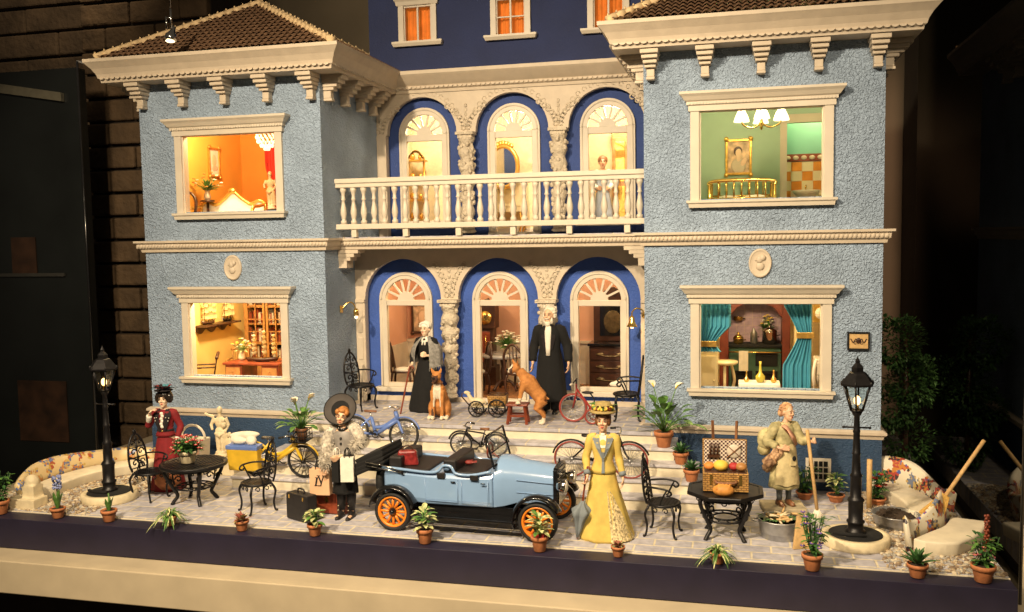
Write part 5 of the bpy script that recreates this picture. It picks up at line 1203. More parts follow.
mb = MB(); mb.box(-.31, .31, .20, .25, .26, .66); lid = mb.build('lid', M['wicker'], t, bev=.012); mb = MB(); mb.box(-.29, .29, .19, .199, .275, .65); mb.build('lining', M['gingham'], lid)
mb = MB(); mb.lathe([(.105,0),(.09,.012),(0,.01)], n=20); mb.build('plate', M['white'], lid, loc=(.13,.186,.49), rot=(RAD(90),0,0)); mb = MB(); mb.bar((.03,.17,.40), (.23,.17,.58), .022, .008); mb.bar((.23,.168,.40), (.03,.168,.58), .022, .008); mb.build('strap', M['brown_leather'], lid)
mb = MB()
for k in range(3): mb.tube([(-.2+.05*k,.165,.42),(-.2+.05*k,.165,.60)], .016, 6)
mb.box(-.24, -.07, .15, .185, .40, .44); mb.build('cutlery', M['darkwood'], lid)
for s_ in (-1, 1): mb = MB(); mb.bar((s_*.16,.225,.66), (s_*.17,.24,.92), .035, .02); mb.build('lid_strap', M['brown_leather'], t)
mb = MB(); mb.tube(bez([(-.14,-.2,.16),(-.11,-.25,.14),(.11,-.25,.14),(.14,-.2,.16)], 5), .022, 7); mb.build('handle', M['brown_leather'], t)
for q in (-.2, .2): mb = MB(); mb.box(q-.02, q+.02, -.2, -.188, .1, .24); mb.build('buckle', M['brass'], t)
rnd = random.Random(2)
for nm, lb, x, y, r_, m in (('orange','orange at the left end of the picnic basket',-.22,-.04,.07,M['petal_orange']),('melon','large yellow fruit in the middle of the picnic basket',-.06,-.07,.095,M['petal_yellow']),('pear','green fruit behind the yellow one in the picnic basket',-.02,.08,.07,M['leaf_pale']),('apple','red apple right of centre in the picnic basket',.12,-.02,.07,M['petal_red']),('bread_roll','golden bread roll at the right end of the picnic basket',.22,-.05,.075,M['wood'])):
    f = thing(nm, lb, nm.replace('_',' '), (4.33+x,-2.62+y,GZ+.955)); mb = MB(); mb.ball((0,0,r_*.75), (r_*1.1,r_,r_*.8), 14); mb.build('fruit' if nm != 'bread_roll' else 'crust', m, f); mb = MB(); mb.tube([(0,0,r_*1.5),(.01,0,r_*1.75)], .007, 5); mb.build('stalk', M['darkwood'], f) if nm in ('apple','pear') else None
t = thing('bread_loaf', 'golden loaf of bread in front of the picnic basket', 'bread', (4.31,-2.98,GZ+.682)); mb = MB(); mb.ball((0,0,.07), (.15,.09,.085), 16)
for k in range(4): mb.tube([(-.09+.05*k,-.07,.10),(-.06+.05*k,.0,.155),(-.04+.05*k,.06,.13)], .014, 5)
fuse(mb, 'loaf', mat('bread_crust', (.58,.25,.05), .6, 0, .25, 12), t, .01, 2)
# ---- luggage
t = thing('suitcase', 'black upright suitcase left of the lady in the black hat', 'suitcase', (-1.98,-3.12,GZ), -24); mb = MB(); mb.box(-.25, .25, -.1, .1, .01, .42); mb.build('case', M['leather'], t, bev=.025, seg=3)
mb = MB(); mb.tube(bez([(-.07,0,.42),(-.06,0,.48),(.06,0,.48),(.07,0,.42)], 4), .014, 6); mb.build('handle', M['leather'], t)
for s_ in (-1, 1): mb = MB(); mb.box(s_*.16-.015, s_*.16+.015, -.108, -.098, .34, .40); mb.build('clasp', M['brass'], t)
t = thing('trunk', 'reddish brown leather trunk behind the lady in the black hat', 'trunk', (-1.70,-2.62,GZ), -4); mb = MB(); mb.box(-.3, .3, -.17, .17, .01, .34); mb.build('case', M['redwood'], t, bev=.02)
for x in (-.2, .2): mb = MB(); mb.box(x-.025, x+.025, -.18, .18, .005, .35); mb.build('strap', M['darkwood'], t, bev=.004)
mb = MB(); mb.box(-.03, .03, -.185, -.168, .2, .28); mb.build('lock', M['brass'], t)
def carrier(name, label, loc, rz, w_, d_, h_, m, hm, mono=False):
    t = thing(name, label, 'bag', loc, rz); mb = MB(); mb.box(-w_/2, w_/2, -d_/2, d_/2, 0, h_); mb.build('bag', m, t, bev=.004)
    mb = MB()
    for y in (-d_/2+.01, d_/2-.01): mb.tube(bez([(-w_*.2,y,h_-.01),(-w_*.15,y,h_+.10),(0,y*.3,h_+.14),(w_*.15,y,h_+.10),(w_*.2,y,h_-.01)], 5), .008, 5)
    mb.build('handle', hm, t)
    if mono:                                              # serif monogram: an L and a V overlapping
        mb = MB(); y0, y1 = -d_/2-.006, -d_/2-.002; z = h_*.36; k = h_*.40; x = -.045
        mb.prism([(x-.035,z),(x+.075,z),(x+.085,z+.045),(x+.075,z+.045),(x+.06,z+.012),(x+.0,z+.012),(x+.025,z+k*.8),(x+.04,z+k*.8),(x+.042,z+k*.8+.008),(x-.02,z+k*.8+.008),(x-.022,z+k*.8),(x-.003,z+k*.8),(x-.025,z+.008),(x-.035,z+.008)], y0, y1)
        x = .03; y0 -= .003; y1 -= .003; zt = z+k*1.05
        mb.prism([(x-.065,zt),(x-.012,zt),(x-.012,zt-.008),(x-.028,zt-.008),(x+.004,z+.075),(x+.038,zt-.008),(x+.02,zt-.008),(x+.02,zt),(x+.065,zt),(x+.065,zt-.008),(x+.05,zt-.008),(x+.006,z+.03),(x-.004,z+.03),(x-.048,zt-.008),(x-.065,zt-.008)], y0, y1)
        mb.build('monogram', M['black'], t)
    return t
M['paper'] = mat('peach_paper', (.72,.44,.26), .7, 0, .06, 6)
carrier('carrier_bag', 'peach paper bag with a black monogram beside the lady in the black hat', (-1.74,-2.92,GZ+.36), 4, .32, .14, .40, M['paper'], M['black'], True)
carrier('carrier_bag', 'slim white carrier bag held by the lady in the black hat', (-1.20,-3.12,GZ+.64), 12, .20, .10, .37, M['cloth_white'], M['black'])
carrier('carrier_bag', 'black carrier bag hanging between the peach and the white bag', (-1.42,-3.02,GZ+.60), -8, .12, .12, .38, M['black'], M['cloth_white'])
# ---- wall things
t = thing('wall_lamp', 'brass bell lamp on a curved arm beside the right arched window', 'wall lamp', (2.74,1.24,1.78)); mb = MB(); mb.lathe([(.06,0),(.05,.02),(0,.03)], n=12); mb.build('backplate', M['brass'], t, loc=(.09,.04,.0), rot=(RAD(90),0,0)); mb = MB(); mb.tube(bez([(.09,0,.0),(.06,-.06,.10),(-.04,-.1,.14),(-.12,-.1,.08),(-.13,-.1,.0)], 5), .014, 6); mb.build('arm', M['brass'], t); mb = MB(); mb.lathe([(.03,.0),(.045,-.03),(.06,-.12),(.10,-.2),(.095,-.2)], (-.13,-.1,0), 16); mb.build('bell', M['brass'], t); mb = MB(); mb.ball((-.13,-.1,-.2), .035, 8); mb.build('bulb', M['bulb'], t); lamp((2.61,1.1,1.5), 2.5, (1,.65,.3), .05, 'wall_lamp_light')
t = thing('wall_lamp', 'brass bracket lamp on the side of the left wing above the terrace chair', 'wall lamp', (-2.945,.62,1.93)); mb = MB(); mb.box(0, .02, -.06, .06, -.07, .07); mb.build('backplate', M['brass'], t, bev=.008); mb = MB(); mb.tube(bez([(.02,0,0),(.12,.06,.12),(.2,.12,.1),(.24,.16,-.02)], 5), .014, 6); mb.build('arm', M['brass'], t); mb = MB(); mb.lathe([(.03,.0),(.05,-.05),(.055,-.14),(.05,-.14)], (.24,.16,0), 12); mb.build('bell', M['brass'], t); mb = MB(); mb.ball((.24,.16,-.17), .035, 8); mb.build('bulb', M['shade'], t)
t = thing('wall_plaque', 'small framed plaque on the right wing just above the lamp post lantern', 'plaque', (6.40,-.03,1.35)); mb = MB()
for a, b, c, d in ((-.17,.17,0,.025),(-.17,.17,.265,.29),(-.17,-.145,.025,.265),(.145,.17,.025,.265)): mb.box(a, b, -.03, .03, c, d)
mb.build('frame', M['black'], t); mb = MB(); mb.box(-.147, .147, -.015, .02, .023, .267); mb.build('panel', M['stick'], t)
mb = MB()
for s_ in (-1, 1):
    mb.tube([(s_*(.02+.012*i), -.02, .15+.03*sin(i*.9)) for i in range(10)], .009, 5); mb.tube([(s_*.05+.03*cos(i*.8)*(1-.08*i), -.02, .11+.03*sin(i*.8)*(1-.08*i)) for i in range(9)], .007, 5)
mb.ball((0,-.02,.15), (.04,.01,.05), 8); mb.build('scroll_emblem', M['darkwood'], t)
# ================================================================ BICYCLES AND CART
M['rubber'] = mat('black_rubber', (.012,.012,.012), .7, 0, .2, 10)
M['red_rubber'] = mat('red_tyre', (.27,.045,.035), .5, 0, .15, 10)
def wheel(t, c, r, tm, sm_, spokes=20, w_=.022, hub=.03, name='wheel', spoke_r=.004, rim=True):
    mb = MB(); mb.tube([(c[0]+r*cos(2*pi*i/36), c[1], c[2]+r*sin(2*pi*i/36)) for i in range(36)], w_, 7, closed=True); wh = mb.build(name, tm, t)
    mb = MB(); mb.tube([(c[0],c[1]-.035,c[2]),(c[0],c[1]+.035,c[2])], hub, 8)
    if rim: mb.tube([(c[0]+(r-w_*1.1)*cos(2*pi*i/36), c[1], c[2]+(r-w_*1.1)*sin(2*pi*i/36)) for i in range(36)], w_*.55, 5, closed=True)
    for k in range(spokes): a = 2*pi*k/spokes; mb.tube([(c[0]+hub*.8*cos(a+.5), c[1]+(.025 if k % 2 else -.025), c[2]+hub*.8*sin(a+.5)),(c[0]+(r-w_)*cos(a), c[1], c[2]+(r-w_)*sin(a))], spoke_r, 4)
    mb.build('spokes', sm_, wh); return wh
def bicycle(name, label, loc, rz, r, wb, fm, tm, spm, lean=0, saddle=None, step=True, fender=None, spokes=20, hbm=None, w_=.02, frame_r=.02, spoke_r=.004):
    t = thing(name, label, 'bicycle', loc, rz, 'bicycles on the steps'); t.rotation_euler = (RAD(lean),0,RAD(rz))
    R_ = r+w_; f = (wb/2,0,R_); b = (-wb/2,0,R_); k = r/.28
    wheel(t, f, r, tm, spm, spokes, w_, .03, 'front_wheel', spoke_r); wheel(t, b, r, tm, spm, spokes, w_, .03, 'rear_wheel', spoke_r)
    bb = (-wb*.06,0,R_*.95); hd = (wb*.34,0,R_+r*1.25); hl = (wb*.37,0,R_+r*.95); st_ = (-wb*.17,0,R_+r*1.05)
    mb = MB(); q = frame_r
    mb.tube([hl, bb], q*1.2, 7); mb.tube([bb, st_], q, 7); mb.tube([st_, b], q*.7, 6); mb.tube([bb, b], q*.8, 6)
    if step: mb.tube(bez([(hd[0]-.005,0,hd[2]-.05),(wb*.1,0,R_+r*.5),(-wb*.08,0,R_+r*.38)], 6), q, 7)
    else: mb.tube([hd, st_], q, 7)
    mb.tube([(wb*.31,0,R_+r*1.5), hl], q*1.2, 7); mb.tube(bez([hl,(wb*.42,0,R_+r*.5),f], 4), q*.8, 6); mb.build('frame', fm, t)
    for c, nm in ((f,'front_mudguard'),(b,'rear_mudguard')):
        mb = MB(); pts = arc(c, r+w_+.022, 20, 165, 14); mb.tube(pts, .016, 6); mb.build(nm, fender or fm, t)
    mb = MB(); h = Vector((wb*.30,0,R_+r*1.6)); mb.tube([h-Vector((0,0,.1)), h], .014, 6)
    mb.tube(bez([h+Vector((-.13*k,-.20*k,.02)),h+Vector((.02,-.16*k,.05)),h+Vector((.05,0,.0)),h+Vector((.02,.16*k,.05)),h+Vector((-.13*k,.20*k,.02))], 5), .012, 6)
    for s_ in (-1, 1): mb.tube([h+Vector((-.14*k,s_*.205*k,.02)),h+Vector((-.05*k,s_*.19*k,.035))], .019, 6, 1)
    mb.build('handlebar', [M['chrome'], hbm or M['rubber']], t)
    mb = MB(); s0 = Vector((-wb*.20,0,R_+r*1.35)); mb.tube([st_, s0], .012, 6, 1); mb.loft([[s0+Vector((x,w2*cos(2*pi*i/10),.02+.022*sin(2*pi*i/10))) for i in range(10)] for x, w2 in ((-.11*k,.03*k),(-.07*k,.075*k),(0,.06*k),(.09*k,.022*k),(.13*k,.012*k))]); mb.build('saddle', [saddle or M['leather'], M['chrome']], t)
    mb = MB(); mb.tube([(bb[0],-.05,bb[2]),(bb[0],.05,bb[2])], .025, 8); mb.lathe([(.07*k,-.006),(.07*k,.006)], n=16) if 0 else None
    mb.tube([(bb[0]+.065*k*cos(2*pi*i/16),-.03,bb[2]+.065*k*sin(2*pi*i/16)) for i in range(16)], .008, 5, closed=True)
    for s_ in (-1, 1): mb.tube([(bb[0],s_*.05,bb[2]),(bb[0]+s_*.10*k,s_*.06,bb[2]-s_*.06*k)], .009, 5); mb.box(bb[0]+s_*.10*k-.03, bb[0]+s_*.10*k+.03, s_*.09-.03, s_*.09+.03, bb[2]-s_*.06*k-.008, bb[2]-s_*.06*k+.008)
    mb.build('crank', M['iron'], t); return t, R_
M['yellow_paint'] = mat('yellow_paint', (.66,.42,.03), .35, 0, .12, 6); M['blue_paint'] = mat('blue_paint', (.12,.20,.50), .35, 0, .12, 6); M['red_paint'] = mat('red_paint', (.32,.03,.025), .35, 0, .12, 6)
yb, R_ = bicycle('bicycle', 'yellow bicycle with a yellow pannier and a wire basket on the left steps', (-3.17,-1.58,-.799), 0, .275, .92, M['yellow_paint'], M['rubber'], M['iron'], 4, spokes=18, frame_r=.034, spoke_r=.008)
mb = MB(); mb.box(.30, .58, -.13, .13, R_+.36, R_+.38)
for z in (.38,.46,.56): mb.tube([(.29,-.14,R_+z),(.59,-.14,R_+z),(.59,.14,R_+z),(.29,.14,R_+z)], .009, 5, closed=True)
for k in range(7): mb.tube([(.29+.05*k,-.14,R_+.37),(.29+.05*k,-.14,R_+.56)], .006, 4); mb.tube([(.29+.05*k,.14,R_+.37),(.29+.05*k,.14,R_+.56)], .006, 4)
mb.build('wire_basket', M['iron'], yb)
mb = MB(); mb.box(-.86, -.30, -.20, -.05, R_-.16, R_+.24, top=(1.06,1.2)); mb.build('pannier', M['yellow_paint'], yb, bev=.025)
mb = MB(); mb.box(-.88, -.28, -.22, .0, R_+.22, R_+.29); mb.build('pannier_band', M['blue_paint'], yb, bev=.012)
t = thing('bread_basket', 'long pale loaf and plush toys heaped on the yellow pannier', 'bread', (-3.75,-1.70,-.23)); mb = MB(); mb.ball((0,0,.17), (.30,.07,.065), 14, rot=Euler((0,-.08,0))); mb.ball((-.1,-.02,.08), (.17,.09,.08), 10); mb.ball((.14,-.02,.08), (.10,.08,.09), 10); fuse(mb, 'loaf', M['petal_white'], t, .016, 3)
t['label'] = 'long pale loaf resting across the top of the yellow pannier'; t.name = 'bread_loaf'
peace_lily('potted_lily', 'white flowered lily standing in the wire basket of the yellow bicycle', (-2.74,-1.56,-.799+R_+.37), .50, None, .10, .2, M['brown_leather'], nf=9, wide=1.0, seed=9)
bicycle('bicycle', 'pale blue bicycle leaning on the upper steps behind the black car hood', (-1.58,-1.0,-.399), -4, .265, .95, M['blue_paint'], M['rubber'], M['chrome'], -9, hbm=M['white'], spokes=24, frame_r=.032, saddle=M['brown_leather'])
bicycle('bicycle', 'small black bicycle with a brown saddle behind the blue car', (.28,-1.10,-.399), 180, .185, .62, M['iron'], M['rubber'], M['steel'], -5, saddle=M['brown_leather'], step=False, frame_r=.013, w_=.015)
bicycle('bicycle', 'red tyred black bicycle behind the lady in yellow', (2.38,-1.36,-.599), 0, .28, .93, M['iron'], M['red_rubber'], M['steel'], 5, step=False, fender=M['iron'], spokes=26, w_=.015)
# tricycle
t = thing('tricycle', 'red tricycle with one big wheel on the terrace beside the old gentleman', 'tricycle', (1.86,-.02,.003), 180, ); r = .235
wheel(t, (.16,0,r+.022), r, M['red_rubber'], M['steel'], 16, .022, .03, 'front_wheel')
for s_ in (-1, 1): wheel(t, (-.20,s_*.17,.142), .12, M['red_rubber'], M['steel'], 12, .018, .025, 'rear_wheel')
mb = MB(); mb.tube([(-.2,-.17,.142),(-.2,.17,.142)], .014, 6); mb.tube(bez([(-.2,0,.142),(-.12,0,.30),(.03,0,.50),(.10,0,.60)], 5), .018, 6); mb.tube([(.10,0,.68),(.10,.04,.5),(.16,.04,.257)], .014, 6); mb.tube([(.10,0,.68),(.10,-.04,.5),(.16,-.04,.257)], .014, 6); mb.build('frame', M['red_paint'], t)
mb = MB(); mb.tube([(.10,0,.6),(.10,0,.76)], .014, 6); mb.tube(bez([(.14,-.15,.70),(.10,-.08,.76),(.10,.08,.76),(.14,.15,.70)], 5), .012, 6); mb.tube([(.14,.15,.70),(.17,.2,.69)], .02, 6, 1); mb.tube([(.14,-.15,.70),(.17,-.2,.69)], .02, 6, 1); mb.build('handlebar', [M['iron'], M['white']], t)
mb = MB(); mb.tube(bez([(-.16,0,.28),(-.22,0,.40),(-.14,0,.52)], 4), .012, 6); mb.ball((-.10,0,.53), (.11,.06,.025), 10); mb.build('saddle', M['leather'], t)
# toy cart
t = thing('toy_cart', 'wooden toy cart with a brown basket and spoked wheels before the middle door', 'cart', (.10,.25,.003), 4)
for x, r in ((-.22,.14), (.16,.155)):
    for s_ in (-1, 1): wheel(t, (x,s_*.13,r+.014), r, M['iron'], M['iron'], 12, .014, .03, 'wheel', .006, False)
mb = MB(); mb.box(-.34, .30, -.08, .08, .17, .20); mb.tube([(-.22,-.13,.154),(-.22,.13,.154)], .012, 6); mb.tube([(.16,-.13,.169),(.16,.13,.169)], .012, 6); mb.build('chassis', M['bone'], t)
mb = MB(); mb.box(.0, .32, -.11, .11, .21, .40, top=(1.15,1.15)); mb.build('basket', M['wicker'], t, bev=.02); mb = MB(); mb.tube([(.01,-.1,.41),(.31,-.1,.41),(.31,.1,.41),(.01,.1,.41)], .018, 6, closed=True); mb.build('basket_rim', M['darkwood'], t)
mb = MB(); mb.ball((-.22,0,.27), (.14,.06,.075), 12); mb.tube([(-.32,0,.28),(-.39,0,.40),(-.37,0,.44)], [.05,.035,.03], 8); mb.ball((-.42,0,.43), (.06,.03,.035), 10); mb.tube([(-.10,0,.3),(-.06,0,.22)], [.02,.01], 6)
for x in (-.31, -.14):
    for s_ in (-1, 1): mb.tube([(x,s_*.035,.25),(x,s_*.04,.19)], .018, 6)
fuse(mb, 'toy_horse', M['bone'], t, .011, 2)
mb = MB(); mb.tube([(-.38,0,.2),(-.52,0,.36),(-.50,0,.42)], .012, 6); mb.build('pull_handle', M['darkwood'], t)

# ================================================================ CAR
car = thing('vintage_car', 'pale blue open vintage car with orange spoked wheels and folded black hood', 'car', (.72,-2.80,GZ), -3)
M['car_blue'] = mat('pale_blue_coachwork', (.23,.37,.60), .22, 0, .05, 3, coat=.5); M['orange_paint'] = mat('orange_paint', (.80,.24,.02), .35, 0, .08, 6)
def car_wheel(x, y, steer=0):
    r = .285; o = bpy.data.objects.new('wheel', None)
    mb = MB(); c = (0,0,0); n = 40
    mb.lathe([(r*.80,-.05),(r*.93,-.062),(r,-.035),(r*1.01,0),(r,.035),(r*.93,.062),(r*.80,.05),(r*.80,-.05)], n=n, cap=False)
    w_ = mb.build('wheel', M['rubber'], car, loc=(x,y,r), rot=(RAD(90),0,RAD(steer)))
    mb = MB(); mb.lathe([(r*.70,-.045),(r*.81,-.05),(r*.81,.05),(r*.70,.045),(r*.70,-.045)], n=n, cap=False)
    for k in range(12): a = 2*pi*k/12; mb.tube([(.035*cos(a),.035*sin(a),.01),(r*.72*cos(a),r*.72*sin(a),.01)], [.022,.017], 6)
    mb.build('rim', M['orange_paint'], w_); mb = MB(); mb.lathe([(.06,-.04),(.06,.045),(.035,.07),(.03,.085),(0,.09)], n=16); mb.build('hub', M['black_gloss'], w_)
TR = .56; AX = 1.10
for x in (-AX, AX):
    for s_ in (-1, 1): car_wheel(x, s_*TR, 0)
mb = MB()                                                    # tub of the body: lofted cross sections along x
def sec(x, w_, zb, zt, k=.06): return [(x,-w_+.02,zb),(x,-w_,zb+.08),(x,-w_,zt-k),(x,-w_+k*.6,zt),(x,w_-k*.6,zt),(x,w_,zt-k),(x,w_,zb+.08),(x,w_-.02,zb)]
mb.loft([sec(-1.36,.30,.50,.80),sec(-1.30,.40,.44,.86),sec(-1.1,.46,.42,.88),sec(-.6,.48,.40,.86),sec(-.05,.47,.40,.86),sec(.36,.45,.40,.88),sec(.40,.44,.40,.90)], sm=False)
mb.build('body', M['car_blue'], car, bev=.02)
mb = MB(); mb.loft([[(x,-w_*cos(a) if 0 else w_*cos(a),z0+(h_)*sin(a)) for a in [pi*i/10 for i in range(11)]]+[(x,-w_,zb),(x,w_,zb)] for x, w_, z0, h_, zb in ((.40,.42,.80,.28,.40),(.55,.38,.80,.28,.42),(.72,.31,.78,.25,.46),(1.25,.26,.74,.23,.46))], sm=True)
mb.build('bonnet', M['car_blue'], car, bev=.012)
mb = MB(); mb.tube([(.72,-.322,.80),(1.25,-.27,.76)], .007, 5); mb.tube([(.72,-.318,.62),(1.25,-.272,.60)], .006, 5)
for k in range(7): mb.box(.82+k*.055, .835+k*.055, -.315+k*.006, -.28, .50, .58)
mb.build('bonnet_trim', M['car_blue'], car)
mb = MB(); mb.box(1.25, 1.31, -.27, .27, .42, .96); mb.tube([(1.28,-.24,.96),(1.28,0,1.0),(1.28,.24,.96)], .035, 8); mb.tube([(1.28,0,1.0),(1.28,0,1.07)], .018, 6); mb.build('radiator', M['black_gloss'], car, bev=.02)
mb = MB(); mb.box(1.312, 1.318, -.22, .22, .46, .90)
for k in range(12): mb.box(1.316, 1.325, -.21+k*.036, -.195+k*.036, .46, .90)
mb.build('grille', M['chrome'], car)
for s_ in (-1, 1):
    mb = MB(); mb.lathe([(0,-.11),(.06,-.09),(.095,-.03),(.105,.03),(.10,.045),(.08,.05)], n=18); h = mb.build('headlight', M['chrome'], car, loc=(1.40,s_*.27,.74), rot=(0,RAD(90),0)); mb = MB(); mb.lathe([(.092,.046),(.05,.062),(0,.066)], n=18); mb.build('lens', mat('headlight_glass', (.6,.58,.5), .1), h)
    mb = MB(); mb.tube([(1.30,s_*.20,.66),(1.38,s_*.27,.66)], .014, 6); mb.build('lamp_bracket', M['black_gloss'], car)
    # mudguards, running board
    for cx, a0, a1 in ((-AX, 12, 172), (AX, 28, 200)):
        R_ = []
        for i in range(15):
            a = RAD(a1+(a0-a1)*i/14); r = .36; c = (cx+r*cos(a), .30+r*sin(a)); u = (cos(a), sin(a)); wv = .105
            R_.append([(c[0]+u[0]*q, s_*TR+p, c[1]+u[1]*q) for p, q in ((-wv,-.03),(-wv*.9,.0),(-wv*.4,.022),(wv*.4,.022),(wv*.9,.0),(wv,-.03),(wv*.85,-.015),(0,.005),(-wv*.85,-.015))])
        mb = MB(); mb.loft(R_); mb.build('mudguard', M['black_gloss'], car)
    mb = MB(); mb.box(-.76, .76, s_*TR-.11, s_*TR+.11, .265, .295); mb.build('running_board', M['black_gloss'], car, bev=.008); mb = MB(); a, b = sorted((s_*.36, s_*.40)); mb.box(-.95, .95, a, b, .27, .40); mb.build('sill', M['black_gloss'], car)
    # doors: seams and handles
    for x0, x1 in ((-.62,-.12), (-.06,.34)):
        mb = MB(); y = s_*.484; zt = .80
        mb.tube([(x0,y,zt),(x0,y,.46),(x1,y,.46),(x1,y,zt)], .006, 4); d = mb.build('door', M['car_blue'], car); mb = MB(); mb.tube([(x1-.10,y+s_*.012,.76),(x1-.03,y+s_*.012,.76)], .009, 5); mb.build('handle', M['black_gloss'], d)
        mb = MB(); a, b = sorted((s_*.455, s_*.50)); mb.box((x0+x1)/2-.06, (x0+x1)/2+.06, a, b, .80, .875); mb.build('leather_flap', M['leather'], d, bev=.006)
mb = MB(); mb.box(-.9, .95, -.3, .3, .20, .26); mb.tube([(-AX,-TR,.285),(-AX,TR,.285)], .03, 8); mb.tube([(AX,-TR,.285),(AX,TR,.285)], .03, 8); mb.build('chassis', M['black_gloss'], car)
for x0, nm in ((-1.22,'rear_seat'), (-.36,'front_seat')):
    mb = MB(); mb.box(x0, x0+.20, -.42, .42, .86, 1.06); mb.box(x0+.16, x0+.62, -.42, .42, .84, .895); mb.build(nm, M['leather'], car, bev=.04, seg=3)
mb = MB(); mb.tube(bez([(-1.33,-.41,.88),(-1.1,-.47,.90),(-.6,-.485,.875),(-.42,-.48,.90),(-.34,-.46,.98),(-.22,-.46,.97),(-.14,-.475,.88),(.1,-.47,.87),(.38,-.44,.93)], 4), .022, 6); mb.tube(bez([(-1.33,.41,.88),(-1.1,.47,.90),(-.6,.485,.875),(-.42,.48,.90),(-.34,.46,.98),(-.22,.46,.97),(-.14,.475,.88),(.1,.47,.87),(.38,.44,.93)], 4), .022, 6); mb.tube([(-.30,-.45,.95),(-.30,.45,.95)], .05, 8); mb.build('coaming', M['car_blue'], car)
mb = MB(); q = ((.40,.98),(.24,1.44)); mb.tube([(.42,-.40,.96),(.30,-.40,1.42),(.30,.40,1.42),(.42,.40,.96)], .018, 6); mb.tube([(.36,-.40,1.18),(.36,.40,1.18)], .012, 6); mb.tube([(.42,-.40,1.0),(.42,.40,1.0)], .014, 6); ws = mb.build('windscreen', M['black_gloss'], car); mb = MB(); mb.add([(.415,-.39,1.0),(.415,.39,1.0),(.305,.39,1.41),(.305,-.39,1.41)], [(0,1,2,3)]); mb.build('glass', M['glass'], ws)
mb = MB(); mb.tube([(.16+.0*cos(a), .2+.13*cos(a), 1.08+.11*sin(a)) for a in [2*pi*i/20 for i in range(20)]], .014, 6, closed=True); mb.tube([(.16,.2,1.08),(.40,.2,.90)], .014, 6); mb.tube([(.16,.08,1.08),(.16,.32,1.08)], .01, 5); mb.build('steering_wheel', M['redwood'], car)
mb = MB()                                                    # folded hood
for k in range(4): mb.loft([[(-1.12+x, y, z) for x, z in ((-.70+.02*k,.70+.055*k),(-.22,.92+.055*k),(-.18-.02*k,.95+.055*k),(-.18-.02*k,.99+.055*k),(-.7,.77+.06*k),(-.76+.03*k,.75+.055*k))] for y in (-.40+.012*k,-.37+.012*k,.37-.012*k,.40-.012*k)], sm=False)
mb.box(-1.80, -1.40, -.36, .36, .80, .92); mb.build('folded_hood', M['black'], car, bev=.02)
for s_ in (-1, 1):
    mb = MB()
    for z in (0, .05): mb.tube([(-.98,s_*.49,.84+z*.5),(-1.25,s_*.48,.88+z),(-1.60,s_*.42,.90+z)], .010, 5)
    mb.box(-.99, -.95, s_*.485-.01, s_*.485+.01, .82, .88); mb.build('hood_stay', M['chrome'], car)
mb = MB(); mb.lathe([(.17,-.045),(.28,-.05),(.29,0),(.28,.05),(.17,.045),(.17,-.045)], n=28, cap=False); o = mb.build('spare_wheel', M['rubber'], car, loc=(-1.46,0,.62), rot=(0,RAD(90),0))
t = thing('handbag', 'dark red handbag on the rear seat of the blue car', 'bag', (-.30,-2.95,GZ+.897), 20); mb = MB(); mb.box(-.17, .17, -.09, .09, 0, .22, top=(.8,.7)); mb.build('bag', mat('red_patent', (.20,.02,.02), .25, 0, .5, 16), t, bev=.03); mb = MB(); mb.tube(arc((0,0,.21), .08, 0, 180, 10), .013, 6); mb.build('handle', M['darkwood'], t)
t = thing('glove', 'small dark red glove on the front seat of the blue car', 'glove', (.98,-2.82,GZ+.905), 10); mb = MB(); mb.ball((0,0,.04), (.07,.05,.035), 10)
for k in range(4): mb.tube([(.04,-.03+.02*k,.04),(.12,-.035+.024*k,.05)], .012, 6)
mb.tube([(0,.04,.04),(.05,.08,.06)], .012, 6); fuse(mb, 'glove', mat('dark_red_leather', (.22,.03,.025), .5), t, .007, 1)
t.location.x = .62; t.location.z = GZ+.90
# ================================================================ PEOPLE
def hand(mb, W, D, S, curl=.35, s=1.0):
    W, D, S = Vector(W), Vector(D).normalized(), Vector(S); S = (S-D*S.dot(D)).normalized(); N = D.cross(S)
    for i in range(4): mb.tube([W+S*(.008-.006*i), W+D*.045*s+S*(.028-.019*i)*s, W+D*.088*s+S*(.036-.024*i)*s], .0155*s, 6)
    for i, L in enumerate((.92, 1.04, .98, .78)):
        p = W+D*.088*s+S*(.036-.024*i)*s; a = .1; dd = D+S*(.13-.085*i)
        pts = [p]
        for seg in (.040, .028, .022): a += curl; q = (dd.normalized()*cos(a)+N*sin(a)); p = p+q*seg*L*s; pts.append(p)
        mb.tube(pts, [.0112*s,.0105*s,.0098*s,.008*s], 6)
    p = W+D*.022*s+S*.022*s; mb.tube([p, p+(D*.5+S*.85)*.036*s, p+(D*.5+S*.85)*.036*s+(D*.9+S*.25+N*.3)*.032*s, p+(D*.5+S*.85)*.036*s+(D*.9+S*.1+N*.5)*.056*s], [.015*s,.0135*s,.0115*s,.009*s], 6)
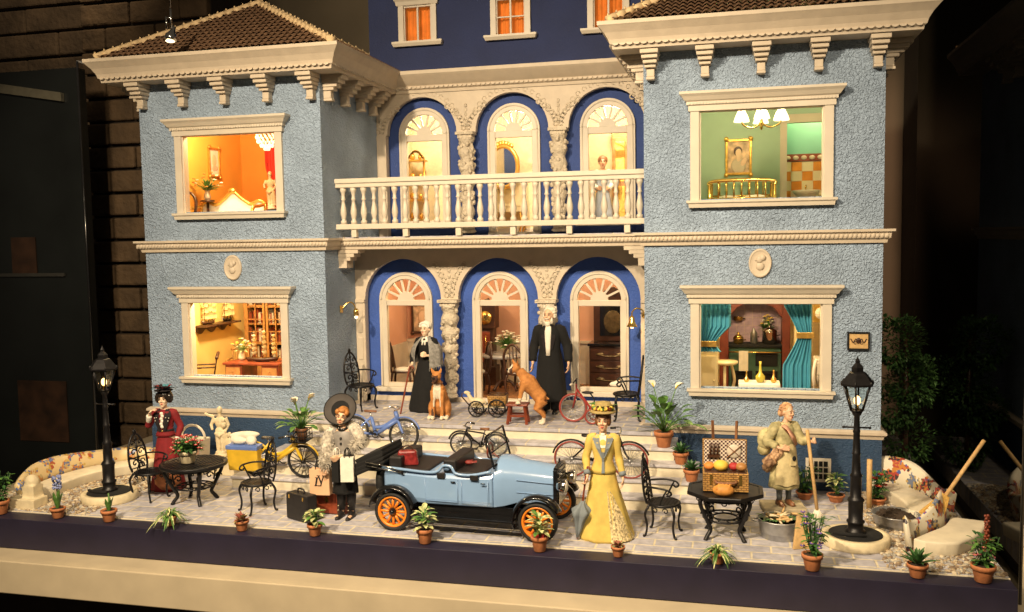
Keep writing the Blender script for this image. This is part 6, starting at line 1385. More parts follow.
def person(label, loc, rz, H, arms, skin, legs=True, tilt=0, turn=0, head_dx=0, female=True, old=False, lips=True):
    t = thing('person', label, 'person', loc, rz, scale=H/1.75); mb = MB(); sw = .165 if female else .19
    mb.lathe([(.10,.80),(.155,.88),(.16,.95),(.125,1.08),(.14,1.22),(.16,1.32),(.13,1.40),(.05,1.44)], n=20, sy=.68)
    mb.tube([(0,0,1.38),(head_dx*.5,-.01,1.47),(head_dx,-.015,1.54)], [.058,.048,.052], 10)
    HC = Vector((head_dx,-.02,1.605)); E_ = Euler((RAD(0),RAD(tilt),RAD(turn))); Mh = Matrix.Translation(HC) @ E_.to_matrix().to_4x4() @ Matrix.Scale(1.2, 4); T = mb.T; mb.T = Mh
    mb.ball((0,.015,.015), (.074,.092,.10), 14); mb.ball((0,-.025,-.055), (.055,.062,.062), 12); mb.ball((0,-.055,-.098), (.025,.025,.02), 8)
    mb.tube([(0,-.078,.025),(0,-.098,-.012),(0,-.103,-.024)], [.008,.012,.014], 6); mb.ball((-.014,-.088,-.026), .009, 6); mb.ball((.014,-.088,-.026), .009, 6)
    for s_ in (-1, 1): mb.ball((s_*.075,.012,-.005), (.012,.022,.032), 8); mb.ball((s_*.032,-.068,-.025), (.024,.02,.022), 8); mb.ball((s_*.03,-.078,.03), (.022,.01,.008), 6)
    if old: mb.ball((0,-.085,-.075), (.03,.012,.008), 6)
    mb.T = T
    for side, (el, wr, hd, sv, cu) in zip((-1, 1), arms):
        sh = Vector((side*sw,0,1.375)); el, wr = Vector(el), Vector(wr); mb.ball(sh, .052, 10); mb.tube([(side*.08,0,1.37), sh, sh.lerp(el,.5), el, el.lerp(wr,.4), wr, wr+Vector(hd).normalized()*.03], [.055,.052,.046,.038,.036,.026,.022], 9); hand(mb, wr+Vector(hd).normalized()*.015, hd, sv, cu)
    if legs:
        for s_ in (-1, 1): mb.tube([(s_*.075,0,.88),(s_*.085,-.01,.50),(s_*.085,.01,.30),(s_*.085,.015,.08)], [.085,.055,.055,.036], 9); mb.tube([(s_*.085,.04,.045),(s_*.09,-.08,.035),(s_*.095,-.15,.028)], [.042,.04,.03], 8)
    b = fuse(mb, 'body', skin, t, .0095, 2)
    def hp(nm, f, m):
        q = MB(); q.T = Mh; f(q); return q.build(nm, m, b)
    for s_ in (-1, 1): hp('eye', lambda q: (q.ball((s_*.031,-.079,.008), (.0125,.008,.0075), 8), q.ball((s_*.031,-.087,.008), (.008,.004,.0085), 8, 1)), [M['eyewhite'], M['eye']]); hp('eyebrow', lambda q: q.tube([(s_*.016,-.086,.033),(s_*.032,-.088,.040),(s_*.05,-.076,.034)], .0045, 5), M['cream'] if old else M['darkwood'])
    hp('mouth', lambda q: (q.ball((0,-.084,-.054), (.020,.009,.0055), 8), q.ball((0,-.083,-.062), (.016,.009,.006), 8)), M['lip'] if lips else M['skin'])
    return t, b, Mh, hp
def ring(z, rx, ry, cx=0, cy=0, fold=0, k=11, ph=0, n=44, a0=0):
    return [(cx+rx*(1+fold*sin(k*a+ph))*cos(a), cy+ry*(1+fold*sin(k*a+ph))*sin(a), z) for a in [2*pi*i/n+a0 for i in range(n)]]
def garment(t, name, rings, m): q = MB(); q.loft([ring(*r) for r in rings]); return q.build(name, m, t)
def sleeve(t, side, el, wr, m, r=(.075,.07,.055,.05), frac=1.0, female=True, puff=None, nm='sleeve'):
    sh = Vector((side*(.155 if female else .18),0,1.375)); el, wr = Vector(el), Vector(wr); q = MB(); end = el.lerp(wr, frac)
    q.tube(bez([sh-Vector((side*.05,0,-.01)), sh, sh.lerp(el,.55), el, el.lerp(end,.5), end], 3), [r[0]*.8]*3+[puff or r[0]]*3+[r[1]]*3+[r[1]]*3+[r[2]]*3+[r[3]], 12); return q.build(nm, m, t)
# --- lady in red
M['crimson'] = mat('crimson_wool', (.20,.008,.012), .8, 0, .2, 9, .25, 60, .006); M['plush'] = mat('black_velvet', (.012,.008,.010), .9, 0, .3, 12)
A = (((-.29,-.04,1.13),(-.20,-.17,1.36),(.6,-.1,.8),(0,-1,0),.5), ((.27,.02,1.12),(.24,-.08,.90),(.05,-.3,-1),(0,-1,0),.3))
t, b, Mh, hp = person('lady in a crimson dress with black lapels and a feathered hat behind the flower table', (-5.12,-1.95,GZ), 8, 1.72, A, M['skin_pale'], turn=6)
garment(t, 'skirt', [(.0,.30,.27,0,.02,.05,9),(.05,.30,.27,0,.02,.05,9),(.4,.235,.21,0,.01,.05,9),(.8,.175,.145,0,0,.03,9),(1.0,.135,.105),(1.06,.122,.098)], M['crimson'])
garment(t, 'jacket', [(.96,.175,.14),(1.0,.165,.13),(1.07,.13,.106),(1.2,.155,.125),(1.32,.175,.125),(1.39,.15,.10),(1.43,.07,.065)], M['crimson'])
q = MB()
for s_ in (-1, 1): q.loft([[(s_*.03,-.125,1.05),(s_*.06,-.13,1.05),(s_*.05,-.11,1.05)],[(s_*.03,-.155,1.2),(s_*.12,-.13,1.2),(s_*.11,-.11,1.2)],[(s_*.05,-.14,1.32),(s_*.16,-.10,1.33),(s_*.15,-.08,1.33)],[(s_*.05,-.06,1.44),(s_*.12,-.03,1.43),(s_*.10,-.02,1.42)]], sm=False)
lap = q.build('lapels', M['plush'], t); q = MB()
for s_ in (-1, 1):
    for z, x in ((1.29,.13),(1.24,.115),(1.30,.085)): q.ball((s_*x,-.148+abs(x-.08)*.5,z), .011, 6)
q.build('lapel_buttons', M['white'], lap)
q = MB()
for k in range(6): q.ball((.008*(-1)**k,-.135+.012*k*.4,1.14+.045*k), (.035,.02,.032), 8)
q.build('jabot', M['cloth_white'], t)
q = MB(); q.tube([(.13*cos(a),.105*sin(a),1.06) for a in [2*pi*i/28 for i in range(28)]], .022, 6, closed=True); q.ball((0,-.12,1.06), .022, 8, 1); q.build('belt', [M['plush'], M['brass']], t)
sleeve(t, -1, A[0][0], A[0][1], M['crimson'], (.068,.058,.05,.046), puff=.072, frac=.45); sleeve(t, 1, A[1][0], A[1][1], M['crimson'], (.068,.058,.05,.046), puff=.072, frac=.8)
sleeve(t, -1, A[0][0], A[0][1], M['cloth_white'], (.03,.03,.05,.045), .92, nm='white_glove'); sleeve(t, 1, A[1][0], A[1][1], M['cloth_white'], (.03,.03,.045,.042), .98, nm='white_cuff')
hp('hair', lambda q: (q.ball((0,.035,.045), (.118,.11,.112), 14), q.ball((-.085,.02,.02), (.05,.06,.08), 10), q.ball((.085,.02,.02), (.05,.06,.08), 10)), M['eye'])
def hat(q): q.lathe([(.125,.0),(.13,.012),(.09,.02),(.085,.055),(.0,.065)], (0,.01,.125), 24)
h = hp('hat', hat, M['plush']); q = MB(); q.T = Mh; rnd = random.Random(1)
for k in range(46): a = rnd.uniform(0,2*pi); q.leaf((.07*cos(a),.07*sin(a),.16), (cos(a),sin(a),rnd.uniform(.3,1.6)), .11, .045, .4, 3, rnd.randrange(3))
q.build('feathers', [M['crimson'], mat('teal_feather', (.06,.22,.28), .7), M['plush']], h)
# --- old lady in black with a shawl and a stick
A = (((-.27,-.02,1.10),(-.24,-.16,.93),(-.1,-.5,-.8),(0,-1,.4),.8), ((.24,-.02,1.12),(.10,-.17,1.10),(-.5,-.6,.2),(0,0,1),.8))
t, b, Mh, hp = person('old lady in a long black dress and grey shawl on the terrace', (-1.22,.62,0.002), -6, 1.70, A, M['skin_pale'], turn=-8, old=True)
garment(t, 'dress', [(.0,.38,.32,0,.02,.05,10),(.05,.385,.325,0,.02,.05,10),(.5,.29,.25,0,.01,.04,10),(.9,.19,.155,0,0,.02,10),(1.07,.13,.105),(1.2,.155,.125),(1.33,.175,.12),(1.40,.12,.09),(1.44,.06,.06)], M['black'])
q = MB(); q.lathe([(.13,1.36),(.10,1.41),(.062,1.45),(.06,1.46)], n=20, sy=.8, c=(0,-.01,0)); q.ball((0,-.085,1.40), (.03,.02,.03), 8, 1); q.tube([(-.02,-.1,1.38),(-.03,-.13,1.30)], .018, 6); q.tube([(.02,-.1,1.38),(.03,-.13,1.30)], .018, 6); q.build('white_collar', [M['cloth_white'], M['plush']], t)
for i, s_ in enumerate((-1, 1)): sleeve(t, s_, A[i][0], A[i][1], M['black'], frac=.85)
M['shawl'] = mat('grey_knit', (.26,.25,.23), .95, 0, .35, 18, .8, 55, .015)
q = MB(); g = []
for j in range(10):
    v = j/9; row = []
    for i in range(41):
        a = RAD(-62+304*i/40); r = .09+.20*sin(pi*.5*min(1,v*1.6)); f = abs(i-20)/20
        row.append((r*1.08*cos(a)*(1+.05*sin(i*1.3)*v), .01+r*.82*sin(a)*(1+.05*sin(i*1.3)*v), 1.455-.05*v-.42*v*v*.4-.38*v*(.65+.35*f)))
    g.append(row)
q.sheet(g); sh_ = q.build('shawl', M['shawl'], t); q = MB()
for i in range(0, 41): p = Vector(g[-1][i]); q.tube([p, p+Vector((0,0,-.06))], .006, 4)
q.tube(g[-1], .007, 4); q.build('fringe', M['shawl'], sh_)
hp('hair', lambda q: q.ball((0,.03,.03), (.083,.09,.095), 14), M['bone'])
def cap(q):
    q.ball((0,.03,.05), (.095,.10,.085), 14)
    for k in range(13): a = pi*k/12; q.ball((.085*cos(a),-.035-.01*sin(a),.045+.06*sin(a)), .02, 6)
hp('cap', cap, M['cloth_white'])
s = thing('walking_stick', 'thin brown walking stick in the right hand of the old lady', 'walking stick', (-1.48,.35,0.002)); q = MB(); q.tube(bez([(-.13,-.16,0),(0,0,.80),(.02,.02,.86),(.06,.03,.87),(.08,.03,.83)], 5), .016, 7); q.build('stick', M['redwood'], s)
# --- old gentleman
A = (((-.26,.02,1.10),(-.27,-.08,.84),(0,-.15,-1),(0,-1,0),.35), ((.29,.02,1.10),(.32,-.08,.84),(0,-.15,-1),(0,-1,0),.35))
t, b, Mh, hp = person('white haired old gentleman in a black tailcoat and bow tie on the terrace', (1.13,.78,0.002), 2, 1.98, A, M['skin'], legs=True, turn=-14, female=False, old=True, lips=False)
for s_ in (-1, 1):
    q = MB(); q.loft([ring(.05,.085,.09,s_*.09,0,.03,5),ring(.45,.09,.09,s_*.09,0,.02,5),ring(.75,.105,.11,s_*.085,0),ring(.93,.11,.12,s_*.07,0)]); q.build('trouser_leg', M['black'], t)
    q = MB(); q.loft([[(s_*.09+w_*cos(a),y,.001+h_*max(0,sin(a))) for a in [pi*i/8 for i in range(9)]] for y, w_, h_ in ((.07,.045,.09),(0,.05,.11),(-.10,.052,.075),(-.17,.045,.05),(-.20,.02,.03))]); q.build('shoe', M['black_gloss'], t)
garment(t, 'tailcoat', [(.20,.27,.22,0,.04,.04,7),(.24,.268,.22,0,.04,.04,7),(.6,.235,.19,0,.03,.03,7),(.9,.20,.165,0,.01,.02,6),(1.08,.17,.14),(1.25,.195,.15),(1.36,.20,.135),(1.41,.13,.10),(1.45,.07,.07)], M['black'])
q = MB(); q.loft([[(-w_,y+.004,z),(w_,y+.004,z),(w_*.8,y-.012,z),(-w_*.8,y-.012,z)] for w_, y, z in ((.034,-.168,.96),(.042,-.166,1.1),(.052,-.170,1.25),(.056,-.152,1.36),(.045,-.092,1.44))]); q.build('shirt_front', M['cloth_white'], t)
q = MB()
for s_ in (-1, 1): q.loft([[(s_*.04,-.155,1.05),(s_*.07,-.15,1.06),(s_*.05,-.14,1.05)],[(s_*.045,-.168,1.25),(s_*.12,-.14,1.25),(s_*.10,-.12,1.25)],[(s_*.05,-.10,1.43),(s_*.09,-.06,1.43),(s_*.07,-.05,1.42)]], sm=False)
q.build('lapels', M['plush'], t); q = MB(); q.ball((-.032,-.10,1.452), (.032,.014,.024), 8); q.ball((.032,-.10,1.452), (.032,.014,.024), 8); q.ball((0,-.105,1.452), .012, 8); q.build('bow_tie', M['black'], t)
for i, s_ in enumerate((-1, 1)): sleeve(t, s_, A[i][0], A[i][1], M['black'], (.085,.08,.068,.066), .92, False)
M['white_hair'] = mat('white_hair', (.72,.66,.54), .8, 0, .25, 22, .8, 40, .015)
def wh(q):
    q.ball((0,.035,.05), (.088,.09,.085), 14)
    for k in range(40): a = random.uniform(-.6, pi+.6); z = random.uniform(-.03,.12); q.ball((.082*cos(a),.03+.075*sin(a),z), (.024,.024,.026), 6)
hp('hair', wh, M['white_hair']); hp('beard', lambda q: (q.ball((0,-.055,-.11), (.05,.042,.05), 10), q.ball((-.05,-.03,-.075), (.022,.03,.05), 8), q.ball((.05,-.03,-.075), (.022,.03,.05), 8), q.ball((0,-.09,-.042), (.035,.012,.010), 8)), M['white_hair'])
# --- lady in yellow
M['mustard'] = mat('yellow_wool', (.62,.46,.11), .8, 0, .14, 8, .2, 70, .006); M['slate'] = mat('slate_trim', (.19,.22,.24), .8, 0, .15, 9); M['print'] = mat('floral_print', (.25,.19,.08), .85, 0, .5, 34, col2=(.66,.54,.30))
A = (((-.235,0,1.10),(-.21,-.12,.90),(-.02,-.3,-1),(0,-1,0),.7), ((.205,.02,1.10),(.26,-.06,.87),(.05,-.1,-1),(0,-1,0),.3))
t, b, Mh, hp = person('lady in a long yellow dress and flowered straw hat holding a parasol', (2.66,-3.02,GZ), 6, 1.83, A, M['skin'], turn=-6)
garment(t, 'skirt', [(.0,.37,.31,.03,.03,.04,9),(.04,.372,.315,.03,.03,.04,9),(.4,.275,.235,.02,.02,.03,9),(.75,.19,.16,0,.01,.02,9),(.95,.155,.125),(1.06,.112,.092)], M['mustard'])
q = MB(); g = []
for j in range(9):
    v = j/8; z = .68-.66*v; r = .205+.165*v; g.append([(.03*v+r*cos(a)*1.03, .02+r*sin(a)*.90+.012*sin(a*40), z) for a in [RAD(-78+70*i/22*(.25+.75*v)) for i in range(23)]])
q.sheet(g); q.build('printed_panel', M['print'], t)
garment(t, 'jacket', [(.90,.172,.14),(.95,.165,.135),(1.07,.122,.10),(1.2,.15,.125),(1.32,.168,.122),(1.39,.14,.095),(1.43,.068,.062)], M['mustard'])
q = MB()
for s_ in (-1, 1): q.loft([[(s_*.0,-.137,1.12),(s_*.02,-.137,1.12),(s_*.01,-.12,1.12)],[(s_*.03,-.147,1.24),(s_*.09,-.128,1.26),(s_*.08,-.11,1.25)],[(s_*.05,-.10,1.38),(s_*.14,-.07,1.37),(s_*.12,-.05,1.37)],[(s_*.05,-.02,1.455),(s_*.09,.03,1.44),(s_*.07,.03,1.43)]], sm=False)
q.loft([[(-.022,-.150,.92),(.022,-.150,.92),(0,-.12,.92)],[(-.015,-.122,1.07),(.015,-.122,1.07),(0,-.09,1.07)],[(-.02,-.15,1.2),(.02,-.15,1.2),(0,-.11,1.2)]], sm=False); q.build('collar', M['slate'], t)
q = MB(); q.loft([[(-.03,-.13,1.26),(.03,-.13,1.26),(0,-.10,1.26)],[(-.045,-.09,1.42),(.045,-.09,1.42),(0,-.05,1.42)]], sm=False); q.ball((0,-.075,1.43), (.035,.02,.025), 8); q.build('blouse', M['cloth_white'], t)
for i, s_ in enumerate((-1, 1)):
    sleeve(t, s_, A[i][0], A[i][1], M['mustard'], (.062,.054,.046,.042), .86, puff=.066); w_ = Vector(A[i][0]).lerp(Vector(A[i][1]), .88); q = MB(); d = (Vector(A[i][1])-Vector(A[i][0])).normalized(); q.tube([w_-d*.025, w_+d*.03], .05, 10); q.build('cuff', M['slate'], t)
def bun(q): q.ball((0,.03,.035), (.09,.095,.10), 14); q.ball((-.065,-.0,.0), (.03,.05,.06), 8); q.ball((.065,-.0,.0), (.03,.05,.06), 8); q.ball((0,.11,.0), .05, 10)
hp('hair', bun, mat('brown_hair', (.17,.065,.02), .6, 0, .3, 20, .6, 60, .01))
M['straw'] = mat('olive_straw', (.34,.25,.09), .8, 0, .25, 24, .4, 60, .01)
h = hp('hat', lambda q: q.lathe([(.145,-.005),(.15,.01),(.105,.025),(.10,.05),(.085,.11),(.0,.125)], (0,.01,.10), 26), M['straw']); q = MB(); q.T = Mh; rnd = random.Random(11)
for k in range(40): a = 2*pi*k/40; q.ball((.112*cos(a),.01+.112*sin(a),.135+.03*rnd.random()), .02, 6, rnd.randrange(3))
for k in range(14): a = rnd.uniform(0,2*pi); q.leaf((.09*cos(a),.09*sin(a),.16), (cos(a),sin(a),.8), .09, .05, .3, 3, 2)
q.build('hat_flowers', [M['petal_yellow'], M['redwood'], M['leaf']], h)
s = thing('parasol', 'closed slate grey parasol held by the lady in yellow', 'parasol', (2.33,-3.24,GZ)); q = MB(); q.tube(bez([(-.02,.02,0.02),(.05,.05,.5),(.115,.07,.98),(.14,.07,1.04),(.17,.06,1.0)], 4), .014, 7); q.build('stick', M['redwood'], s)
q = MB(); q.loft([[(x0+r*(1+.28*sin(5*a))*cos(a), y0+r*(1+.28*sin(5*a))*sin(a), z) for a in [2*pi*i/40 for i in range(40)]] for x0, y0, r, z in ((-.02,.02,.012,.03),(-.0,.03,.045,.16),(.015,.035,.07,.28),(.03,.04,.11,.36),(.045,.045,.13,.43),(.05,.05,.05,.50),(.06,.05,.02,.56))]); q.build('canopy', M['slate'], s)
# --- lady in the black hat and fur
M['fur'] = mat('grey_fur', (.36,.32,.27), .95, 0, .3, 20, col2=(.60,.55,.46)); M['grey_silk'] = mat('grey_silk', (.26,.24,.22), .55, 0, .2, 9)
A = (((-.24,-.02,1.10),(-.22,-.14,.83),(0,-.2,-1),(0,-1,0),.7), ((.20,-.04,1.10),(.02,-.20,1.02),(-.7,-.5,-.4),(0,-.3,1),.6))
t, b, Mh, hp = person('lady in a wide black hat and pale fur stole holding carrier bags', (-1.36,-2.86,GZ), 0, 1.72, A, M['skin'], tilt=10, turn=10, head_dx=-.015)
garment(t, 'skirt', [(.40,.20,.17,0,.0,.05,9),(.44,.20,.17,0,0,.05,9),(.75,.175,.15,0,0,.03,9),(.95,.16,.125),(1.06,.125,.10)], M['black'])
garment(t, 'bodice', [(.96,.165,.13),(1.07,.13,.105),(1.2,.155,.125),(1.32,.17,.12),(1.39,.13,.09),(1.43,.066,.06)], M['grey_silk'])
for s_ in (-1, 1):
    q = MB(); q.tube([(s_*.085,.01,.52),(s_*.085,.015,.34),(s_*.085,.015,.12)], [.078,.078,.055], 12); q.loft([[(s_*.088+w_*cos(a),y,z0+h_*max(0,sin(a))) for a in [pi*i/8 for i in range(9)]] for y, w_, z0, h_ in ((.06,.042,.0,.13),(.0,.046,.0,.13),(-.09,.045,.0,.075),(-.16,.04,.0,.05),(-.20,.012,.0,.03))]); q.build('boot', M['leather'], t)
    q = MB()
    for k in range(5): q.ball((s_*.085-.03,-.05+.008*k,.12+.07*k), .009, 6)
    q.build('boot_buttons', M['bone'], t)
q = MB(); q.tube([(.07*cos(a),-.02+.075*sin(a),1.43-.02*sin(a)*-1) for a in [2*pi*i/24 for i in range(24)]], .022, 6, closed=True); q.ball((0,-.125,1.28), .022, 8); q.ball((0,-.13,1.20), .02, 8); q.build('necklace', M['black_gloss'], t)
for i, s_ in enumerate((-1, 1)): sleeve(t, s_, A[i][0], A[i][1], M['grey_silk'], (.072,.066,.052,.048), .85)
def hair_tufts(q, P, N_, n, L, seed):
    rnd = random.Random(seed)
    for k in range(n):
        i = rnd.randrange(len(P)-1); p = Vector(P[i]).lerp(Vector(P[i+1]), rnd.random()); r = N_[i]; v = Vector((rnd.gauss(0,1),rnd.gauss(0,1),rnd.gauss(0,1))).normalized(); p = p+v*r*.85; d = (v+Vector((rnd.uniform(-.4,.4),rnd.uniform(-.4,.4),-.5))).normalized(); s_ = d.orthogonal().normalized()*.005; q.add([p-s_, p+s_, p+d*L*rnd.uniform(.6,1.2)], [(0,1,2)])
q = MB(); P1 = [(-.10,-.12,1.0),(-.25,-.10,1.02),(-.27,-.02,1.18),(-.19,.02,1.38),(0,.09,1.44),(.19,.02,1.38),(.27,-.02,1.22),(.22,-.12,1.12)]; q.tube(bez(P1, 4), [.06,.065,.07,.075,.08,.085,.09,.095,.1,.1,.1,.1,.09,.08,.08,.08,.09,.1,.1,.1,.1,.1,.095,.09,.085,.08,.07,.06,.05], 10); hair_tufts(q, P1, [.09]*8, 2600, .075, 3)
P2 = [(-.24,-.06,1.05),(-.26,-.12,.92),(-.24,-.16,.86)]; q.tube(P2, [.09,.10,.07], 10); hair_tufts(q, P2, [.1]*3, 700, .07, 4); q.build('fur_stole', M['fur'], t)
q = MB(); q.tube([(-.22,-.13,.88),(-.22,-.15,.82)], .06, 12); q.build('black_cuff', M['plush'], t)
hp('hair', lambda q: (q.ball((0,.03,.035), (.088,.095,.10), 14), q.ball((-.06,-.03,.06), (.035,.04,.04), 8), q.ball((.06,-.03,.06), (.035,.04,.04), 8), q.ball((0,-.05,.085), (.05,.03,.03), 8)), mat('auburn_hair', (.42,.17,.04), .6, 0, .3, 20, .6, 60, .01))
def bighat(q):
    E2 = Euler((RAD(60),RAD(12),RAD(-14))).to_matrix().to_4x4(); T = q.T; q.T = T @ Matrix.Translation((-.045,.05,.075)) @ E2; q.lathe([(.0,-.09),(.09,-.09),(.105,-.02),(.17,.0),(.215,.03),(.22,.022),(.17,-.012),(.11,-.0),(.0,.0)], (0,0,0), 36); q.T = T
h = hp('hat', bighat, M['black']); hp('hat_brim_lining', lambda q: None, M['black']) if 0 else None
q = MB(); q.T = Mh @ Matrix.Translation((-.045,.05,.075)) @ Euler((RAD(60),RAD(12),RAD(-14))).to_matrix().to_4x4(); q.lathe([(.205,.024),(.165,.0035),(.12,.003)], (0,0,.004), 36, cap=False); q.build('brim_lining', mat('taupe_lining', (.055,.047,.042), .8), h)
# --- old gardener woman (painted figure)
M['khaki'] = mat('khaki_cloth', (.30,.28,.13), .7, 0, .35, 7, .5, 16, .02, col2=(.48,.42,.22)); M['apron'] = mat('cream_apron', (.62,.52,.28), .7, 0, .2, 7, .4, 16, .02); M['news'] = mat('brown_bundle', (.24,.10,.05), .7, 0, .5, 14, col2=(.50,.32,.18))
A = (((-.32,.02,1.12),(-.16,-.17,1.02),(.8,-.35,.1),(0,0,1),.5), ((.24,-.14,1.14),(.33,-.30,1.14),(.3,-.7,.25),(0,.2,1),1.0))
t, b, Mh, hp = person('old gardener figure in khaki dress and cream apron gripping a broomstick', (5.20,-1.25,GZ+.10), 24, 1.56, A, M['skin'], tilt=8, turn=20, head_dx=.05, old=True)
garment(t, 'dress', [(.30,.25,.21,0,.01,.06,7),(.34,.255,.215,0,.01,.06,7),(.6,.225,.19,0,.01,.05,7),(.95,.19,.155),(1.08,.165,.14),(1.22,.19,.15),(1.34,.195,.135),(1.40,.13,.09),(1.44,.065,.06)], M['khaki'])
q = MB(); g = [[(r*cos(a)*1.06, r*sin(a)*.93-.005, z-.015*sin(a*6)) for a in [RAD(-150+120*i/16) for i in range(17)]] for z, r in ((.38,.245),(.6,.225),(.85,.20),(1.0,.185),(1.07,.172))]; q.sheet(g); q.build('apron', M['apron'], t)
q = MB(); q.box(.0,.11,-.225,-.20,.72,.86); q.ball((.06,-.235,.85), (.04,.02,.045), 8, 1); q.build('pocket', [M['apron'], M['black']], t, bev=.008)
q = MB(); q.lathe([(.15,1.35),(.12,1.40),(.075,1.44)], n=20, sy=.8); q.build('collar', M['apron'], t)
for i, s_ in enumerate((-1, 1)): sleeve(t, s_, A[i][0], A[i][1], M['khaki'], (.085,.085,.07,.065), .75, puff=.095)
for s_ in (-1, 1): q = MB(); q.tube([(s_*.085,.01,.35),(s_*.085,.01,.08)], [.06,.045], 10); q.build('stocking', mat('slate_stocking', (.16,.19,.22), .8), t); q = MB(); q.loft([[(s_*.088+w_*cos(a),y,h_*max(0,sin(a))) for a in [pi*i/8 for i in range(9)]] for y, w_, h_ in ((.07,.045,.09),(0,.05,.10),(-.10,.05,.07),(-.18,.035,.05))]); q.build('shoe', M['brown_leather'], t)
def kerchief(q):
    q.ball((0,.035,.04), (.088,.092,.088), 14); q.ball((-.03,.10,-.02), (.055,.045,.06), 10); rk = random.Random(6)
    for k in range(46): a = rk.uniform(-.5,pi+.5); e = rk.uniform(-.1,1.4); q.ball((.088*cos(a)*cos(e), .035+.088*sin(a)*cos(e), .04+.085*sin(e)), (.022,.022,.018), 6)
hp('hair', kerchief, mat('rosy_hair', (.55,.20,.14), .7, 0, .4, 12, .5, 20, .02, col2=(.62,.42,.20)))
q = MB(); q.loft([[(-.13,-.13,1.40),(-.02,-.16,1.40),(-.06,-.10,1.42)],[(.02,-.19,1.2),(.12,-.15,1.22),(.08,-.12,1.2)],[(.10,-.18,1.06),(.17,-.14,1.06),(.14,-.12,1.06)]]); q.build('scarf', M['peach'], t)
q = MB(); P = [(-.27,.12,.62),(-.23,-.02,.80),(-.18,-.16,1.0)]
for k in range(7): a = k*.9; q.tube([Vector(p)+Vector((.05*cos(a),.03*sin(a),.045*sin(a))) for p in P], .04, 7)
q.tube([(-.34,.0,.72),(-.24,-.08,.84)], .10, 10); s = q.build('bundle', M['news'], t); s['label'] = 'brown bundle of rolled papers under her arm'
q = MB(); q.ball((-.28,.14,1.12), (.15,.13,.20), 12); q.ball((-.30,.16,.95), (.12,.10,.12), 10); q.build('sack', M['khaki'], t)
s = thing('broomstick', 'wooden broom held upright in the left hand of the old gardener', 'broom', (5.62,-1.45,GZ)); q = MB(); q.tube([(.05,-.10,.02),(-.10,.06,1.30)], .026, 8); q.build('handle', M['stick'], s); q = MB(); rnd = random.Random(2)
for k in range(70): a = rnd.uniform(0,2*pi); q.tube([(.035,-.085,.16),(.05+.10*cos(a)*rnd.random(),-.10+.06*sin(a),.005)], .008, 4)
q.build('bristles', M['petal_white'], s)
t = thing('stone_block', 'flat pale stone block under the feet of the old gardener', 'stone block', (5.20,-1.25,GZ), 8); q = MB(); q.box(-.34, .30, -.24, .26, 0, .095); q.build('block', mat('block_stone', (.40,.34,.22), .8, 0, .2, 8, .5, 22, .02), t, bev=.02)
# --- doll maid upstairs
A = (((-.22,0,1.10),(-.14,-.16,1.0),(.6,-.4,0),(0,0,1),.5), ((.22,0,1.10),(.14,-.16,1.0),(-.6,-.4,0),(0,0,1),.5))
t, b, Mh, hp = person('small maid in pale blue and white behind the upper right arched window', (1.72,3.75,3.326), 10, 1.62, A, M['skin'])
garment(t, 'dress', [(.0,.28,.25,0,0,.05,9),(.5,.22,.19,0,0,.04,9),(1.0,.14,.11),(1.2,.155,.125),(1.34,.165,.115),(1.42,.07,.06)], mat('pale_blue_dress', (.45,.52,.62), .8)); hp('hair', lambda q: q.ball((0,.03,.04), (.095,.10,.10), 12), M['brown_leather'])
for i, s_ in enumerate((-1, 1)): sleeve(t, s_, A[i][0], A[i][1], M['cloth_white'])
# ================================================================ DOGS
M['dogfur'] = mat('fawn_fur', (.44,.17,.04), .8, 0, .2, 14, .3, 60, .006, col2=(.52,.22,.06)); M['dogwhite'] = mat('white_fur', (.70,.62,.48), .8, 0, .1, 14); M['dogmask'] = mat('dark_muzzle', (.07,.03,.018), .7)
def dog_head(mb, c, yaw, pitch=0):
    T = mb.T; mb.T = T @ Matrix.Translation(c) @ Euler((RAD(pitch),0,RAD(yaw))).to_matrix().to_4x4()
    mb.ball((0,0,0), (.082,.085,.085), 12); mb.ball((0,-.085,-.03), (.058,.06,.05), 12); mb.ball((0,-.135,-.01), (.022,.016,.018), 8); mb.ball((0,-.09,-.07), (.045,.05,.022), 8)
    for s_ in (-1, 1): mb.tube([(s_*.06,.01,.06),(s_*.085,.0,.115),(s_*.09,-.005,.15)], [.034,.024,.006], 7, flat=.5)
    H = mb.T.copy(); mb.T = T; return H
def dog_face(t, H, par):
    for s_ in (-1, 1): q = MB(); q.T = H; q.ball((s_*.036,-.072,.018), (.013,.009,.013), 8); q.build('eye', M['eye'], par)
    q = MB(); q.T = H; q.ball((0,-.145,-.008), (.026,.018,.02), 8); q.build('nose', M['black'], par)
t = thing('dog', 'sitting fawn dog with a white chest at the feet of the old lady', 'dog', (-.76,-.10,0.002), 6, 'fawn dogs on the terrace', 1.08); mb = MB()
mb.ball((0,.14,.22), (.17,.20,.20), 14); mb.tube([(0,.12,.30),(0,.02,.46),(0,-.04,.56)], [.15,.135,.10], 12); mb.tube([(0,-.03,.54),(0,-.06,.66)], [.085,.07], 10)
for s_ in (-1, 1):
    mb.tube([(s_*.07,-.06,.48),(s_*.075,-.09,.30),(s_*.075,-.10,.05)], [.06,.04,.032], 8); mb.ball((s_*.075,-.13,.028), (.038,.055,.028), 8)
    mb.ball((s_*.13,.10,.16), (.07,.14,.14), 10); mb.tube([(s_*.14,.12,.06),(s_*.15,-.06,.03),(s_*.15,-.12,.028)], [.05,.038,.034], 8)
mb.tube([(0,.30,.10),(.10,.40,.06)], [.03,.015], 6); H = dog_head(mb, (0,-.10,.735), -8, 4)
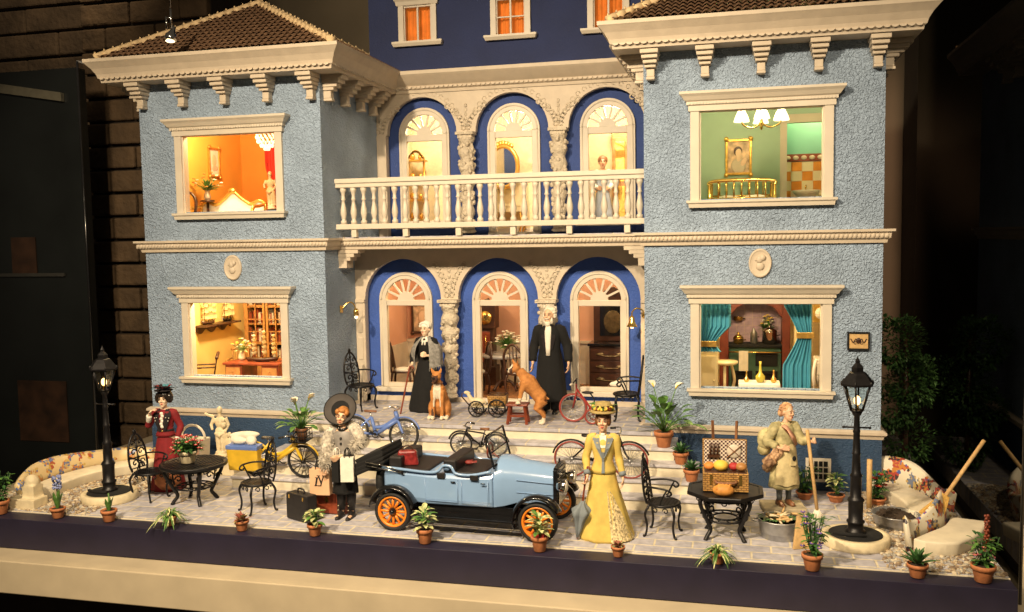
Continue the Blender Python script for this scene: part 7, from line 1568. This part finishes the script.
def pk1(p):
    if p.z < .07 and p.y < -.04: return 1
    if abs(p.x) < .062 and p.y < -.07 and .22 < p.z < .60: return 1
    q = H.inverted() @ p
    if q.y < -.075 and q.z < .02: return 2
    return 0
bd = fuse(mb, 'body', [M['dogfur'], M['dogwhite'], M['dogmask']], t, .012, 2, pk1); dog_face(t, H, bd)
q = MB(); q.tube([(.085*cos(a),-.055+.085*sin(a),.62) for a in [2*pi*i/20 for i in range(20)]], .012, 6, closed=True); q.build('collar', M['brown_leather'], t)
t = thing('dog', 'fawn dog standing with its front paws on the red stool', 'dog', (1.16,-.26,0.002), 12, 'fawn dogs on the terrace', 1.08); mb = MB()
hip, sho = Vector((.02,0,.42)), Vector((-.23,0,.72)); mb.tube([hip+Vector((.05,0,-.02)), hip, hip.lerp(sho,.4), sho.lerp(hip,.15), sho+Vector((-.04,0,.03))], [.09,.12,.115,.15,.12], 12); mb.tube([sho+Vector((-.03,0,.05)), sho+Vector((-.10,-.01,.16))], [.10,.075], 10)
for s_ in (-1, 1):
    mb.tube([hip+Vector((.02,s_*.07,-.02)),(-.05,s_*.085,.26),(.06,s_*.085,.15),(.05,s_*.085,.04)], [.10,.065,.036,.032], 9); mb.ball((.02,s_*.085,.028), (.055,.035,.028), 8)
    mb.tube([sho+Vector((-.02,s_*.075,-.02)),(-.30,s_*.08,.54),(-.33,s_*.08,.40)], [.07,.042,.032], 8); mb.ball((-.355,s_*.08,.358), (.05,.035,.026), 8)
mb.tube([(.10,0,.42),(.15,0,.40)], [.03,.012], 6); H = dog_head(mb, tuple(sho+Vector((-.16,-.02,.20))), -62, 2)
def pk2(p):
    q = H.inverted() @ p
    if q.y < -.05 and q.z > -.06 and abs(q.x) < .03: return 1
    if q.y < -.08: return 2
    if p.z < .12 or (p.x < -.26 and p.z < .44): return 1
    if abs(p.y) < .06 and p.x < -.30 and p.z < .78: return 1
    return 0
bd = fuse(mb, 'body', [M['dogfur'], M['dogwhite'], M['dogmask']], t, .012, 2, pk2); dog_face(t, H, bd)
t = thing('wooden_stool', 'small red brown stool under the front paws of the standing dog', 'stool', (.76,-.26,0.002), 5); mb = MB(); mb.box(-.19, .19, -.15, .15, .32, .355); mb.build('seat', M['redwood'], t, bev=.01)
for sx in (-1, 1):
    for sy in (-1, 1): mb = MB(); mb.tube([(sx*.13,sy*.10,.32),(sx*.17,sy*.13,0)], .026, 4, sm=False); mb.build('leg', M['redwood'], t)
mb = MB(); mb.box(-.15, .15, -.122, -.098, .13, .165); mb.box(-.15, .15, .098, .122, .13, .165); mb.box(-.165, -.14, -.11, .11, .17, .2); mb.box(.14, .165, -.11, .11, .17, .2); mb.build('stretcher', M['redwood'], t)
# ================================================================ SURROUNDINGS
mb = MB(); mb.box(-7.74, 7.74, -3.93, -3.582, -1.486, GZ-.012); mb.box(-7.735, 7.735, -3.58, 4.55, -1.486, -1.302)
tag(mb.build('platform', mat('dark_violet_board', (.016,.013,.032), .5, 0, .15, 3), bev=.006), 'dark violet platform carrying the doll house and its pavement', 'platform')
mb = MB(); mb.box(-7.74, 7.74, -3.60, -3.582, GZ-.011, GZ+.004); tag(mb.build('pavement_edge', M['riser']), kind='structure')
t = thing('display_table', 'cream display table edge running along the bottom of the picture', 'table', (0,-1,-7.0))
M['table'] = mat('cream_laminate', (.50,.42,.29), .4, 0, .08, 2)
mb = MB(); mb.box(-9.6, 9.6, -3.42, 6, 5.0, 5.502); mb.build('tabletop', M['table'], t, bev=.015)
for x in (-8.8, 8.8):
    for y in (-3.0, 5): mb = MB(); mb.box(x-.2, x+.2, y-.2, y+.2, 0, 5.0); mb.build('leg', M['darkwood'], t)
mb = MB(); mb.box(-8.5, 8.5, -1.5, 4.0, 2.2, 4.998); mb.build('dark_void_box', mat('dark_cabinet', (.03,.018,.012), .6, 0, .3, 3), t)  # dark box added to stand for the shaded void under the table
t = thing('grey_chair', 'grey rounded chair back under the table at the bottom left corner', 'chair', (-5.9,-6.0,-7.0)); mb = MB(); mb.tube(bez([(-.9,0,3.4),(-.85,0,4.2),(-.3,.05,4.62),(.3,.05,4.5),(.55,0,4.0),(.6,0,3.4)], 6), .10, 8); mb.build('back_frame', mat('grey_plastic', (.22,.20,.17), .5), t); mb = MB(); mb.prism([(-.85,3.0),(-.8,4.1),(-.3,4.5),(.3,4.4),(.5,3.9),(.55,3.0)], -.04, .04); mb.build('backrest', mat('grey_fabric', (.14,.13,.11), .8), t)
for x in (-.7, .4): mb = MB(); mb.tube([(x,0,3.2),(x,.1,0)], .06, 8); mb.build('leg', M['steel'], t)
# glass sides of the case
for x, lb in ((7.98,'clear glass side pane of the case behind the right bench'), (-7.98,'clear glass side pane of the case at the far left')):
    t = thing('glass_pane', lb, 'glass pane', (x,0,-1.49)); mb = MB(); y0 = -3.15 if x > 0 else -.15
    mb.add([(0,y0,0),(0,4.2,0),(0,4.2,8.3 if x < 0 else 9.5),(0,y0,8.3 if x < 0 else 9.5)], [(0,1,2,3)]); mb.build('glass', M['case_glass'], t); mb = MB(); mb.tube([(0,y0,0),(0,y0,8.3 if x < 0 else 9.5)], .022, 6); mb.build('edge_seal', M['black_gloss'], t)
    if x < 0: mb = MB(); mb.tube([(0,y0,8.3),(0,4.2,8.3)], .02, 6); mb.build('top_seal', M['steel'], t)
t = thing('display_plinth', 'cream plinth with a raised edge beyond the right glass', 'plinth', (8.05,0,-7.0)); mb = MB(); mb.box(.1, 4.5, -1.6, 5, 0, 5.75); mb.build('block', M['table'], t, bev=.02); mb = MB(); mb.box(.06, .42, -1.62, 5, 5.752, 5.98); mb.box(.42, 4.5, -1.62, -1.25, 5.752, 5.98); mb.build('raised_edge', M['white'], t, bev=.03)
mb = MB(); mb.box(.42, 4.5, -1.2, 5, 5.752, 5.80); mb.build('dark_inlay', mat('dark_grey_inlay', (.07,.07,.08), .3), t)
# stone pier and dark walls of the hall
M['stone'] = mat('brown_stone', (.105,.066,.034), .85, 0, .35, 1.6, .8, 6, .08)
def coursed(mb, x0, x1, y, z0, z1, h, blk, seed, d=.12, axis='X'):
    rnd = random.Random(seed); z = z0; k = 0
    while z < z1:
        x = x0-(blk*.5 if k % 2 else 0)
        while x < x1:
            a, b = max(x0, x)+.02, min(x1, x+blk)-.02; q = d*rnd.uniform(.6,1.3)
            if b-a > .1:
                if axis == 'X': mb.box(a, b, y-q, y+.3, z+.035, z+h-.035)
                else: mb.box(y-.3, y+q, a, b, z+.035, z+h-.035)
            x += blk
        z += h; k += 1
t = thing('stone_pier', 'dark brown rusticated stone pier behind the left wing', 'pier', (-10.7,4.7,-7)); mb = MB(); mb.box(-1.05, 2.6, .15, 3.0, 0, 17.5); mb.build('core', mat('dark_mortar', (.02,.013,.008), .9), t); mb = MB(); coursed(mb, -1.1, 2.6, .1, .15, 17.3, .60, 1.45, 3); coursed(mb, .0, 3, -1.2, .15, 17.3, .60, 1.2, 4, .12, 'Y') if 0 else None
mb.build('stone_blocks', M['stone'], t, bev=.05)
t = thing('stone_arch', 'dark brown coursed stone wall at the top left behind the roof', 'wall', (-10.8,7,-7)); mb = MB(); mb.box(-8, 1.0, .2, 1.0, 0, 19); mb.build('core', mat('dark_mortar_wall', (.02,.013,.008), .9), t); mb = MB(); coursed(mb, -8, .9, .15, 14.2, 18.8, .72, 2.2, 6); coursed(mb, -8, .9, .15, .1, 14.2, .72, 2.2, 7); mb.build('stone_blocks', mat('darker_stone', (.10,.066,.038), .85, 0, .35, 1.2, .8, 6, .08), t, bev=.05)
mb = MB(); mb.box(-30, 9.5, 12, 12.3, -7, 24); tag(mb.build('back_wall', mat('olive_brown_wall', (.13,.105,.07), .9, 0, .12, .6)), 'plain olive brown back wall between the roofs', 'wall')
mb = MB(); mb.box(9.0, 10.5, 7.5, 11.9, -7, 24); tag(mb.build('dark_pier', mat('dark_brown_wall', (.035,.025,.016), .9, 0, .3, .7)), 'dark brown wall beyond the right wing', 'wall')
mb = MB(); mb.box(10.6, 34, 8, 8.3, -7, 24); tag(mb.build('navy_wall', mat('dark_navy_wall', (.014,.014,.034), .6, 0, .3, .5)), 'very dark navy wall at the far right', 'wall')
t = thing('dark_cabinet', 'dark neighbouring display cabinet with a pale rail at the far left', 'cabinet', (-11.55,3.0,-7)); mb = MB(); mb.box(-5, .98, 0, .3, 0, 14.4); mb.build('carcass', mat('black_green_panel', (.010,.012,.012), .3, 0, .3, .6), t)
mb = MB(); mb.prism([(-5,14.55),(.62,13.62),(.62,13.82),(-5,14.8)], -.12, -.01); mb.build('rail', mat('pale_rail', (.12,.11,.08), .4), t)
for z in (3.5, 9.5): mb = MB(); mb.box(-5, .4, -.06, -.01, z, z+.08); mb.build('trim', mat('dim_trim', (.035,.034,.03), .5), t)
for x, z, w_, h_ in ((-.75,10.0,.35,.9),(-.45,6.2,.7,1.5)): mb = MB(); mb.box(x-w_, x+w_, -.03, -.005, z-h_/2, z+h_/2); mb.build('dim_panel', mat('dim_panel', (.035,.016,.008), .5, 0, .6, 2), t)
# clipped shrub in the dark behind the right bench
t = thing('clipped_shrub', 'dark clipped shrub with rounded tiers beyond the right wing', 'shrub', (7.45,1.9,-1.486)); rnd = random.Random(5)
mb = MB(); mb.tube([(0,0,.3),(.02,0,1.6),(0,.02,2.8)], [.06,.05,.03], 8); mb.build('trunk', M['darkwood'], t)
mb = MB(); mb.lathe([(.2,0),(.28,.32),(.25,.32),(0,.28)], n=18); mb.build('planter', M['terra'], t)
mb = MB()
for (cx, cy, cz, r, n) in ((-.18,0,2.75,.46,1500),(.10,.05,1.95,.44,1300),(-.22,0,1.55,.40,1100),(.05,0,.95,.42,900),(.28,.1,2.2,.28,500)):
    for k in range(n):
        v = Vector((rnd.gauss(0,1),rnd.gauss(0,1),rnd.gauss(0,1))).normalized(); q = r*rnd.uniform(.65,1.05)*(1+.12*sin(v.x*7+v.z*5)); mb.leaf((cx+v.x*q,cy+v.y*q,cz+v.z*q), v+Vector((rnd.uniform(-.7,.7),rnd.uniform(-.7,.7),rnd.uniform(-.3,.7))), .075, .045, .2, 2, k % 2)
mb.build('crown', [mat('shadow_leaf', (.03,.085,.02), .6, 0, .4, 14), mat('shadow_leaf_light', (.055,.13,.03), .6, 0, .4, 14)], t)

t = thing('spotlight_reflection', 'small lit silver spotlight reflected in the glass before the left roof', 'spotlight', (-5.33,-1.0,6.86)); mb = MB(); mb.lathe([(.10,.0),(.115,.03),(.10,.10),(.05,.17),(.04,.26),(0,.27)], n=16); mb.build('housing', M['chrome'], t, rot=(RAD(-12),RAD(10),0)); mb = MB(); mb.ball((0,0,-.01), (.085,.085,.03), 12); mb.build('lamp_face', glow('reflected_lamp_glow', (1,.78,.45), 3), t)  # reflection in the glass, built as a solid lit fixture
mb = MB(); mb.tube([(.03,0,.2),(.03,.0,.55)], .02, 6); mb.tube([(-.06,0,.2),(-.07,0,.42)], .016, 6); mb.tube([(-.07,0,.40),(.03,0,.40)], .012, 6); mb.tube([(.03,0,.5),(.03,0,3.5)], .008, 5); mb.build('bracket', M['chrome'], t)
t = thing('ceiling_lamp', 'small bright round lamp in the dark at the top right corner', 'lamp', (10.42,7.6,8.5)); mb = MB(); mb.ball((0,0,0), .09, 12); mb.build('lit_globe', glow('lit_globe', (1,.9,.7), 6), t); mb = MB(); mb.lathe([(.11,.05),(.12,.2),(0,.22)], n=14); mb.tube([(0,0,.2),(0,0,4)], .015, 5); mb.build('fitting', M['iron'], t)
